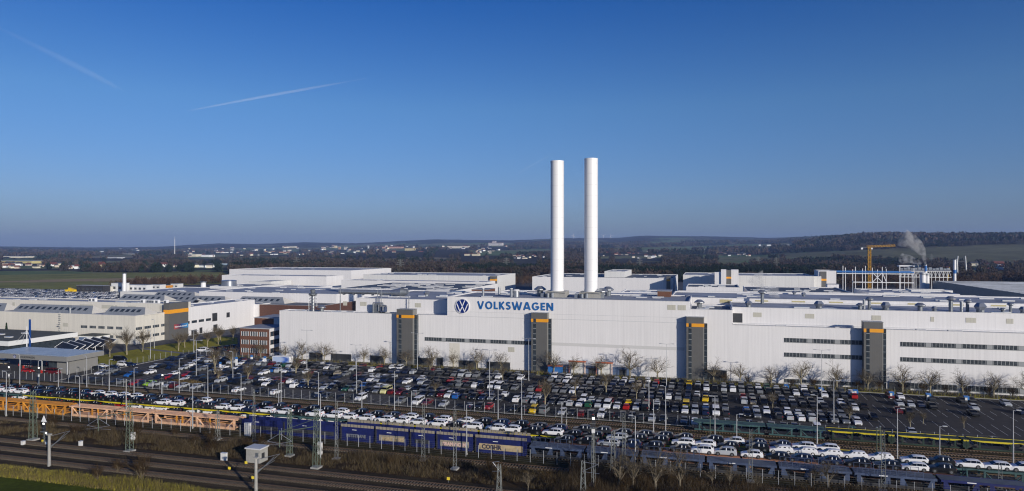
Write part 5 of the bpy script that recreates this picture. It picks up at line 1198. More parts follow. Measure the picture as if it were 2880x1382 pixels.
for ri, (t, rn) in enumerate(rows):
    row = sorted([q for q in near_i if q[0] == ri], key=lambda q: q[2])
    for i, q in enumerate(row):
        _, s, px, x, y, col, kd, nose = q
        same = [p for p in row if p[5] == col and p[6] == kd]
        if len(same) == 1: lb = '%s %s, the only one in the %s car park row' % (col, kd, rn)
        else: lb = '%s %s, %s car from left in the %s row' % (col, kd, nth(i + 1), rn)
        place_car(kd, col, x, y, .02, TH + (-math.pi / 2 if nose else math.pi / 2) + random.uniform(-.03, .03), lb, 'cars parked in the %s row of the car park' % rn, 'parked_car', 1 if ri < 2 else 0)
# everything past the 300 nearest as one mass, full car shapes
def car_mass(name, pts, label, cat, lod=False):
    V, F, I, T = [], [], [], []; nv = 0
    cache = {}
    for (x, y, z, rz, col, kd) in pts:
        if kd not in cache:
            g = CM[kd]; vs_, ts_, gl = [], [], []; base = 0
            ms = [(g['windows'], (0, 0, 0))] if not lod else []
            ms = [(g['body'], (0, 0, 0))] + [(g['windows'], (0, 0, 0))] + ([(g['wheel'], l) for l in g['wheel_at']] if not lod else [])
            for me_, off in ms:
                n = len(me_.vertices); co = np.empty(n * 3, np.float32); me_.vertices.foreach_get('co', co); co = co.reshape(-1, 3) + np.array(off, np.float32)
                me_.calc_loop_triangles(); k = len(me_.loop_triangles); tr = np.empty(k * 3, np.int32); me_.loop_triangles.foreach_get('vertices', tr); mi = np.empty(k, np.int32); me_.loop_triangles.foreach_get('material_index', mi)
                isp = np.array([1 if me_.materials[q].name.startswith('car_paint') else 0 for q in range(len(me_.materials))])[mi]
                vs_.append(co[tr]); ts_.append(isp)          # unshared triangles so every face has its own colour
            cache[kd] = (np.concatenate([q.reshape(-1, 3) for q in vs_]), np.concatenate(ts_))
        co, isp = cache[kd]; c, s_ = math.cos(rz), math.sin(rz)
        V.append(np.stack([co[:, 0] * c - co[:, 1] * s_ + x, co[:, 0] * s_ + co[:, 1] * c + y, co[:, 2] + z], -1))
        tc = np.where(isp[:, None] == 1, np.array(PAINT[col]), np.array([.015, .017, .02])); T.append(np.repeat(tc, 3, 0)); nv += len(co)
    V = np.concatenate(V); T = np.concatenate(T)
    o = link(name, npmesh(name, V, np.arange(len(V)).reshape(-1, 3), ['car_pixel'], tint=T)); tag(o, label, cat, kind='stuff'); return o
car_mass('parked_cars', [(x, y, .02, TH + (-math.pi / 2 if nose else math.pi / 2), col, kd) for _, s, px, x, y, col, kd, nose in rest], 'remaining cars filling the rear of the big car park', 'parked cars')
random.seed(5); pts = []
for t in (322, 328, 338, 344, 354, 360, 370, 376, 386, 392, 402, 408, 418, 424, 434, 440):
    s = S(2, t + 100); 
    for k in range(int((S(335, t + 100) - s) / 2.6)):
        if random.random() < .9: pts.append((*W(s + k * 2.6, t + 100, 0)[:2], .0, TH - math.pi / 2, random.choices(['white', 'silver', 'grey', 'black', 'blue', 'red'], [55, 16, 12, 14, 2, 1])[0], 'hatchback'))
car_mass('stored_cars', pts, 'new cars stored in rows beyond the cream hall at the left', 'stored cars', True)
# cars of the left entrance area, and along the office lane
random.seed(11)
ent = [(78, 1048, 'red', 'hatchback', 0), (150, 1052, 'dark red', 'transporter van', 0), (8, 1025, 'beige', 'transporter van', 0), (338, 1016, 'black', 'transporter van', .1), (347, 1030, 'white', 'people carrier', 0), (367, 1031, 'dark blue', 'hatchback', 0), (276, 1041, 'black', 'hatchback', .3), (290, 1035, 'white', 'hatchback', .3), (318, 1039, 'black', 'saloon car', .1),
       (569, 990, 'white', 'transporter van', 0), (597, 985, 'black', 'estate car', 0), (617, 983, 'dark grey', 'estate car', 0), (634, 981, 'black', 'hatchback', 0), (651, 979, 'dark blue', 'hatchback', 0), (625, 992, 'dark grey', 'saloon car', 0), (648, 989, 'black', 'estate car', 0), (586, 991.5, 'silver', 'hatchback', 0)]
for i, (px, py, col, kd, rz) in enumerate(ent):
    s, t = G(px, py); x, y, z = W(s, t); place_car(kd, col, x, y, .03, TH + rz + (0 if px < 500 else math.pi), '%s %s, %s of the cars %s' % (col, kd, nth(i + 1 if px < 500 else i - 8), 'around the gatehouse from the left' if px < 500 else 'on the lane by the brick offices'), 'cars near the gatehouse and offices', 'parked_car', 1)
# painted bay lines: they lie on the asphalt
b = MB(); s = -198.0
mk = []
while s < 120:
    for t in (174.4, 185.0, 190.4, 200.6, 206.0, 216.4, 221.8):
        if random.random() < .93: mk.append((s + 1.27, t))
    s += 2.55
for s, t in mk: b.quad([W(s - .06, t - 2.3, .018), W(s + .06, t - 2.3, .018), W(s + .06, t + 2.3, .018), W(s - .06, t + 2.3, .018)], 'marking')
o = b.build('bay_marking'); tag(o, None, None, kind='structure')
# ------------------------------------------------------------------ lamp posts: (photo column, base row, top row, kind)
random.seed(3)
LP = [(17.7, 1171, 1046, 's'), (55.6, 1083, 998, 's'), (107.6, 1083, 1015, 's'), (164, 1131, 1038, 's'), (224, 1176, 1060, 's'), (244, 1091, 1003, 's'), (307, 1099, 1012, 's'), (377, 1105, 1035, 's'), (455, 1112, 1054, 's'), (504, 1108.6, 1009, 's'), (542, 1206, 1081, 's'), (584.5, 1118, 1030, 's'), (678, 1128, 1052, 's'),
      (655, 1070, 990, 's'), (552, 1067, 958, 'd'), (423, 1009, 930, 's'), (434, 980, 900, 's'), (545, 1003, 930, 'd'), (784, 1180, 1078, 's'), (790.6, 1132, 1027, 's'), (895.7, 1149, 1047, 's'), (901.4, 1293, 1108, 's'), (1002.6, 1107, 1007, 's'), (1017.7, 1152, 1073, 's'), (1109.5, 1155, 1044, 's'), (1156.7, 1206, 1100, 's'), (1174, 1047, 938, 'd'), (863, 1039, 930, 'd'), (1001, 1035, 971, 'd'),
      (1376.7, 1126, 985, 'd'), (1400.8, 1184, 1097, 's'), (1312.5, 1279, 1139, 's'), (1467, 1184, 1068, 's'), (1487, 1071, 953, 'd'), (1580, 1226, 1131, 's'), (1825, 1155, 1009, 'd'), (1838, 1218, 1124, 's'), (1872, 1214.6, 1087, 's'), (1874.5, 1091, 968, 'd'), (1786.8, 1306, 1171, 's'), (2010.6, 1227.5, 1116, 's'), (2072, 1271, 1166, 's'),
      (2298, 1251.5, 1113, 's'), (2311, 1120, 985, 'd'), (2345, 1192, 1072, 's'), (2524, 1298, 1150, 's'), (2643, 1306, 1200, 's'), (2850, 1307.7, 1155, 's'), (2858, 1112, 1050, 's'), (880, 985, 960, 's'), (1882, 1060, 1010, 's')]
for i, (px, b0, b1, k) in enumerate(sorted(LP)):
    s, t = G(px, b0); Y = (CAM_H) * FPX / (b0 - HOR); h = CAM_H - (b1 - HOR) * Y / FPX
    h = max(4, min(h, 19)); 
    where = 'at the main line' if t < 125 else 'by the front train' if t < 140 else 'between the tracks' if t < 170 else 'in the car park' if t < 226 else 'on the office lawn'
    lb = ('tall two armed lamp mast %s, %s lamp from left' if k == 'd' else 'slim pale lamp post %s, %s lamp from left') % (where, nth(i + 1))
    r = thing('lamp_post', s, t, 0, lb, 'lamp post', 'lamp posts of the yard and car park')
    b = MB(); b.tube((0, 0, 0), (0, 0, h * .35), .13, .11, 8, 'pole_metal'); b.tube((0, 0, h * .35), (0, 0, h), .10, .065, 8, 'pole_metal'); b.build('pole', r)
    b = MB(); b.lathe([(.22, 0), (.22, .35), (.14, .4)], 8, 'concrete'); b.build('foot', r)
    arms = ((-1, 0), (1, 0)) if k == 'd' else ((random.choice((-1, 1)), 0),)
    L = 1.9 if k == 'd' else .9
    for dx, dy in arms:
        b = MB(); b.tube((0, 0, h - .05), (dx * L, dy * L, h + .12), .05, .04, 6, 'pole_metal'); b.build('arm', r)
        b = MB(); b.box(dx * L - .42, dx * L + .42, -.16, .16, h + .05, h + .20, 'pole_metal', 'parapet'); b.box(dx * L - .3, dx * L + .3, -.11, .11, h + .01, h + .049, 'skylight'); b.build('lamp_head', r)
# ------------------------------------------------------------------ lattice catenary masts
def lattice(s, t, h, wd, m, label, arms=(), legs=4):
    r = thing('catenary_mast', s, t, 0, label, 'catenary mast', 'lattice masts of the railway'); b = MB(); a = wd / 2; tp = .55
    P = ((-a, -a), (a, -a), (a, a), (-a, a)) if legs == 4 else ((-a, 0), (a, 0))
    for x, y in P: b.tube((x, y, 0), (x * tp, y * tp, h), .06, .05, 4, m)
    n = max(6, int(h / .85))
    prs = [(0, 1), (1, 2), (2, 3), (3, 0)] if legs == 4 else [(0, 1)]
    for k in range(n):
        z0, z1 = h * k / n, h * (k + 1) / n; f0, f1 = 1 - (1 - tp) * k / n, 1 - (1 - tp) * (k + 1) / n
        for p, q in prs:
            if k % 2: p, q = q, p
            if legs == 2: b.tube((P[p][0] * f0, 0, z0), (P[q][0] * f0, 0, z0), .045, .045, 4, m)
            b.tube((P[p][0] * f0, P[p][1] * f0, z0), (P[q][0] * f1, P[q][1] * f1, z1), .04, .04, 4, m)
    b.build('lattice', r); part_box(r, 'foundation', -a - .3, a + .3, -a - .3, a + .3, 0, .35, 'concrete')
    for (dx, dy, zz_, kind) in arms:
        b = MB()
        if kind == 'boom':                     # long boom with a hanging bracket
            b.tube((0, 0, zz_ - 1.2), (dx, dy, zz_ - 2.6), .09, .09, 6, m); b.tube((0, 0, zz_ + .3), (dx, dy, zz_ - 2.5), .045, .045, 4, m); b.tube((dx, dy, zz_ - 2.2), (dx, dy, zz_ - 5.6), .10, .10, 6, m)
            for e in (-1, 1):
                b.tube((dx, dy, zz_ - 2.9), (dx + e * 2.4, dy + e * .6, zz_ - 4.4), .05, .05, 4, 'galvanised'); b.tube((dx, dy, zz_ - 4.9), (dx + e * 2.4, dy + e * .6, zz_ - 4.4), .05, .05, 4, 'galvanised'); b.tube((dx + e * .3, dy, zz_ - 5.1), (dx + e * 2.7, dy + e * .6, zz_ - 5.2), .04, .04, 4, 'galvanised')
        else:
            b.tube((0, 0, zz_), (dx, dy, zz_ - .2), .06, .05, 4, 'galvanised'); b.tube((0, 0, zz_ - 1.6), (dx, dy, zz_ - .2), .05, .05, 4, 'galvanised'); b.tube((0, 0, zz_ - 1.7), (dx * 1.1, dy * 1.1, zz_ - 1.8), .04, .04, 4, 'galvanised')
        b.build('cantilever', r)
    return r
LM = [(93, 1238.7, 1100, 1.2, 'lattice_green', 4, ()), (364.5, 1270.8, 1126, 1.1, 'lattice_green', 4, ((-7.5, -.8, 9.6, 'boom'),)), (612, 1238.7, 1155, .8, 'lattice_grey', 4, ()), (714.5, 1245, 1094, .7, 'lattice_grey', 2, ()), (814.7, 1283.7, 1150, .9, 'lattice_green', 4, ()), (890, 1317, 1149, 1.1, 'lattice_green', 4, ((-7.5, -1.2, 9.4, 'boom'),)),
      (946.4, 1293, 1129.5, .75, 'lattice_grey', 2, ()), (1190.5, 1296.5, 1133, .75, 'lattice_grey', 2, ()), (1279.4, 1320.6, 1153.6, .75, 'lattice_grey', 2, ()), (1668.6, 1367, 1174.5, .75, 'lattice_grey', 2, ()), (1724, 1332, 1213, .9, 'lattice_grey', 4, ()), (1754.7, 1316, 1161.6, .75, 'lattice_grey', 2, ()), (1640, 1395, 1296, .9, 'lattice_grey', 4, ((2.6, 0, 5.9, 'arm'),)),
      (2111, 1357.5, 1206.6, .75, 'lattice_grey', 2, ()), (2484, 1385, 1211, .8, 'lattice_grey', 2, ()), (2813, 1385, 1303, .8, 'lattice_grey', 2, ()), (1404, 1392, 1306, .8, 'lattice_grey', 4, ((-1.2, 0, 5.8, 'arm'),))]
for i, (px, b0, b1, wd, m, lg, ar) in enumerate(sorted(LM, key=lambda q: q[0])):
    s, t = G(px, b0); Y = CAM_H * FPX / (b0 - HOR); h = CAM_H - (b1 - HOR) * Y / FPX
    lb = '%s lattice mast of the railway%s, %s from the left' % ('green' if m == 'lattice_green' else 'grey ladder like' if lg == 2 else 'grey', ' with a long side boom' if ar and ar[0][3] == 'boom' else '', nth(i + 1))
    lattice(s, t, h, wd, m, lb, ar, lg)
# concrete masts with V shaped brackets, in the foreground
for px, b0, b1, lb, sg in ((138.5, 1312.6, 1224, 'short concrete mast with V shaped wire brackets in the left foreground', 1), (720, 1392, 1290, 'tall concrete mast with V shaped wire brackets at the lower picture edge', 1)):
    s, t = G(px, b0); Y = CAM_H * FPX / (b0 - HOR); h = CAM_H - (b1 - HOR) * Y / FPX
    r = thing('catenary_mast', s, t, 0, lb, 'catenary mast', 'concrete catenary masts'); b = MB(); b.tube((0, 0, 0), (0, 0, h), .30, .24, 10, 'concrete'); b.build('mast_pole', r)
    b = MB()
    for p, q in (((.2, 0, h - .2), (4.2, .9, h + .9)), ((.2, 0, h - 2.4), (4.2, .9, h + .9)), ((.2, 0, h - 2.6), (3.2, .7, h + .4)), ((.2, 0, h - 2.2), (3.2, .8, h - .3))): b.tube(p, q, .05, .04, 4, 'galvanised')
    b.build('cantilever', r); b = MB(); b.box(-.4, .4, -.3, .3, h, h + .25, 'concrete'); b.build('mast_head', r)
for px, b0, b1 in ((1593, 1206, 1180), (1997, 1229, 1173), (2466, 1277, 1203), (2475, 1277, 1200), (355, 1185, 1068)):
    s, t = G(px, b0); Y = CAM_H * FPX / (b0 - HOR); h = CAM_H - (b1 - HOR) * Y / FPX
    r = thing('post', s, t, 0, {1593: 'short thick grey post beside the rear loaded train', 1997: 'thin greenish post in front of the teal empty wagons', 2466: 'left one of two thin close posts right of the yellow wagons', 2475: 'right one of two thin close posts right of the yellow wagons', 355: 'thick grey mast behind the left loaded trains'}[px], 'post'); b = MB(); b.tube((0, 0, 0), (0, 0, h), .2 if px in (1593, 355) else .1, .1, 6, 'concrete' if px in (1593, 355) else 'lattice_green'); b.build('pole', r); b = MB(); b.lathe([(.25, h), (.2, h + .12)], 6, 'dull_metal'); b.build('cap', r)
# signals
def signal(px, b0, b1, label, lit, tri=False):
    s, t = G(px, b0); Y = CAM_H * FPX / (b0 - HOR); h = CAM_H - (b1 - HOR) * Y / FPX
    r = thing('rail_signal', s, t, 0, label, 'signal', 'railway signals'); b = MB(); b.tube((0, 0, 0), (0, 0, h - .6), .09, .09, 6, 'lattice_grey'); b.build('pole', r)
    part_box(r, 'signal_head', -.32, .32, -.1, .15, h - 1.9, h, 'wagon_dark')
    b = MB()
    b.box(-.20, .20, -.16, -.105, h - .5, h - .12, lit); b.build('lamp', r)
    b = MB()
    if tri: b.prism([(-.75, h + .1), (.75, h + .1), (0, h + 1.5)], -.1, 0, 'white_paint')
    else: b.box(-.3, .3, -.14, -.1, h - 2.9, h - 2.2, 'white_paint')
    b.build('board', r)
    b = MB(); b.box(-.6, .6, -.5, .3, h - 2.1, h - 2.0, 'lattice_grey'); b.box(-.6, .6, -.5, -.46, h - 1.2, h - 1.12, 'lattice_grey'); b.build('platform', r)
signal(124, 1247, 1188, 'signal with a bright triangular board above the left main line', 'lamp_lit', True)
signal(131, 1252, 1214, 'low signal with red and white plate beside the bright triangular one', 'lamp_lit')
signal(26, 1130, 1030, 'tall signal with white lamps at the left edge by the gatehouse', 'lamp_lit')
signal(110, 1112, 1032, 'signal with two pale lamps in front of the gatehouse', 'lamp_lit')
signal(458, 1152, 1052, 'signal with a white lamp at the fence right of the gatehouse', 'lamp_lit')
signal(1669, 1372, 1172, 'signal head on a thin post left of the railed blue wagons', 'lamp_lit')
# small cabinets and the hut
for i, (px, py, w_, h_) in enumerate(((65, 1253, .6, .9), (227, 1256, .6, 1.1), (374, 1240, .7, 1.8), (630, 1297, 1.2, 1.6), (697, 1226, 1.4, 2.9), (900, 1280, .9, 2.6))):
    s, t = G(px, py); r = thing('relay_cabinet', s, t, 0, 'pale relay cabinet beside the tracks, %s from the left' % nth(i + 1), 'cabinet', 'relay cabinets by the tracks'); part_box(r, 'housing', -w_ / 2, w_ / 2, -.3, .3, .1, h_, 'far_cladding'); part_box(r, 'lid', -w_ / 2 - .05, w_ / 2 + .05, -.35, .35, h_ + .003, h_ + .08, 'parapet'); part_box(r, 'plinth', -w_ / 2, w_ / 2, -.3, .3, 0, .09, 'concrete')
s, t = G(692, 1301); r = thing('signal_hut', s, t, 0, 'small concrete hut with flat white roof on the railway bank', 'hut'); part_box(r, 'wall', 0, 3.2, 0, 2.6, 0, 2.75, 'concrete'); part_box(r, 'roof', -.2, 3.4, -.2, 2.8, 2.76, 3.0, 'parapet'); part_box(r, 'door', 2.2, 2.9, -.05, .1, .1, 2.1, 'dull_metal'); part_box(r, 'vent_grille', 3.19, 3.25, .6, 1.5, .8, 1.9, 'dark_door')
for i, (px, py) in enumerate(((120, 1250), (692, 1312), (711, 1355), (645, 1328), (1261, 1358), (126, 1240))):
    s, t = G(px, py); r = thing('track_marker', s, t, 0, 'small yellow track marker beside the main line, %s one' % nth(i + 1), 'marker', 'yellow track markers'); part_box(r, 'board', -.28, .28, -.04, .04, .5, 1.0, 'lamp_yellow'); part_box(r, 'post', -.04, .04, -.03, .03, 0, .499, 'dull_metal')

# ------------------------------------------------------------------ fences: posts are parts, the wire between them one part
def fence(s0, s1, t, h, step, label, m='pole_metal', dirv=False, mesh=True):
    r = thing('mesh_fence', s0 if not dirv else t, t if not dirv else s0, 0, label, 'fence'); L = s1 - s0; n = int(L / step)
    if dirv: r.rotation_euler = (0, 0, TH + math.pi / 2)
    pm = None
    for k in range(n + 1):
        if pm is None: b = MB(); b.tube((0, 0, 0), (0, 0, h), .055, .055, 5, m); o = b.build('post', r); pm = o.data
        else: o = bpy.data.objects.new('post', pm); COL.objects.link(o); o.parent = r
        o.location = (k * step, 0, 0)
    b = MB()
    for z in np.linspace(.15, h - .1, 7): b.box(0, L, -.006, .006, z, z + .014, 'fence_wire')
    b.build('wire', r)
fence(-175, 97, 133.0, 2.6, 2.75, 'long wire fence with pale posts in front of the front train')
fence(-200, 60, 170.4, 2.6, 2.75, 'wire fence with pale posts between tracks and car park')
fence(-185, 135, 226.2, 2.0, 3.3, 'wire fence between the car park and the row of bare trees', 'fence_wire')
fence(-258, -206, 171.5, 2.4, 2.6, 'wire fence in front of the gatehouse')
fence(172, 225, -205.2, 2.4, 2.8, 'wire fence climbing along the left side of the car park', dirv=True)
fence(-203, -165, 226.3, 2.4, 2.8, 'wire fence at the upper left corner of the car park')

# ------------------------------------------------------------------ bare trees
def bare_tree(seed, H, spread=1.0, trunk_h=.28, m='bark', mb='bark', weep=0.0, depth=5, dens=1.0):
    rd = random.Random(seed); tr = MB(); cr = MB()
    def grow(p, d, L, r0, lev, b):
        n = 3 if lev < 2 else 2; q = p
        for k in range(n):
            d = (d + Vector((rd.uniform(-1, 1), rd.uniform(-1, 1), rd.uniform(-.5, 1))) * .13 + Vector((0, 0, .05 - weep * lev * .04))).normalized()
            q2 = q + d * (L / n); b.tube(q, q2, r0 * (1 - .35 * k / n), r0 * (1 - .35 * (k + 1) / n), 5 if lev < 2 else 3, m if lev < 2 else mb, cap=False)
            if lev < depth and (lev > 0 or k == n - 1) :
                for c in range(rd.choice((1, 2, 2)) if lev > 0 else 5):
                    az = rd.uniform(0, 6.28); el = rd.uniform(.45, 1.0) * spread; e = Vector((math.cos(az), math.sin(az), 0)); e = (e - d * e.dot(d)).normalized()
                    nd = (d * math.cos(el) + e * math.sin(el)).normalized()
                    if rd.random() < dens: grow(q2, nd, L * rd.uniform(.58, .78), r0 * .55, lev + 1, b if lev > 0 else cr)
            q = q2
    r0 = H * .021
    # trunk
    p = Vector((0, 0, 0)); d = Vector((rd.uniform(-.06, .06), rd.uniform(-.06, .06), 1)).normalized(); n = 4
    for k in range(n):
        q = p + d * (H * trunk_h / n); tr.tube(p, q, r0 * (1.25 - .3 * k / n), r0 * (1.25 - .3 * (k + 1) / n), 8, m, cap=False); p = q
    for c in range(7):
        az = c * 2.4 + rd.uniform(-.3, .3); el = rd.uniform(.25, .95) * spread; nd = Vector((math.cos(az) * math.sin(el), math.sin(az) * math.sin(el), math.cos(el)))
        grow(p - d * rd.uniform(0, H * .06), nd, H * rd.uniform(.20, .30), r0 * .5, 1, cr)
    grow(p, d, H * .28, r0 * .8, 1, cr)
    zmax = max(v[2] for v in cr.v); k = H / zmax
    for q in (tr, cr): q.v = [(v[0] * k, v[1] * k, v[2] * k) for v in q.v]
    return tr.mesh('trunk'), cr.mesh('crown')
TV = [bare_tree(100 + i, 9.0, 1.12, .26, 'bark_pale', 'bark', depth=5, dens=.86) for i in range(4)] 
TL = [bare_tree(200 + i, 9.0, .62, .30, 'bark_pale', 'bark', depth=5) for i in range(2)]
TS = [bare_tree(300 + i, 6.0, .75, .3, 'bark_pale', 'bark', depth=4) for i in range(2)]
TBm = [bare_tree(400 + i, 9.0, .85, .22, 'birch_bark', 'bark', depth=5, dens=.75) for i in range(3)]
SH = [bare_tree(500 + i, 3.6, .8, .06, 'bark', 'scrub', depth=4) for i in range(3)]
def put_tree(var, s, t, h, base, label, grp, name='bare_tree'):
    r = thing(name, s, t, 0, label, 'tree' if 'shrub' not in name else 'shrub', grp, rz=random.uniform(0, 6.28)); k = h / base
    for n_, me_ in zip(('trunk', 'crown'), var):
        o = bpy.data.objects.new(n_, me_); COL.objects.link(o); o.parent = r; o.scale = (k * random.uniform(.92, 1.12), k * random.uniform(.92, 1.12), k)
    return r
random.seed(9)
FT = [(733, 8), (802, 7.2), (850, 8.6), (911, 8.6), (1023, 8), (1081, 8.2), (1143, 7), (1215, 8.6), (1275, 8), (1340, 9), (1409, 8), (1557, 8.8), (1613, 8.2), (1691, 8.6), (1772, 10.6), (1850, 8.2), (2007, 8.6), (2082, 7.8), (2169, 7.0), (2253, 9.2), (2354, 9.6), (2440, 7.6), (2538, 9.2), (2616, 8.4), (2707, 8.8), (2794, 8.2), (2884, 8.8)]
for i, (px, h) in enumerate(FT): put_tree(TV[i % 4], S(px, 227.8) if px > 760 else S(px, 231), 227.8 if px > 760 else 231, h, 9, 'bare spreading tree before the long facade, %s from the left' % nth(i + 1), 'bare trees along the facade')
for i, px in enumerate(range(2040, 2860, 62)): put_tree(SH[i % 3], S(px, 228.6), 228.6, random.uniform(2.6, 4.2), 3.6, 'brown bare shrub at the facade foot, %s from the left' % nth(i + 1), 'shrubs at the facade foot', 'bare_shrub')
for i, (px, py, h) in enumerate(((309, 1005, 8.5), (357, 998, 12), (401, 990, 11), (502, 987, 9), (520, 978, 8), (583, 976, 8.5), (614, 969, 9.5), (620, 968, 9), (548, 972, 7.5), (655, 960, 8))):
    s, t = G(px, py); put_tree(TL[i % 2], s, t, h, 9, 'slender bare tree on the office lawn, %s from the left' % nth(i + 1), 'bare trees on the office lawn')
for i, (px, py, h) in enumerate(((605, 1053, 10), (651, 1037, 9), (697, 1076, 7), (613, 1076, 6), (832, 1060, 8), (867, 1093, 7), (1209, 1051, 6), (1224, 1114, 5), (1323, 1060, 5), (1414, 1074, 6), (1533, 1145, 8), (1618, 1112, 6), (1705, 1110, 7), (1790, 1125, 6.5), (1812, 1094, 4), (2560, 1208, 5.2), (2389, 1190, 5), (2596, 1193, 3.5), (2711, 1205, 3.2), (2173, 1150, 5))):
    s, t = G(px, py); put_tree(TS[i % 2], s, t, h, 6, 'small bare tree between parked cars, %s from the left' % nth(i + 1), 'small trees in the car park')
for i, (px, py, h, v) in enumerate(((1742, 1378, 8.2, 0), (1780, 1376, 8.6, 1), (1845, 1384, 8.8, 0), (1912, 1380, 8.8, 1), (2003, 1366, 3.8, 0), (2052, 1372, 5, 1), (2330, 1372, 6, 0), (2290, 1364, 4.2, 1), (1485, 1380, 4, 1), (2130, 1374, 3.5, 0))):
    s, t = G(px, py); put_tree(TBm[(v + i) % 3], s, t, h, 9, 'pale stemmed bare birch at the lower right edge, %s from the left' % nth(i + 1), 'birches in the foreground')
random.seed(14)
for i in range(30):
    if i < 16: px, t_ = random.uniform(1380, 2860), random.uniform(108, 124)
    else: px, t_ = random.uniform(20, 1380), random.uniform(119.5, 129)
    s = S(px, t_); put_tree(SH[i % 3], s, t_, random.uniform(2.2, 4.6), 3.6, 'leafless brown shrub on the railway bank at the %s, %s planted' % (('right', nth(i + 1)) if i < 16 else ('left', nth(i - 15))), 'shrubs on the railway bank', 'bare_shrub')
for px, py, h in ((275, 1352, 3.2), (400, 1352, 5.5), (330, 1330, 3)):
    s, t = G(px, py); put_tree(SH[0], s, t, h, 3.6, {275: 'low dark shrub left of the tallest foreground shrub', 400: 'tallest brown shrub beside the lower main line', 330: 'middle one of three shrubs by the lower main line'}[px], 'foreground shrubs', 'bare_shrub')
s, t = G(18, 957); r = thing('conifer', s, t, 0, 'lone slim dark conifer at the left edge before the cream hall', 'tree'); rd = random.Random(2)
b = MB(); b.tube((0, 0, 0), (0, 0, 7), .15, .05, 6, 'bark'); b.build('trunk', r); b = MB()
for k in range(420):
    z = rd.random() ** .8 * 7.6 + .5; rr = 1.5 * (1 - z / 8.6) * rd.uniform(.5, 1.05); a = rd.uniform(0, 6.28); x, y = rr * math.cos(a), rr * math.sin(a); q = .32
    b.quad([(x * .4, y * .4, z + .25), (x - q * math.sin(a), y + q * math.cos(a), z - .1), (x + q * math.sin(a), y - q * math.cos(a), z - .1)], 'conifer')
b.build('crown', r)

# ------------------------------------------------------------------ scrub, dry grass and the hedge: nobody could count them
def blades(name, n, pos, hgt_, wid, lean, mats, label, cat, split=None):
    x, y = pos(n); h = hgt_(n); a = rng.uniform(0, 2 * np.pi, n); wv = wid * rng.uniform(.6, 1.4, n); ln = lean * rng.normal(size=(n, 2)) * h[:, None]
    base = np.stack([x, y, np.zeros(n)], -1); dx = np.stack([np.cos(a) * wv, np.sin(a) * wv, 0 * a], -1)
    top = base + np.stack([ln[:, 0], ln[:, 1], h], -1)
    V = np.stack([base - dx, base + dx, top], 1).reshape(-1, 3); F = np.arange(3 * n).reshape(-1, 3); idx = rng.integers(0, len(mats), n) if split is None else split(x, y)
    o = link(name, npmesh(name, V, F, mats, idx)); tag(o, label, cat, kind='stuff'); return o
def band(s0, s1, t0, t1, thr=None):
    def f(n):
        X, Y_ = [], []
        while sum(map(len, X)) < n:
            s = rng.uniform(s0, s1, n); t = rng.uniform(t0, t1, n); k = np.ones(n, bool)
            if thr is not None: k = fbm(s / 7 + 40, t / 4 + 3, 3) > thr + rng.uniform(-.08, .08, n)
            s, t = s[k], t[k]; X.append(s * CU - t * SU); Y_.append(s * SU + t * CU)
        return np.concatenate(X)[:n], np.concatenate(Y_)[:n]
    return f
def clump(x, y): 
    return .25 + 1.9 * fbm(x / 6 + 8, y / 6 + 1, 3) ** 1.5
pf = band(-175, 100, 118.5, 128.4, .45); P0 = pf(110000)
blades('scrub', 110000, lambda n: P0, lambda n: rng.uniform(.35, 1.25, n) * clump(*P0), .028, .38, ['scrub', 'scrub', 'scrub_straw', 'bark'], 'brown leafless scrub and brambles on the railway bank', 'scrub')
P1 = band(-175, 30, 96.6, 102.3)(42000)
blades('dry_grass', 42000, lambda n: P1, lambda n: rng.uniform(.3, 1.0, n) * clump(*P1), .035, .22, ['dry_grass', 'dry_grass', 'scrub_straw', 'turf'], 'tall dry grass between meadow and main line', 'grass')
P2 = band(-60, 110, 102.5, 118.5, .36)(52000)
blades('thicket', 52000, lambda n: P2, lambda n: rng.uniform(.5, 1.7, n) * clump(*P2), .05, .35, ['scrub', 'scrub', 'bark', 'scrub'], 'dark leafless thicket at the lower right edge', 'thicket', None) if False else None
P3 = band(-25, 110, 104, 131.4, .32)(170000)
blades('thicket', 170000, lambda n: P3, lambda n: rng.uniform(.5, 2.1, n) * clump(*P3), .03, .4, ['scrub', 'scrub', 'bark', 'scrub'], 'dark leafless thicket at the lower right edge', 'thicket')
P4 = band(-190, 130, 226.9, 229.3)(16000)
blades('hedge', 16000, lambda n: P4, lambda n: rng.uniform(.4, 1.3, n), .07, .3, ['scrub', 'scrub_straw', 'bark', 'turf'], 'low brown hedge growth along the fence before the facade', 'hedge')
P5 = band(-330, 140, 150.5, 170, .5)(14000)
blades('weeds', 14000, lambda n: P5, lambda n: rng.uniform(.08, .3, n), .05, .4, ['dry_grass', 'scrub_straw', 'turf'], 'sparse dry weeds between the rear tracks', 'weeds')
# flower bed mound in the left car park
s, t = G(528, 1074); r = thing('planting_bed', s, t, 0, 'brown low planting bed in the left part of the car park', 'planting bed'); b = MB()
rd = random.Random(4)
for k in range(1500):
    a = rd.uniform(0, 6.28); q = math.sqrt(rd.random()); x, y = 6.0 * q * math.cos(a), 2.2 * q * math.sin(a); h = .2 + .7 * (1 - q) * rd.uniform(.4, 1.4) + rd.uniform(0, .3); e = .09
    b.quad([(x - e, y, 0), (x + e, y + e, 0), (x + rd.uniform(-.3, .3), y + rd.uniform(-.3, .3), h)], rd.choice(('scrub', 'scrub_straw')))
b.build('plants', r); part_box(r, 'edging', -6.4, 6.4, -2.4, 2.4, 0, .12, 'concrete', 'scrub')

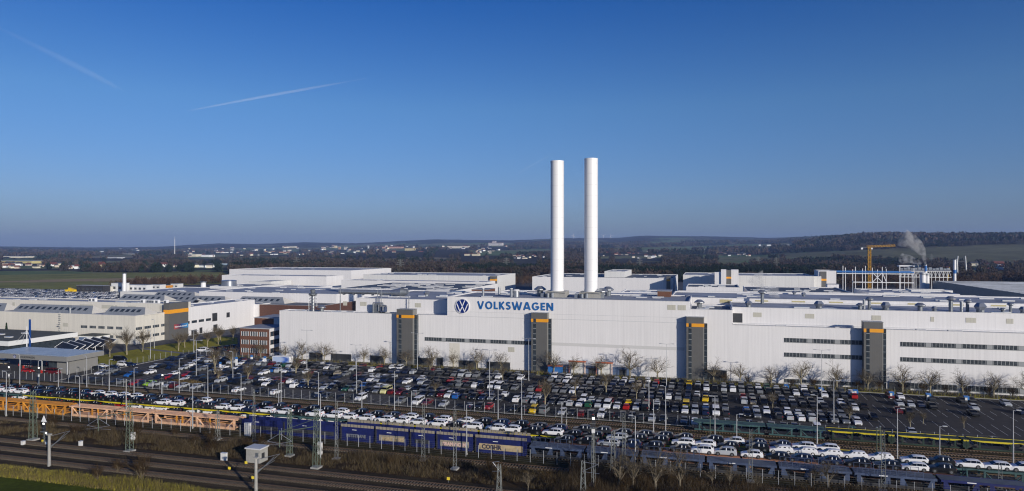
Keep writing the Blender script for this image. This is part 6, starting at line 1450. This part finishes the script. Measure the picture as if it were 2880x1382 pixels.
# ------------------------------------------------------------------ houses and blocks of the towns, pylons, wind turbines
def ground_at(px, py):
    lo, hi = 500.0, 9300.0; Ys = np.geomspace(lo, hi, 900); xs_ = (px - 1440) / FPX * Ys; hz = hgt(xs_, Ys); row = HOR + (CAM_H - hz) / Ys * FPX
    ok = np.where(row <= py)[0]; Y = Ys[ok[0]] if len(ok) else 5200.0
    return (px - 1440) / FPX * Y, Y, float(hgt((px - 1440) / FPX * Y, Y))
HOUSES = []
def house(px, py, wpx, hpx, wallc, roofm, label, grp, flat=False, name='house', dist=None, rz=None, z_extra=0):
    x, y, z = ground_at(px, py); k = y / FPX; w_, h_ = wpx * k * (1 if flat else 1.35), hpx * k * (1 if flat else 1.3); HOUSES.append((px, y, wpx))
    r = bpy.data.objects.new(name, None); COL.objects.link(r); r.location = (x, y, z - 1); r.rotation_euler = (0, 0, TH if rz is None else rz); tag(r, label, 'house' if not flat else 'building', grp); D = min(w_ * .8, 16 if not flat else 40)
    b = MB(); b.box(-w_ / 2, w_ / 2, -D / 2, D / 2, 0, 1 + h_ * (1 if flat else .62), 'plaster'); o = b.build('wall', r); o.color = (*wallc, 1); b = MB(); z0 = 1 + h_ * (1 if flat else .62)
    if flat: b.box(-w_ / 2 - .2, w_ / 2 + .2, -D / 2 - .2, D / 2 + .2, z0 + .01, z0 + .9 * k * 1.2, roofm)
    else:
        z1 = 1 + h_ * 1.08; e = .5
        b.prism([(-D / 2 - e, z0 - .1), (D / 2 + e, z0 - .1), (0, z1)], -w_ / 2 - e, w_ / 2 + e, roofm, axis='x')
    b.build('roof', r)
    if flat and hpx > 6:
        b = MB(); n = max(2, int(wpx / 5))
        for f_ in range(max(1, int(hpx / 3.4))):
            zz1 = 1 + h_ * (f_ + .45) / max(1, int(hpx / 3.4)); b.box(-w_ / 2 + w_ * .04, w_ / 2 - w_ * .04, -D / 2 - .15, -D / 2, zz1, zz1 + h_ * .10, 'strip_glass')
        b.build('window_row', r)
    return r
cream, white_, yel, ora, grey_ = (.72, .66, .50), (.84, .84, .82), (.62, .53, .22), (.55, .32, .18), (.45, .45, .45)
BL = [(62, 742, 118, 7.5, yel, 'roof_felt', 'long yellow warehouse at the left edge beyond the green field'), (48, 727, 95, 5, cream, 'roof_felt', 'pale long warehouse above the yellow one'), (322, 731, 46, 6, white_, 'roof_felt', 'white distant shed group left of centre field'), (270, 733, 30, 5, white_, 'roof_frost', 'low white shed left of the distant shed group'), (365, 719, 34, 4, cream, 'roof_felt', 'pale yellow distant sheds above the white group'),
      (203, 754, 22, 6, white_, 'roof_felt', 'white farm building at the field edge, left one'), (575, 752, 60, 5, white_, 'roof_felt', 'long white low building at the far field edge'), (545, 722, 34, 6, cream, 'roof_felt', 'cream warehouse left of the far halls'), (585, 723, 28, 5, white_, 'roof_felt', 'white warehouse beside the cream one'), (633, 746, 20, 4, (.3, .4, .5), 'roof_felt', 'bluish low roof in the trees left of the halls'),
      (1156, 708, 30, 9, (.66, .56, .28), 'tile_roof', 'yellow apartment slab with brown ends on the town slope'), (941, 698, 12, 6, (.66, .56, .35), 'roof_felt', 'small yellow block in the far town, left one'), (955, 702, 6, 7, ora, 'roof_felt', 'small orange block in the far town'), (1036, 700, 4, 8, white_, 'roof_felt', 'slim white tower house in the far town'), (1290, 699, 62, 6, (.66, .6, .5), 'tile_roof', 'long pale red roofed row on the town slope'), (1395, 691, 40, 7, (.62, .58, .55), 'tile_roof', 'red roofed school block high on the town slope'),
      (1318, 721, 20, 6, (.64, .58, .42), 'tile_roof', 'left one of two red roofed blocks in the trees'), (1339, 721, 20, 6, (.64, .58, .42), 'tile_roof', 'right one of two red roofed blocks in the trees'), (1390, 690, 10, 11, (.62, .58, .55), 'tile_roof', 'taller centre wing of the school block'), (1832, 727, 20, 6, white_, 'roof_felt', 'white house group right of the right chimney'), (1980, 706, 6, 3, cream, 'roof_felt', 'tiny pale barn on the slope'), (2137, 692, 6, 3, white_, 'roof_felt', 'tiny white shed on the distant ridge'), (2163, 692, 12, 3, white_, 'roof_felt', 'white glasshouse strip on the distant ridge'),
      (2218, 694, 7, 5, cream, 'roof_felt', 'small cream building below the ridge'), (760, 711, 26, 4, ora, 'tile_roof', 'orange terrace in the far town at the left'), (800, 713, 26, 4, ora, 'tile_roof', 'second orange terrace in the far town'), (815, 697, 40, 3, cream, 'roof_felt', 'pale building row high in the far town'), (1105, 699, 60, 4, (.5, .3, .22), 'tile_roof', 'reddish long terraces left of the yellow slab')]
for q in BL: house(*q[:6], q[6], None, True, 'town_block')
hr = random.Random(31); HN = 0
def cluster(n, x0, x1, y0, y1, w0, w1, place):
    global HN
    for i in range(n):
        px, py = hr.uniform(x0, x1), hr.uniform(y0, y1); w_ = hr.uniform(w0, w1); HN += 1
        col = hr.choice([cream, white_, white_, (.66, .6, .5), (.5, .42, .34)]); c_ = {cream: 'cream', white_: 'white'}.get(col, 'beige' if col[0] > .6 else 'brown')
        rf = hr.choice(['tile_roof', 'slate_roof', 'slate_roof']); house(px, py, w_, w_ * hr.uniform(.55, .8), col, rf, 'small %s house with %s roof %s, %s one' % (c_, 'red' if rf == 'tile_roof' else 'dark', place, nth(i + 1)), 'houses ' + place, rz=TH + hr.choice((0, 1.57, .5, -.6)))
cluster(22, 2, 230, 746, 757, 6, 13, 'by the left field'); cluster(10, 270, 600, 748, 755, 6, 14, 'at the far field edge'); cluster(36, 500, 730, 700, 724, 4, 8, 'in the left far town')
cluster(52, 740, 1080, 696, 722, 4, 8, 'in the central far town'); cluster(52, 1080, 1430, 692, 718, 4, 8, 'on the town slope'); cluster(18, 1440, 1545, 720, 732, 4, 8, 'left of the left chimney'); cluster(28, 1690, 1860, 708, 728, 4, 8, 'right of the chimneys')
cluster(14, 2020, 2110, 713, 721, 4, 8, 'below the right ridge'); cluster(16, 2490, 2860, 744, 768, 6, 14, 'at the right among the trees'); cluster(10, 150, 400, 695, 712, 3, 5, 'in the far left valley')
house(2808, 755, 18, 14, white_, 'tile_roof', 'big white gabled house alone at the right edge', None); house(2757, 795, 22, 9, (.6, .5, .25), 'tile_roof', 'yellow house with red roof before the right hall', None); house(286, 755, 13, 13, (.66, .56, .35), 'tile_roof', 'cream church like house at the far edge of the green field', None)
# ------------------------------------------------------------------ woods beyond the works
def woods(name, rmin, rmax, spacing, hm, wm, ntri, label, tri=1.0,  pxr=(-60, 2940), thr=.50, seed=1):
    rg = np.random.default_rng(seed); amax = 40
    n = int(np.pi * (rmax ** 2 - rmin ** 2) * (2 * amax / 360) / spacing ** 2)
    r_ = np.sqrt(rg.uniform(rmin ** 2, rmax ** 2, n)); a = np.radians(rg.uniform(-amax, amax, n)); x = r_ * np.sin(a); y = r_ * np.cos(a); px = 1440 + FPX * x / y
    cvv = cover(x, y); k = (cvv > thr + rg.uniform(-.02, .02, n)) & (px > pxr[0]) & (px < pxr[1])
    s, t = ST(x, y); k &= ~((t < 900) & (s > -430) & (s < 420))
    hp = np.array(HOUSES); x, y, r_, px = x[k], y[k], r_[k], px[k]
    hid = np.zeros(len(x), bool)
    for hx, hy, hw in hp: hid |= (np.abs(px - hx) < hw * .5 + 4) & (y > hy * .55) & (y < hy * 1.03)
    k = ~hid; x, y, r_ = x[k], y[k], r_[k]; n = len(x); z = hgt(x, y)
    H = hm * rg.uniform(.65, 1.25, n) * (.8 + .4 * fbm(x / 120, y / 120, 2)); Wd = wm * rg.uniform(.7, 1.2, n)
    con = (fbm(x / 160 + 50, y / 160 + 7, 3) > .60)
    base = np.array([.060, .048, .038]) * rg.uniform(.65, 1.5, (n, 1)) * (1 + rg.normal(0, .06, (n, 3)))
    base = np.where(con[:, None], np.array([.018, .028, .018]) * rg.uniform(.7, 1.3, (n, 1)), base)
    # slivers spread through each crown's volume
    m = ntri; u = rg.normal(size=(n, m, 3)); u /= np.linalg.norm(u, axis=2, keepdims=True); rad = rg.uniform(.25, 1, (n, m, 1)) ** .6
    c = u * rad * np.stack([Wd / 2, Wd / 2, H * .42], -1)[:, None, :]
    tp = np.where(con[:, None], 1.25 - 1.0 * (c[..., 2] / (H[:, None] * .42) * .5 + .5), 1.0); c[..., 0] *= tp; c[..., 1] *= tp
    c += np.stack([x, y, z + H * .56], -1)[:, None, :]
    d1 = rg.normal(size=(n, m, 3)) * np.array([.5, .5, 1.0]); d1 /= np.linalg.norm(d1, axis=2, keepdims=True); d2 = rg.normal(size=(n, m, 3)); d2 /= np.linalg.norm(d2, axis=2, keepdims=True)
    L = (wm * .30 * tri); l2 = wm * .10 * tri
    V = np.stack([c - d1 * L - d2 * l2, c - d1 * L + d2 * l2, c + d1 * L], 2).reshape(-1, 3)
    T = np.repeat(base * 1.0, m * 3, 0)
    o = link(name, npmesh(name, V, np.arange(len(V)).reshape(-1, 3), ['far_wood'], tint=T)); tag(o, label, 'woodland', kind='stuff'); return n
n1 = woods('near_woodland', 880, 1500, 9.5, 14, 11, 150, 'belt of bare trees right behind the works', .62, seed=3, thr=.47)
n2 = woods('mid_woodland', 1500, 2900, 15, 12, 15, 44, 'bare and dark woods between the fields of the valley', .95, seed=4, thr=.50)
n3 = woods('far_woodland', 2900, 6200, 30, 12, 30, 12, 'distant woods on the far slopes', 1.7, seed=5, thr=.50)
# scrubby trees at the back edge of the works
def strip(name, pts, n, hm, wm, m, label, seed):
    rg = np.random.default_rng(seed); i = rg.integers(0, len(pts) - 1, n); f = rg.random(n)[:, None]; P = np.array([ (lambda q: (q[0], q[1]))(W(*G(px, py))) for px, py in pts]); c0 = P[i] * (1 - f) + P[i + 1] * f
    x = c0[:, 0] + rg.normal(0, 6, n); y = c0[:, 1] + rg.normal(0, 22, n); H = hm * rg.uniform(.6, 1.3, n); base = np.array([.085, .055, .035]) * rg.uniform(.6, 1.4, (n, 1))
    u = rg.normal(size=(n, m, 3)); u /= np.linalg.norm(u, axis=2, keepdims=True); c = u * rg.uniform(.3, 1, (n, m, 1)) * np.stack([np.full(n, wm / 2), np.full(n, wm / 2), H * .45], -1)[:, None, :] + np.stack([x, y, H * .5], -1)[:, None, :]
    d1 = rg.normal(size=(n, m, 3)) * np.array([.4, .4, 1]); d1 /= np.linalg.norm(d1, axis=2, keepdims=True); d2 = rg.normal(size=(n, m, 3)); d2 /= np.linalg.norm(d2, axis=2, keepdims=True)
    V = np.stack([c - d1 * 1.3 - d2 * .22, c - d1 * 1.3 + d2 * .22, c + d1 * 1.3], 2).reshape(-1, 3)
    o = link(name, npmesh(name, V, np.arange(len(V)).reshape(-1, 3), ['far_wood'], tint=np.repeat(base, m * 3, 0))); tag(o, label, 'woodland', kind='stuff')
strip('thicket', [(352, 812), (420, 807), (520, 800), (640, 795)], 150, 11, 8, 130, 'brown thicket at the field edge left of the silver tank', 8)
strip('thicket', [(2360, 808), (2500, 806), (2700, 800), (2880, 790)], 300, 13, 9, 120, 'rusty brown trees behind the crane and silos', 9)
strip('thicket', [(1400, 800), (1500, 798)], 60, 12, 9, 50, 'bare trees left of the hall behind the chimneys', 10)

# transmission pylons
def hv_pylon(px, py0, py1, Y, label):
    x = (px - 1440) / FPX * Y; z0 = CAM_H - (py0 - HOR) / FPX * Y; h = (py0 - py1) / FPX * Y; g0 = float(hgt(x, Y)); h += z0 - g0
    r = bpy.data.objects.new('power_pylon', None); COL.objects.link(r); r.location = (x, Y, g0); r.rotation_euler = (0, 0, .4); tag(r, label, 'pylon', 'power pylons'); b = MB(); a = 3.0
    for sx, sy in ((-1, -1), (1, -1), (1, 1), (-1, 1)): b.tube((sx * a, sy * a, 0), (sx * .3, sy * .3, h), .22, .15, 4, 'lattice_grey')
    for k in range(9):
        f0, f1 = 1 - k / 9, 1 - (k + 1) / 9
        for (p, q) in ((-1, 1), (1, -1)): b.tube((p * a * (f0 * .9 + .1), -a * (f0 * .9 + .1), h * k / 9), (q * a * (f1 * .9 + .1), -a * (f1 * .9 + .1), h * (k + 1) / 9), .13, .13, 4, 'lattice_grey')
    b.build('lattice', r); b = MB()
    for zf, L in ((.66, 7.5), (.80, 6), (.93, 4)): b.tube((-L, 0, h * zf), (L, 0, h * zf), .22, .22, 4, 'lattice_grey'); b.tube((-L, 0, h * zf), (0, 0, h * zf + 2), .14, .14, 4, 'lattice_grey'); b.tube((L, 0, h * zf), (0, 0, h * zf + 2), .14, .14, 4, 'lattice_grey')
    b.build('cross_arm', r)
for i, (px, a_, c, Y) in enumerate(((834, 757, 723, 1300), (1126, 766, 730, 1100), (1424, 760, 725, 1250), (1799, 768, 725, 1200), (2183, 765, 724, 1250), (2620, 755, 715, 1500), (2133, 756, 722, 1500))): hv_pylon(px, a_, c, Y, 'grey lattice power pylon over the woods, %s from the left' % nth((1, 2, 3, 4, 6, 7, 5)[i]))
x, y, z = (491.5 - 1440) / FPX * 3200, 3200, 0; r = bpy.data.objects.new('radio_mast', None); COL.objects.link(r); r.location = (x, y, float(hgt(x, y))); tag(r, 'tall thin radio mast standing alone in the left distance', 'mast'); hh = 43 + (700 - 678) / FPX * 3200 + 10; b = MB(); b.tube((0, 0, 0), (0, 0, hh), 1.6, .9, 8, 'frame_white'); b.build('mast_pole', r); b = MB(); b.tube((0, 0, hh), (0, 0, hh + 9), .5, .3, 6, 'frame_white'); b.build('antenna', r)
for i, (px, top) in enumerate(((1612, 661), (1697, 664), (1718, 662), (2282, 660))):
    Y = 8600; x = (px - 1440) / FPX * Y; z = float(hgt(x, Y)); r = bpy.data.objects.new('wind_turbine' if i < 3 else 'radio_tower', None); COL.objects.link(r); r.location = (x, Y, z - 3); hz_ = CAM_H + (HOR - top - 1) / FPX * Y - z
    tag(r, ('white wind turbine on the horizon %s' % ('between the chimneys', 'right of the chimneys, fainter one', 'right of the chimneys, clearer one')[i]) if i < 3 else 'dark radio tower on the wooded horizon', 'wind turbine' if i < 3 else 'tower', 'wind turbines' if i < 3 else None)
    b = MB(); b.tube((0, 0, 0), (0, 0, max(40, hz_)), 3.2 if i < 3 else 4, 2.2, 6, 'white_paint' if i < 3 else 'dull_metal'); b.build('tower_pole', r)
    if i < 3:
        b = MB(); H_ = max(40, hz_)
        for k in range(3): a_ = R(20 + 120 * k + 37 * i); b.tube((0, -5, H_), (34 * math.sin(a_), -5, H_ + 34 * math.cos(a_)), 2.0, .7, 4, 'white_paint')
        b.build('rotor', r)
# yellow tipper beyond the cream hall and site cabins
s, t = G(200, 824); r = thing('tipper_lorry', s, t, 0, 'bright yellow tipper lorry parked before the green field', 'lorry'); k = 1.2
part_box(r, 'cab', -5.2 * k, -2.6 * k, -1.2 * k, 1.2 * k, .6 * k, 2.6 * k, 'bright_yellow'); b = MB(); b.hexa([(-2.3 * k, -1.2 * k, 1.4 * k), (4.6 * k, -1.2 * k, .9 * k), (4.6 * k, 1.2 * k, .9 * k), (-2.3 * k, 1.2 * k, 1.4 * k), (-1.6 * k, -1.2 * k, 4.2 * k), (4.2 * k, -1.2 * k, 2.6 * k), (4.2 * k, 1.2 * k, 2.6 * k), (-1.6 * k, 1.2 * k, 4.2 * k)], 'bright_yellow'); b.build('tipping_body', r)
part_box(r, 'windscreen', -5.25 * k, -5.2 * k, -1.1 * k, 1.1 * k, 1.6 * k, 2.4 * k, 'window_glass')
for x in (-4.2, 1.8, 3.4): b = MB(); b.tube((x * k, -1.25 * k, .55 * k), (x * k, -.9 * k, .55 * k), .55 * k, .55 * k, 12, 'tyre'); b.build('wheel', r)
for i, (a, c, py, m, h) in enumerate(((215, 290, 824, 'wagon_dark', 7), (290, 312, 823, 'cream_cladding', 6), (313, 345, 823, 'frame_white', 9), (350, 412, 822, 'frame_white', 7), (426, 450, 815, 'far_cladding', 5), (480, 500, 812, 'far_cladding', 5), (455, 470, 814, 'orange_steel', 4))):
    s, t = G((a + c) / 2, py); r = thing('site_cabin', S(a, t), t, 0, 'low site building at the field edge, %s of the row from the left' % nth(i + 1), 'cabin', 'site cabins at the field edge'); L = S(c, t) - S(a, t); part_box(r, 'wall', 0, L, 0, 8, 0, h, m); part_box(r, 'roof', -.2, L + .2, -.2, 8.2, h + .01, h + .3, 'roof_felt')
    b = MB(); n = max(2, int(L / 5))
    for q in range(n): b.box(L * (q + .25) / n, L * (q + .75) / n, -.06, .05, h * .35, h * .65, 'strip_glass')
    b.build('window_row', r)

# ------------------------------------------------------------------ steam, contrails, haze
def vol_mat(name, dens, col, noise=None, aniso=.2):
    m = bpy.data.materials.new(name); m.use_nodes = True; n = m.node_tree; n.nodes.clear(); L = n.links.new; o = n.nodes.new('ShaderNodeOutputMaterial'); v = n.nodes.new('ShaderNodeVolumePrincipled')
    v.inputs['Color'].default_value = (*col, 1); v.inputs['Density'].default_value = dens; v.inputs['Anisotropy'].default_value = aniso; L(v.outputs[0], o.inputs['Volume'])
    if noise:
        tc = n.nodes.new('ShaderNodeNewGeometry'); t = n.nodes.new('ShaderNodeTexNoise'); t.inputs['Scale'].default_value = noise[0]; t.inputs['Detail'].default_value = 4; L(tc.outputs['Position'], t.inputs['Vector'])
        mr = n.nodes.new('ShaderNodeMapRange'); mr.inputs['From Min'].default_value = noise[1]; mr.inputs['From Max'].default_value = noise[2]; mr.inputs['To Max'].default_value = dens; L(t.outputs['Fac'], mr.inputs['Value']); L(mr.outputs[0], v.inputs['Density'])
    MATS[name] = m
vol_mat('steam', .30, (.97, .97, .97), (.20, .42, .66), -.3)
vol_mat('contrail_ice', .0010, (1, 1, 1), None, -.45)
vol_mat('contrail_faint', .00011, (1, 1, 1), None, -.45)
import bmesh
def outward(me):
    bm = bmesh.new(); bm.from_mesh(me); bmesh.ops.recalc_face_normals(bm, faces=bm.faces); bm.to_mesh(me); bm.free()
def plume(path, Y, r0, r1, name, label):
    pts = []; n = 1
    v, f = [], []; N = 14; K = len(path); b = MB(); b.mi('steam'); ring0 = None
    for i, (px, py) in enumerate(path):
        C = lambda q: Vector(((q[0] - 1440) / FPX * Y, Y, CAM_H - (q[1] - HOR) / FPX * Y))
        rr = r0 + (r1 - r0) * i / (K - 1); c = C(path[i]); d = (C(path[min(K - 1, i + 1)]) - C(path[max(0, i - 1)])).normalized(); e = Vector((0, 1, 0)); f_ = d.cross(e).normalized()
        for k in range(N): a = 2 * math.pi * k / N; b.v.append(tuple(c + (e * math.sin(a) + f_ * math.cos(a)) * rr * (1 + .15 * math.sin(3 * a + i))))
    for i in range(K - 1):
        for k in range(N): k2 = (k + 1) % N; b.f.append((i * N + k, i * N + k2, (i + 1) * N + k2, (i + 1) * N + k)); b.m.append(0)
    b.f.append(tuple(range(N))[::-1]); b.m.append(0); b.f.append(tuple((K - 1) * N + k for k in range(N))); b.m.append(0)
    me = b.mesh(name); outward(me); o = link(name, me); tag(o, label, 'steam', kind='stuff')
plume([(2603, 743), (2598, 722), (2590, 705), (2578, 692), (2560, 680), (2540, 672)], 566, .8, 7.5, 'steam_plume', 'white steam rising and drifting left from the slim stack')
plume([(2601, 748), (2592, 740), (2575, 734), (2555, 729), (2535, 728)], 563, .7, 4.2, 'steam_plume', 'lower thin steam streak drifting left from the slim stack')
plume([(2144, 828), (2141, 815), (2136, 800), (2128, 788), (2120, 778)], 250, .5, 3.6, 'steam_plume', 'thin steam over the tall hooded ventilator right of the dark gate')
plume([(2187, 852), (2185, 842), (2178, 828), (2168, 812)], 262, .25, 2.8, 'steam_plume', 'faint steam behind the right hall ventilators')
def contrail(p0, p1, rad, m, label):
    def pos(px, py): Y = (5000 - CAM_H) * FPX / (HOR - py); return Vector(((px - 1440) / FPX * Y, Y, 5000))
    a, c = pos(*p0), pos(*p1); b = MB(); n = 12; prev = None
    for i in range(n):
        f0, f1 = i / n, (i + 1) / n; w0 = rad * (.25 + .75 * math.sin(math.pi * min(1, f0 * 1.1)) ** .6) * (.7 + .5 * f0); w1 = rad * (.25 + .75 * math.sin(math.pi * min(1, f1 * 1.1)) ** .6) * (.7 + .5 * f1)
        bow = lambda f: Vector((0, 0, 0)) + (c - a).cross(Vector((0, 0, 1))).normalized() * 30 * math.sin(f * 4)
        p, q = a.lerp(c, f0) + bow(f0), a.lerp(c, f1) + bow(f1)
        d = (c - a).normalized(); e = d.cross(Vector((0, 0, 1))).normalized()
        base = len(b.v)
        for k in range(10): an = 2 * math.pi * k / 10; b.v.append(tuple(p + (e * math.cos(an) + Vector((0, 0, 1)) * math.sin(an)) * w0))
        if i == n - 1:
            for k in range(10): an = 2 * math.pi * k / 10; b.v.append(tuple(q + (e * math.cos(an) + Vector((0, 0, 1)) * math.sin(an)) * w1))
    b.mi(m)
    for i in range(n):
        for k in range(10): k2 = (k + 1) % 10; b.f.append((i * 10 + k, i * 10 + k2, (i + 1) * 10 + k2, (i + 1) * 10 + k)); b.m.append(0)
    b.f.append(tuple(range(10))[::-1]); b.m.append(0); b.f.append(tuple(n * 10 + k for k in range(10))); b.m.append(0)
    me = b.mesh('contrail'); outward(me); o = link('contrail', me); tag(o, label, 'contrail', kind='stuff')
contrail((520, 314), (1030, 220), 48, 'contrail_ice', 'clear white contrail rising to the right in the blue sky')
contrail((-20, 70), (370, 266), 90, 'contrail_faint', 'broad faint contrail slanting down in the upper left sky')
contrail((1450, 492), (1570, 424), 60, 'contrail_faint', 'short very faint contrail left of the chimneys')
m = bpy.data.materials.new('haze'); m.use_nodes = True; n = m.node_tree; n.nodes.clear(); o_ = n.nodes.new('ShaderNodeOutputMaterial'); v_ = n.nodes.new('ShaderNodeVolumePrincipled')
v_.inputs['Color'].default_value = (.40, .58, 1.0, 1); v_.inputs['Density'].default_value = 7.0e-5; v_.inputs['Anisotropy'].default_value = 0; n.links.new(v_.outputs[0], o_.inputs['Volume']); MATS['haze'] = m
b = MB(); b.box(-14500, 14500, -1500, 15500, -6, 330, 'haze'); o = b.build('haze'); o['kind'] = 'stuff'; o['label'] = 'pale blue haze lying over the valley and the far hills'; o['category'] = 'haze'
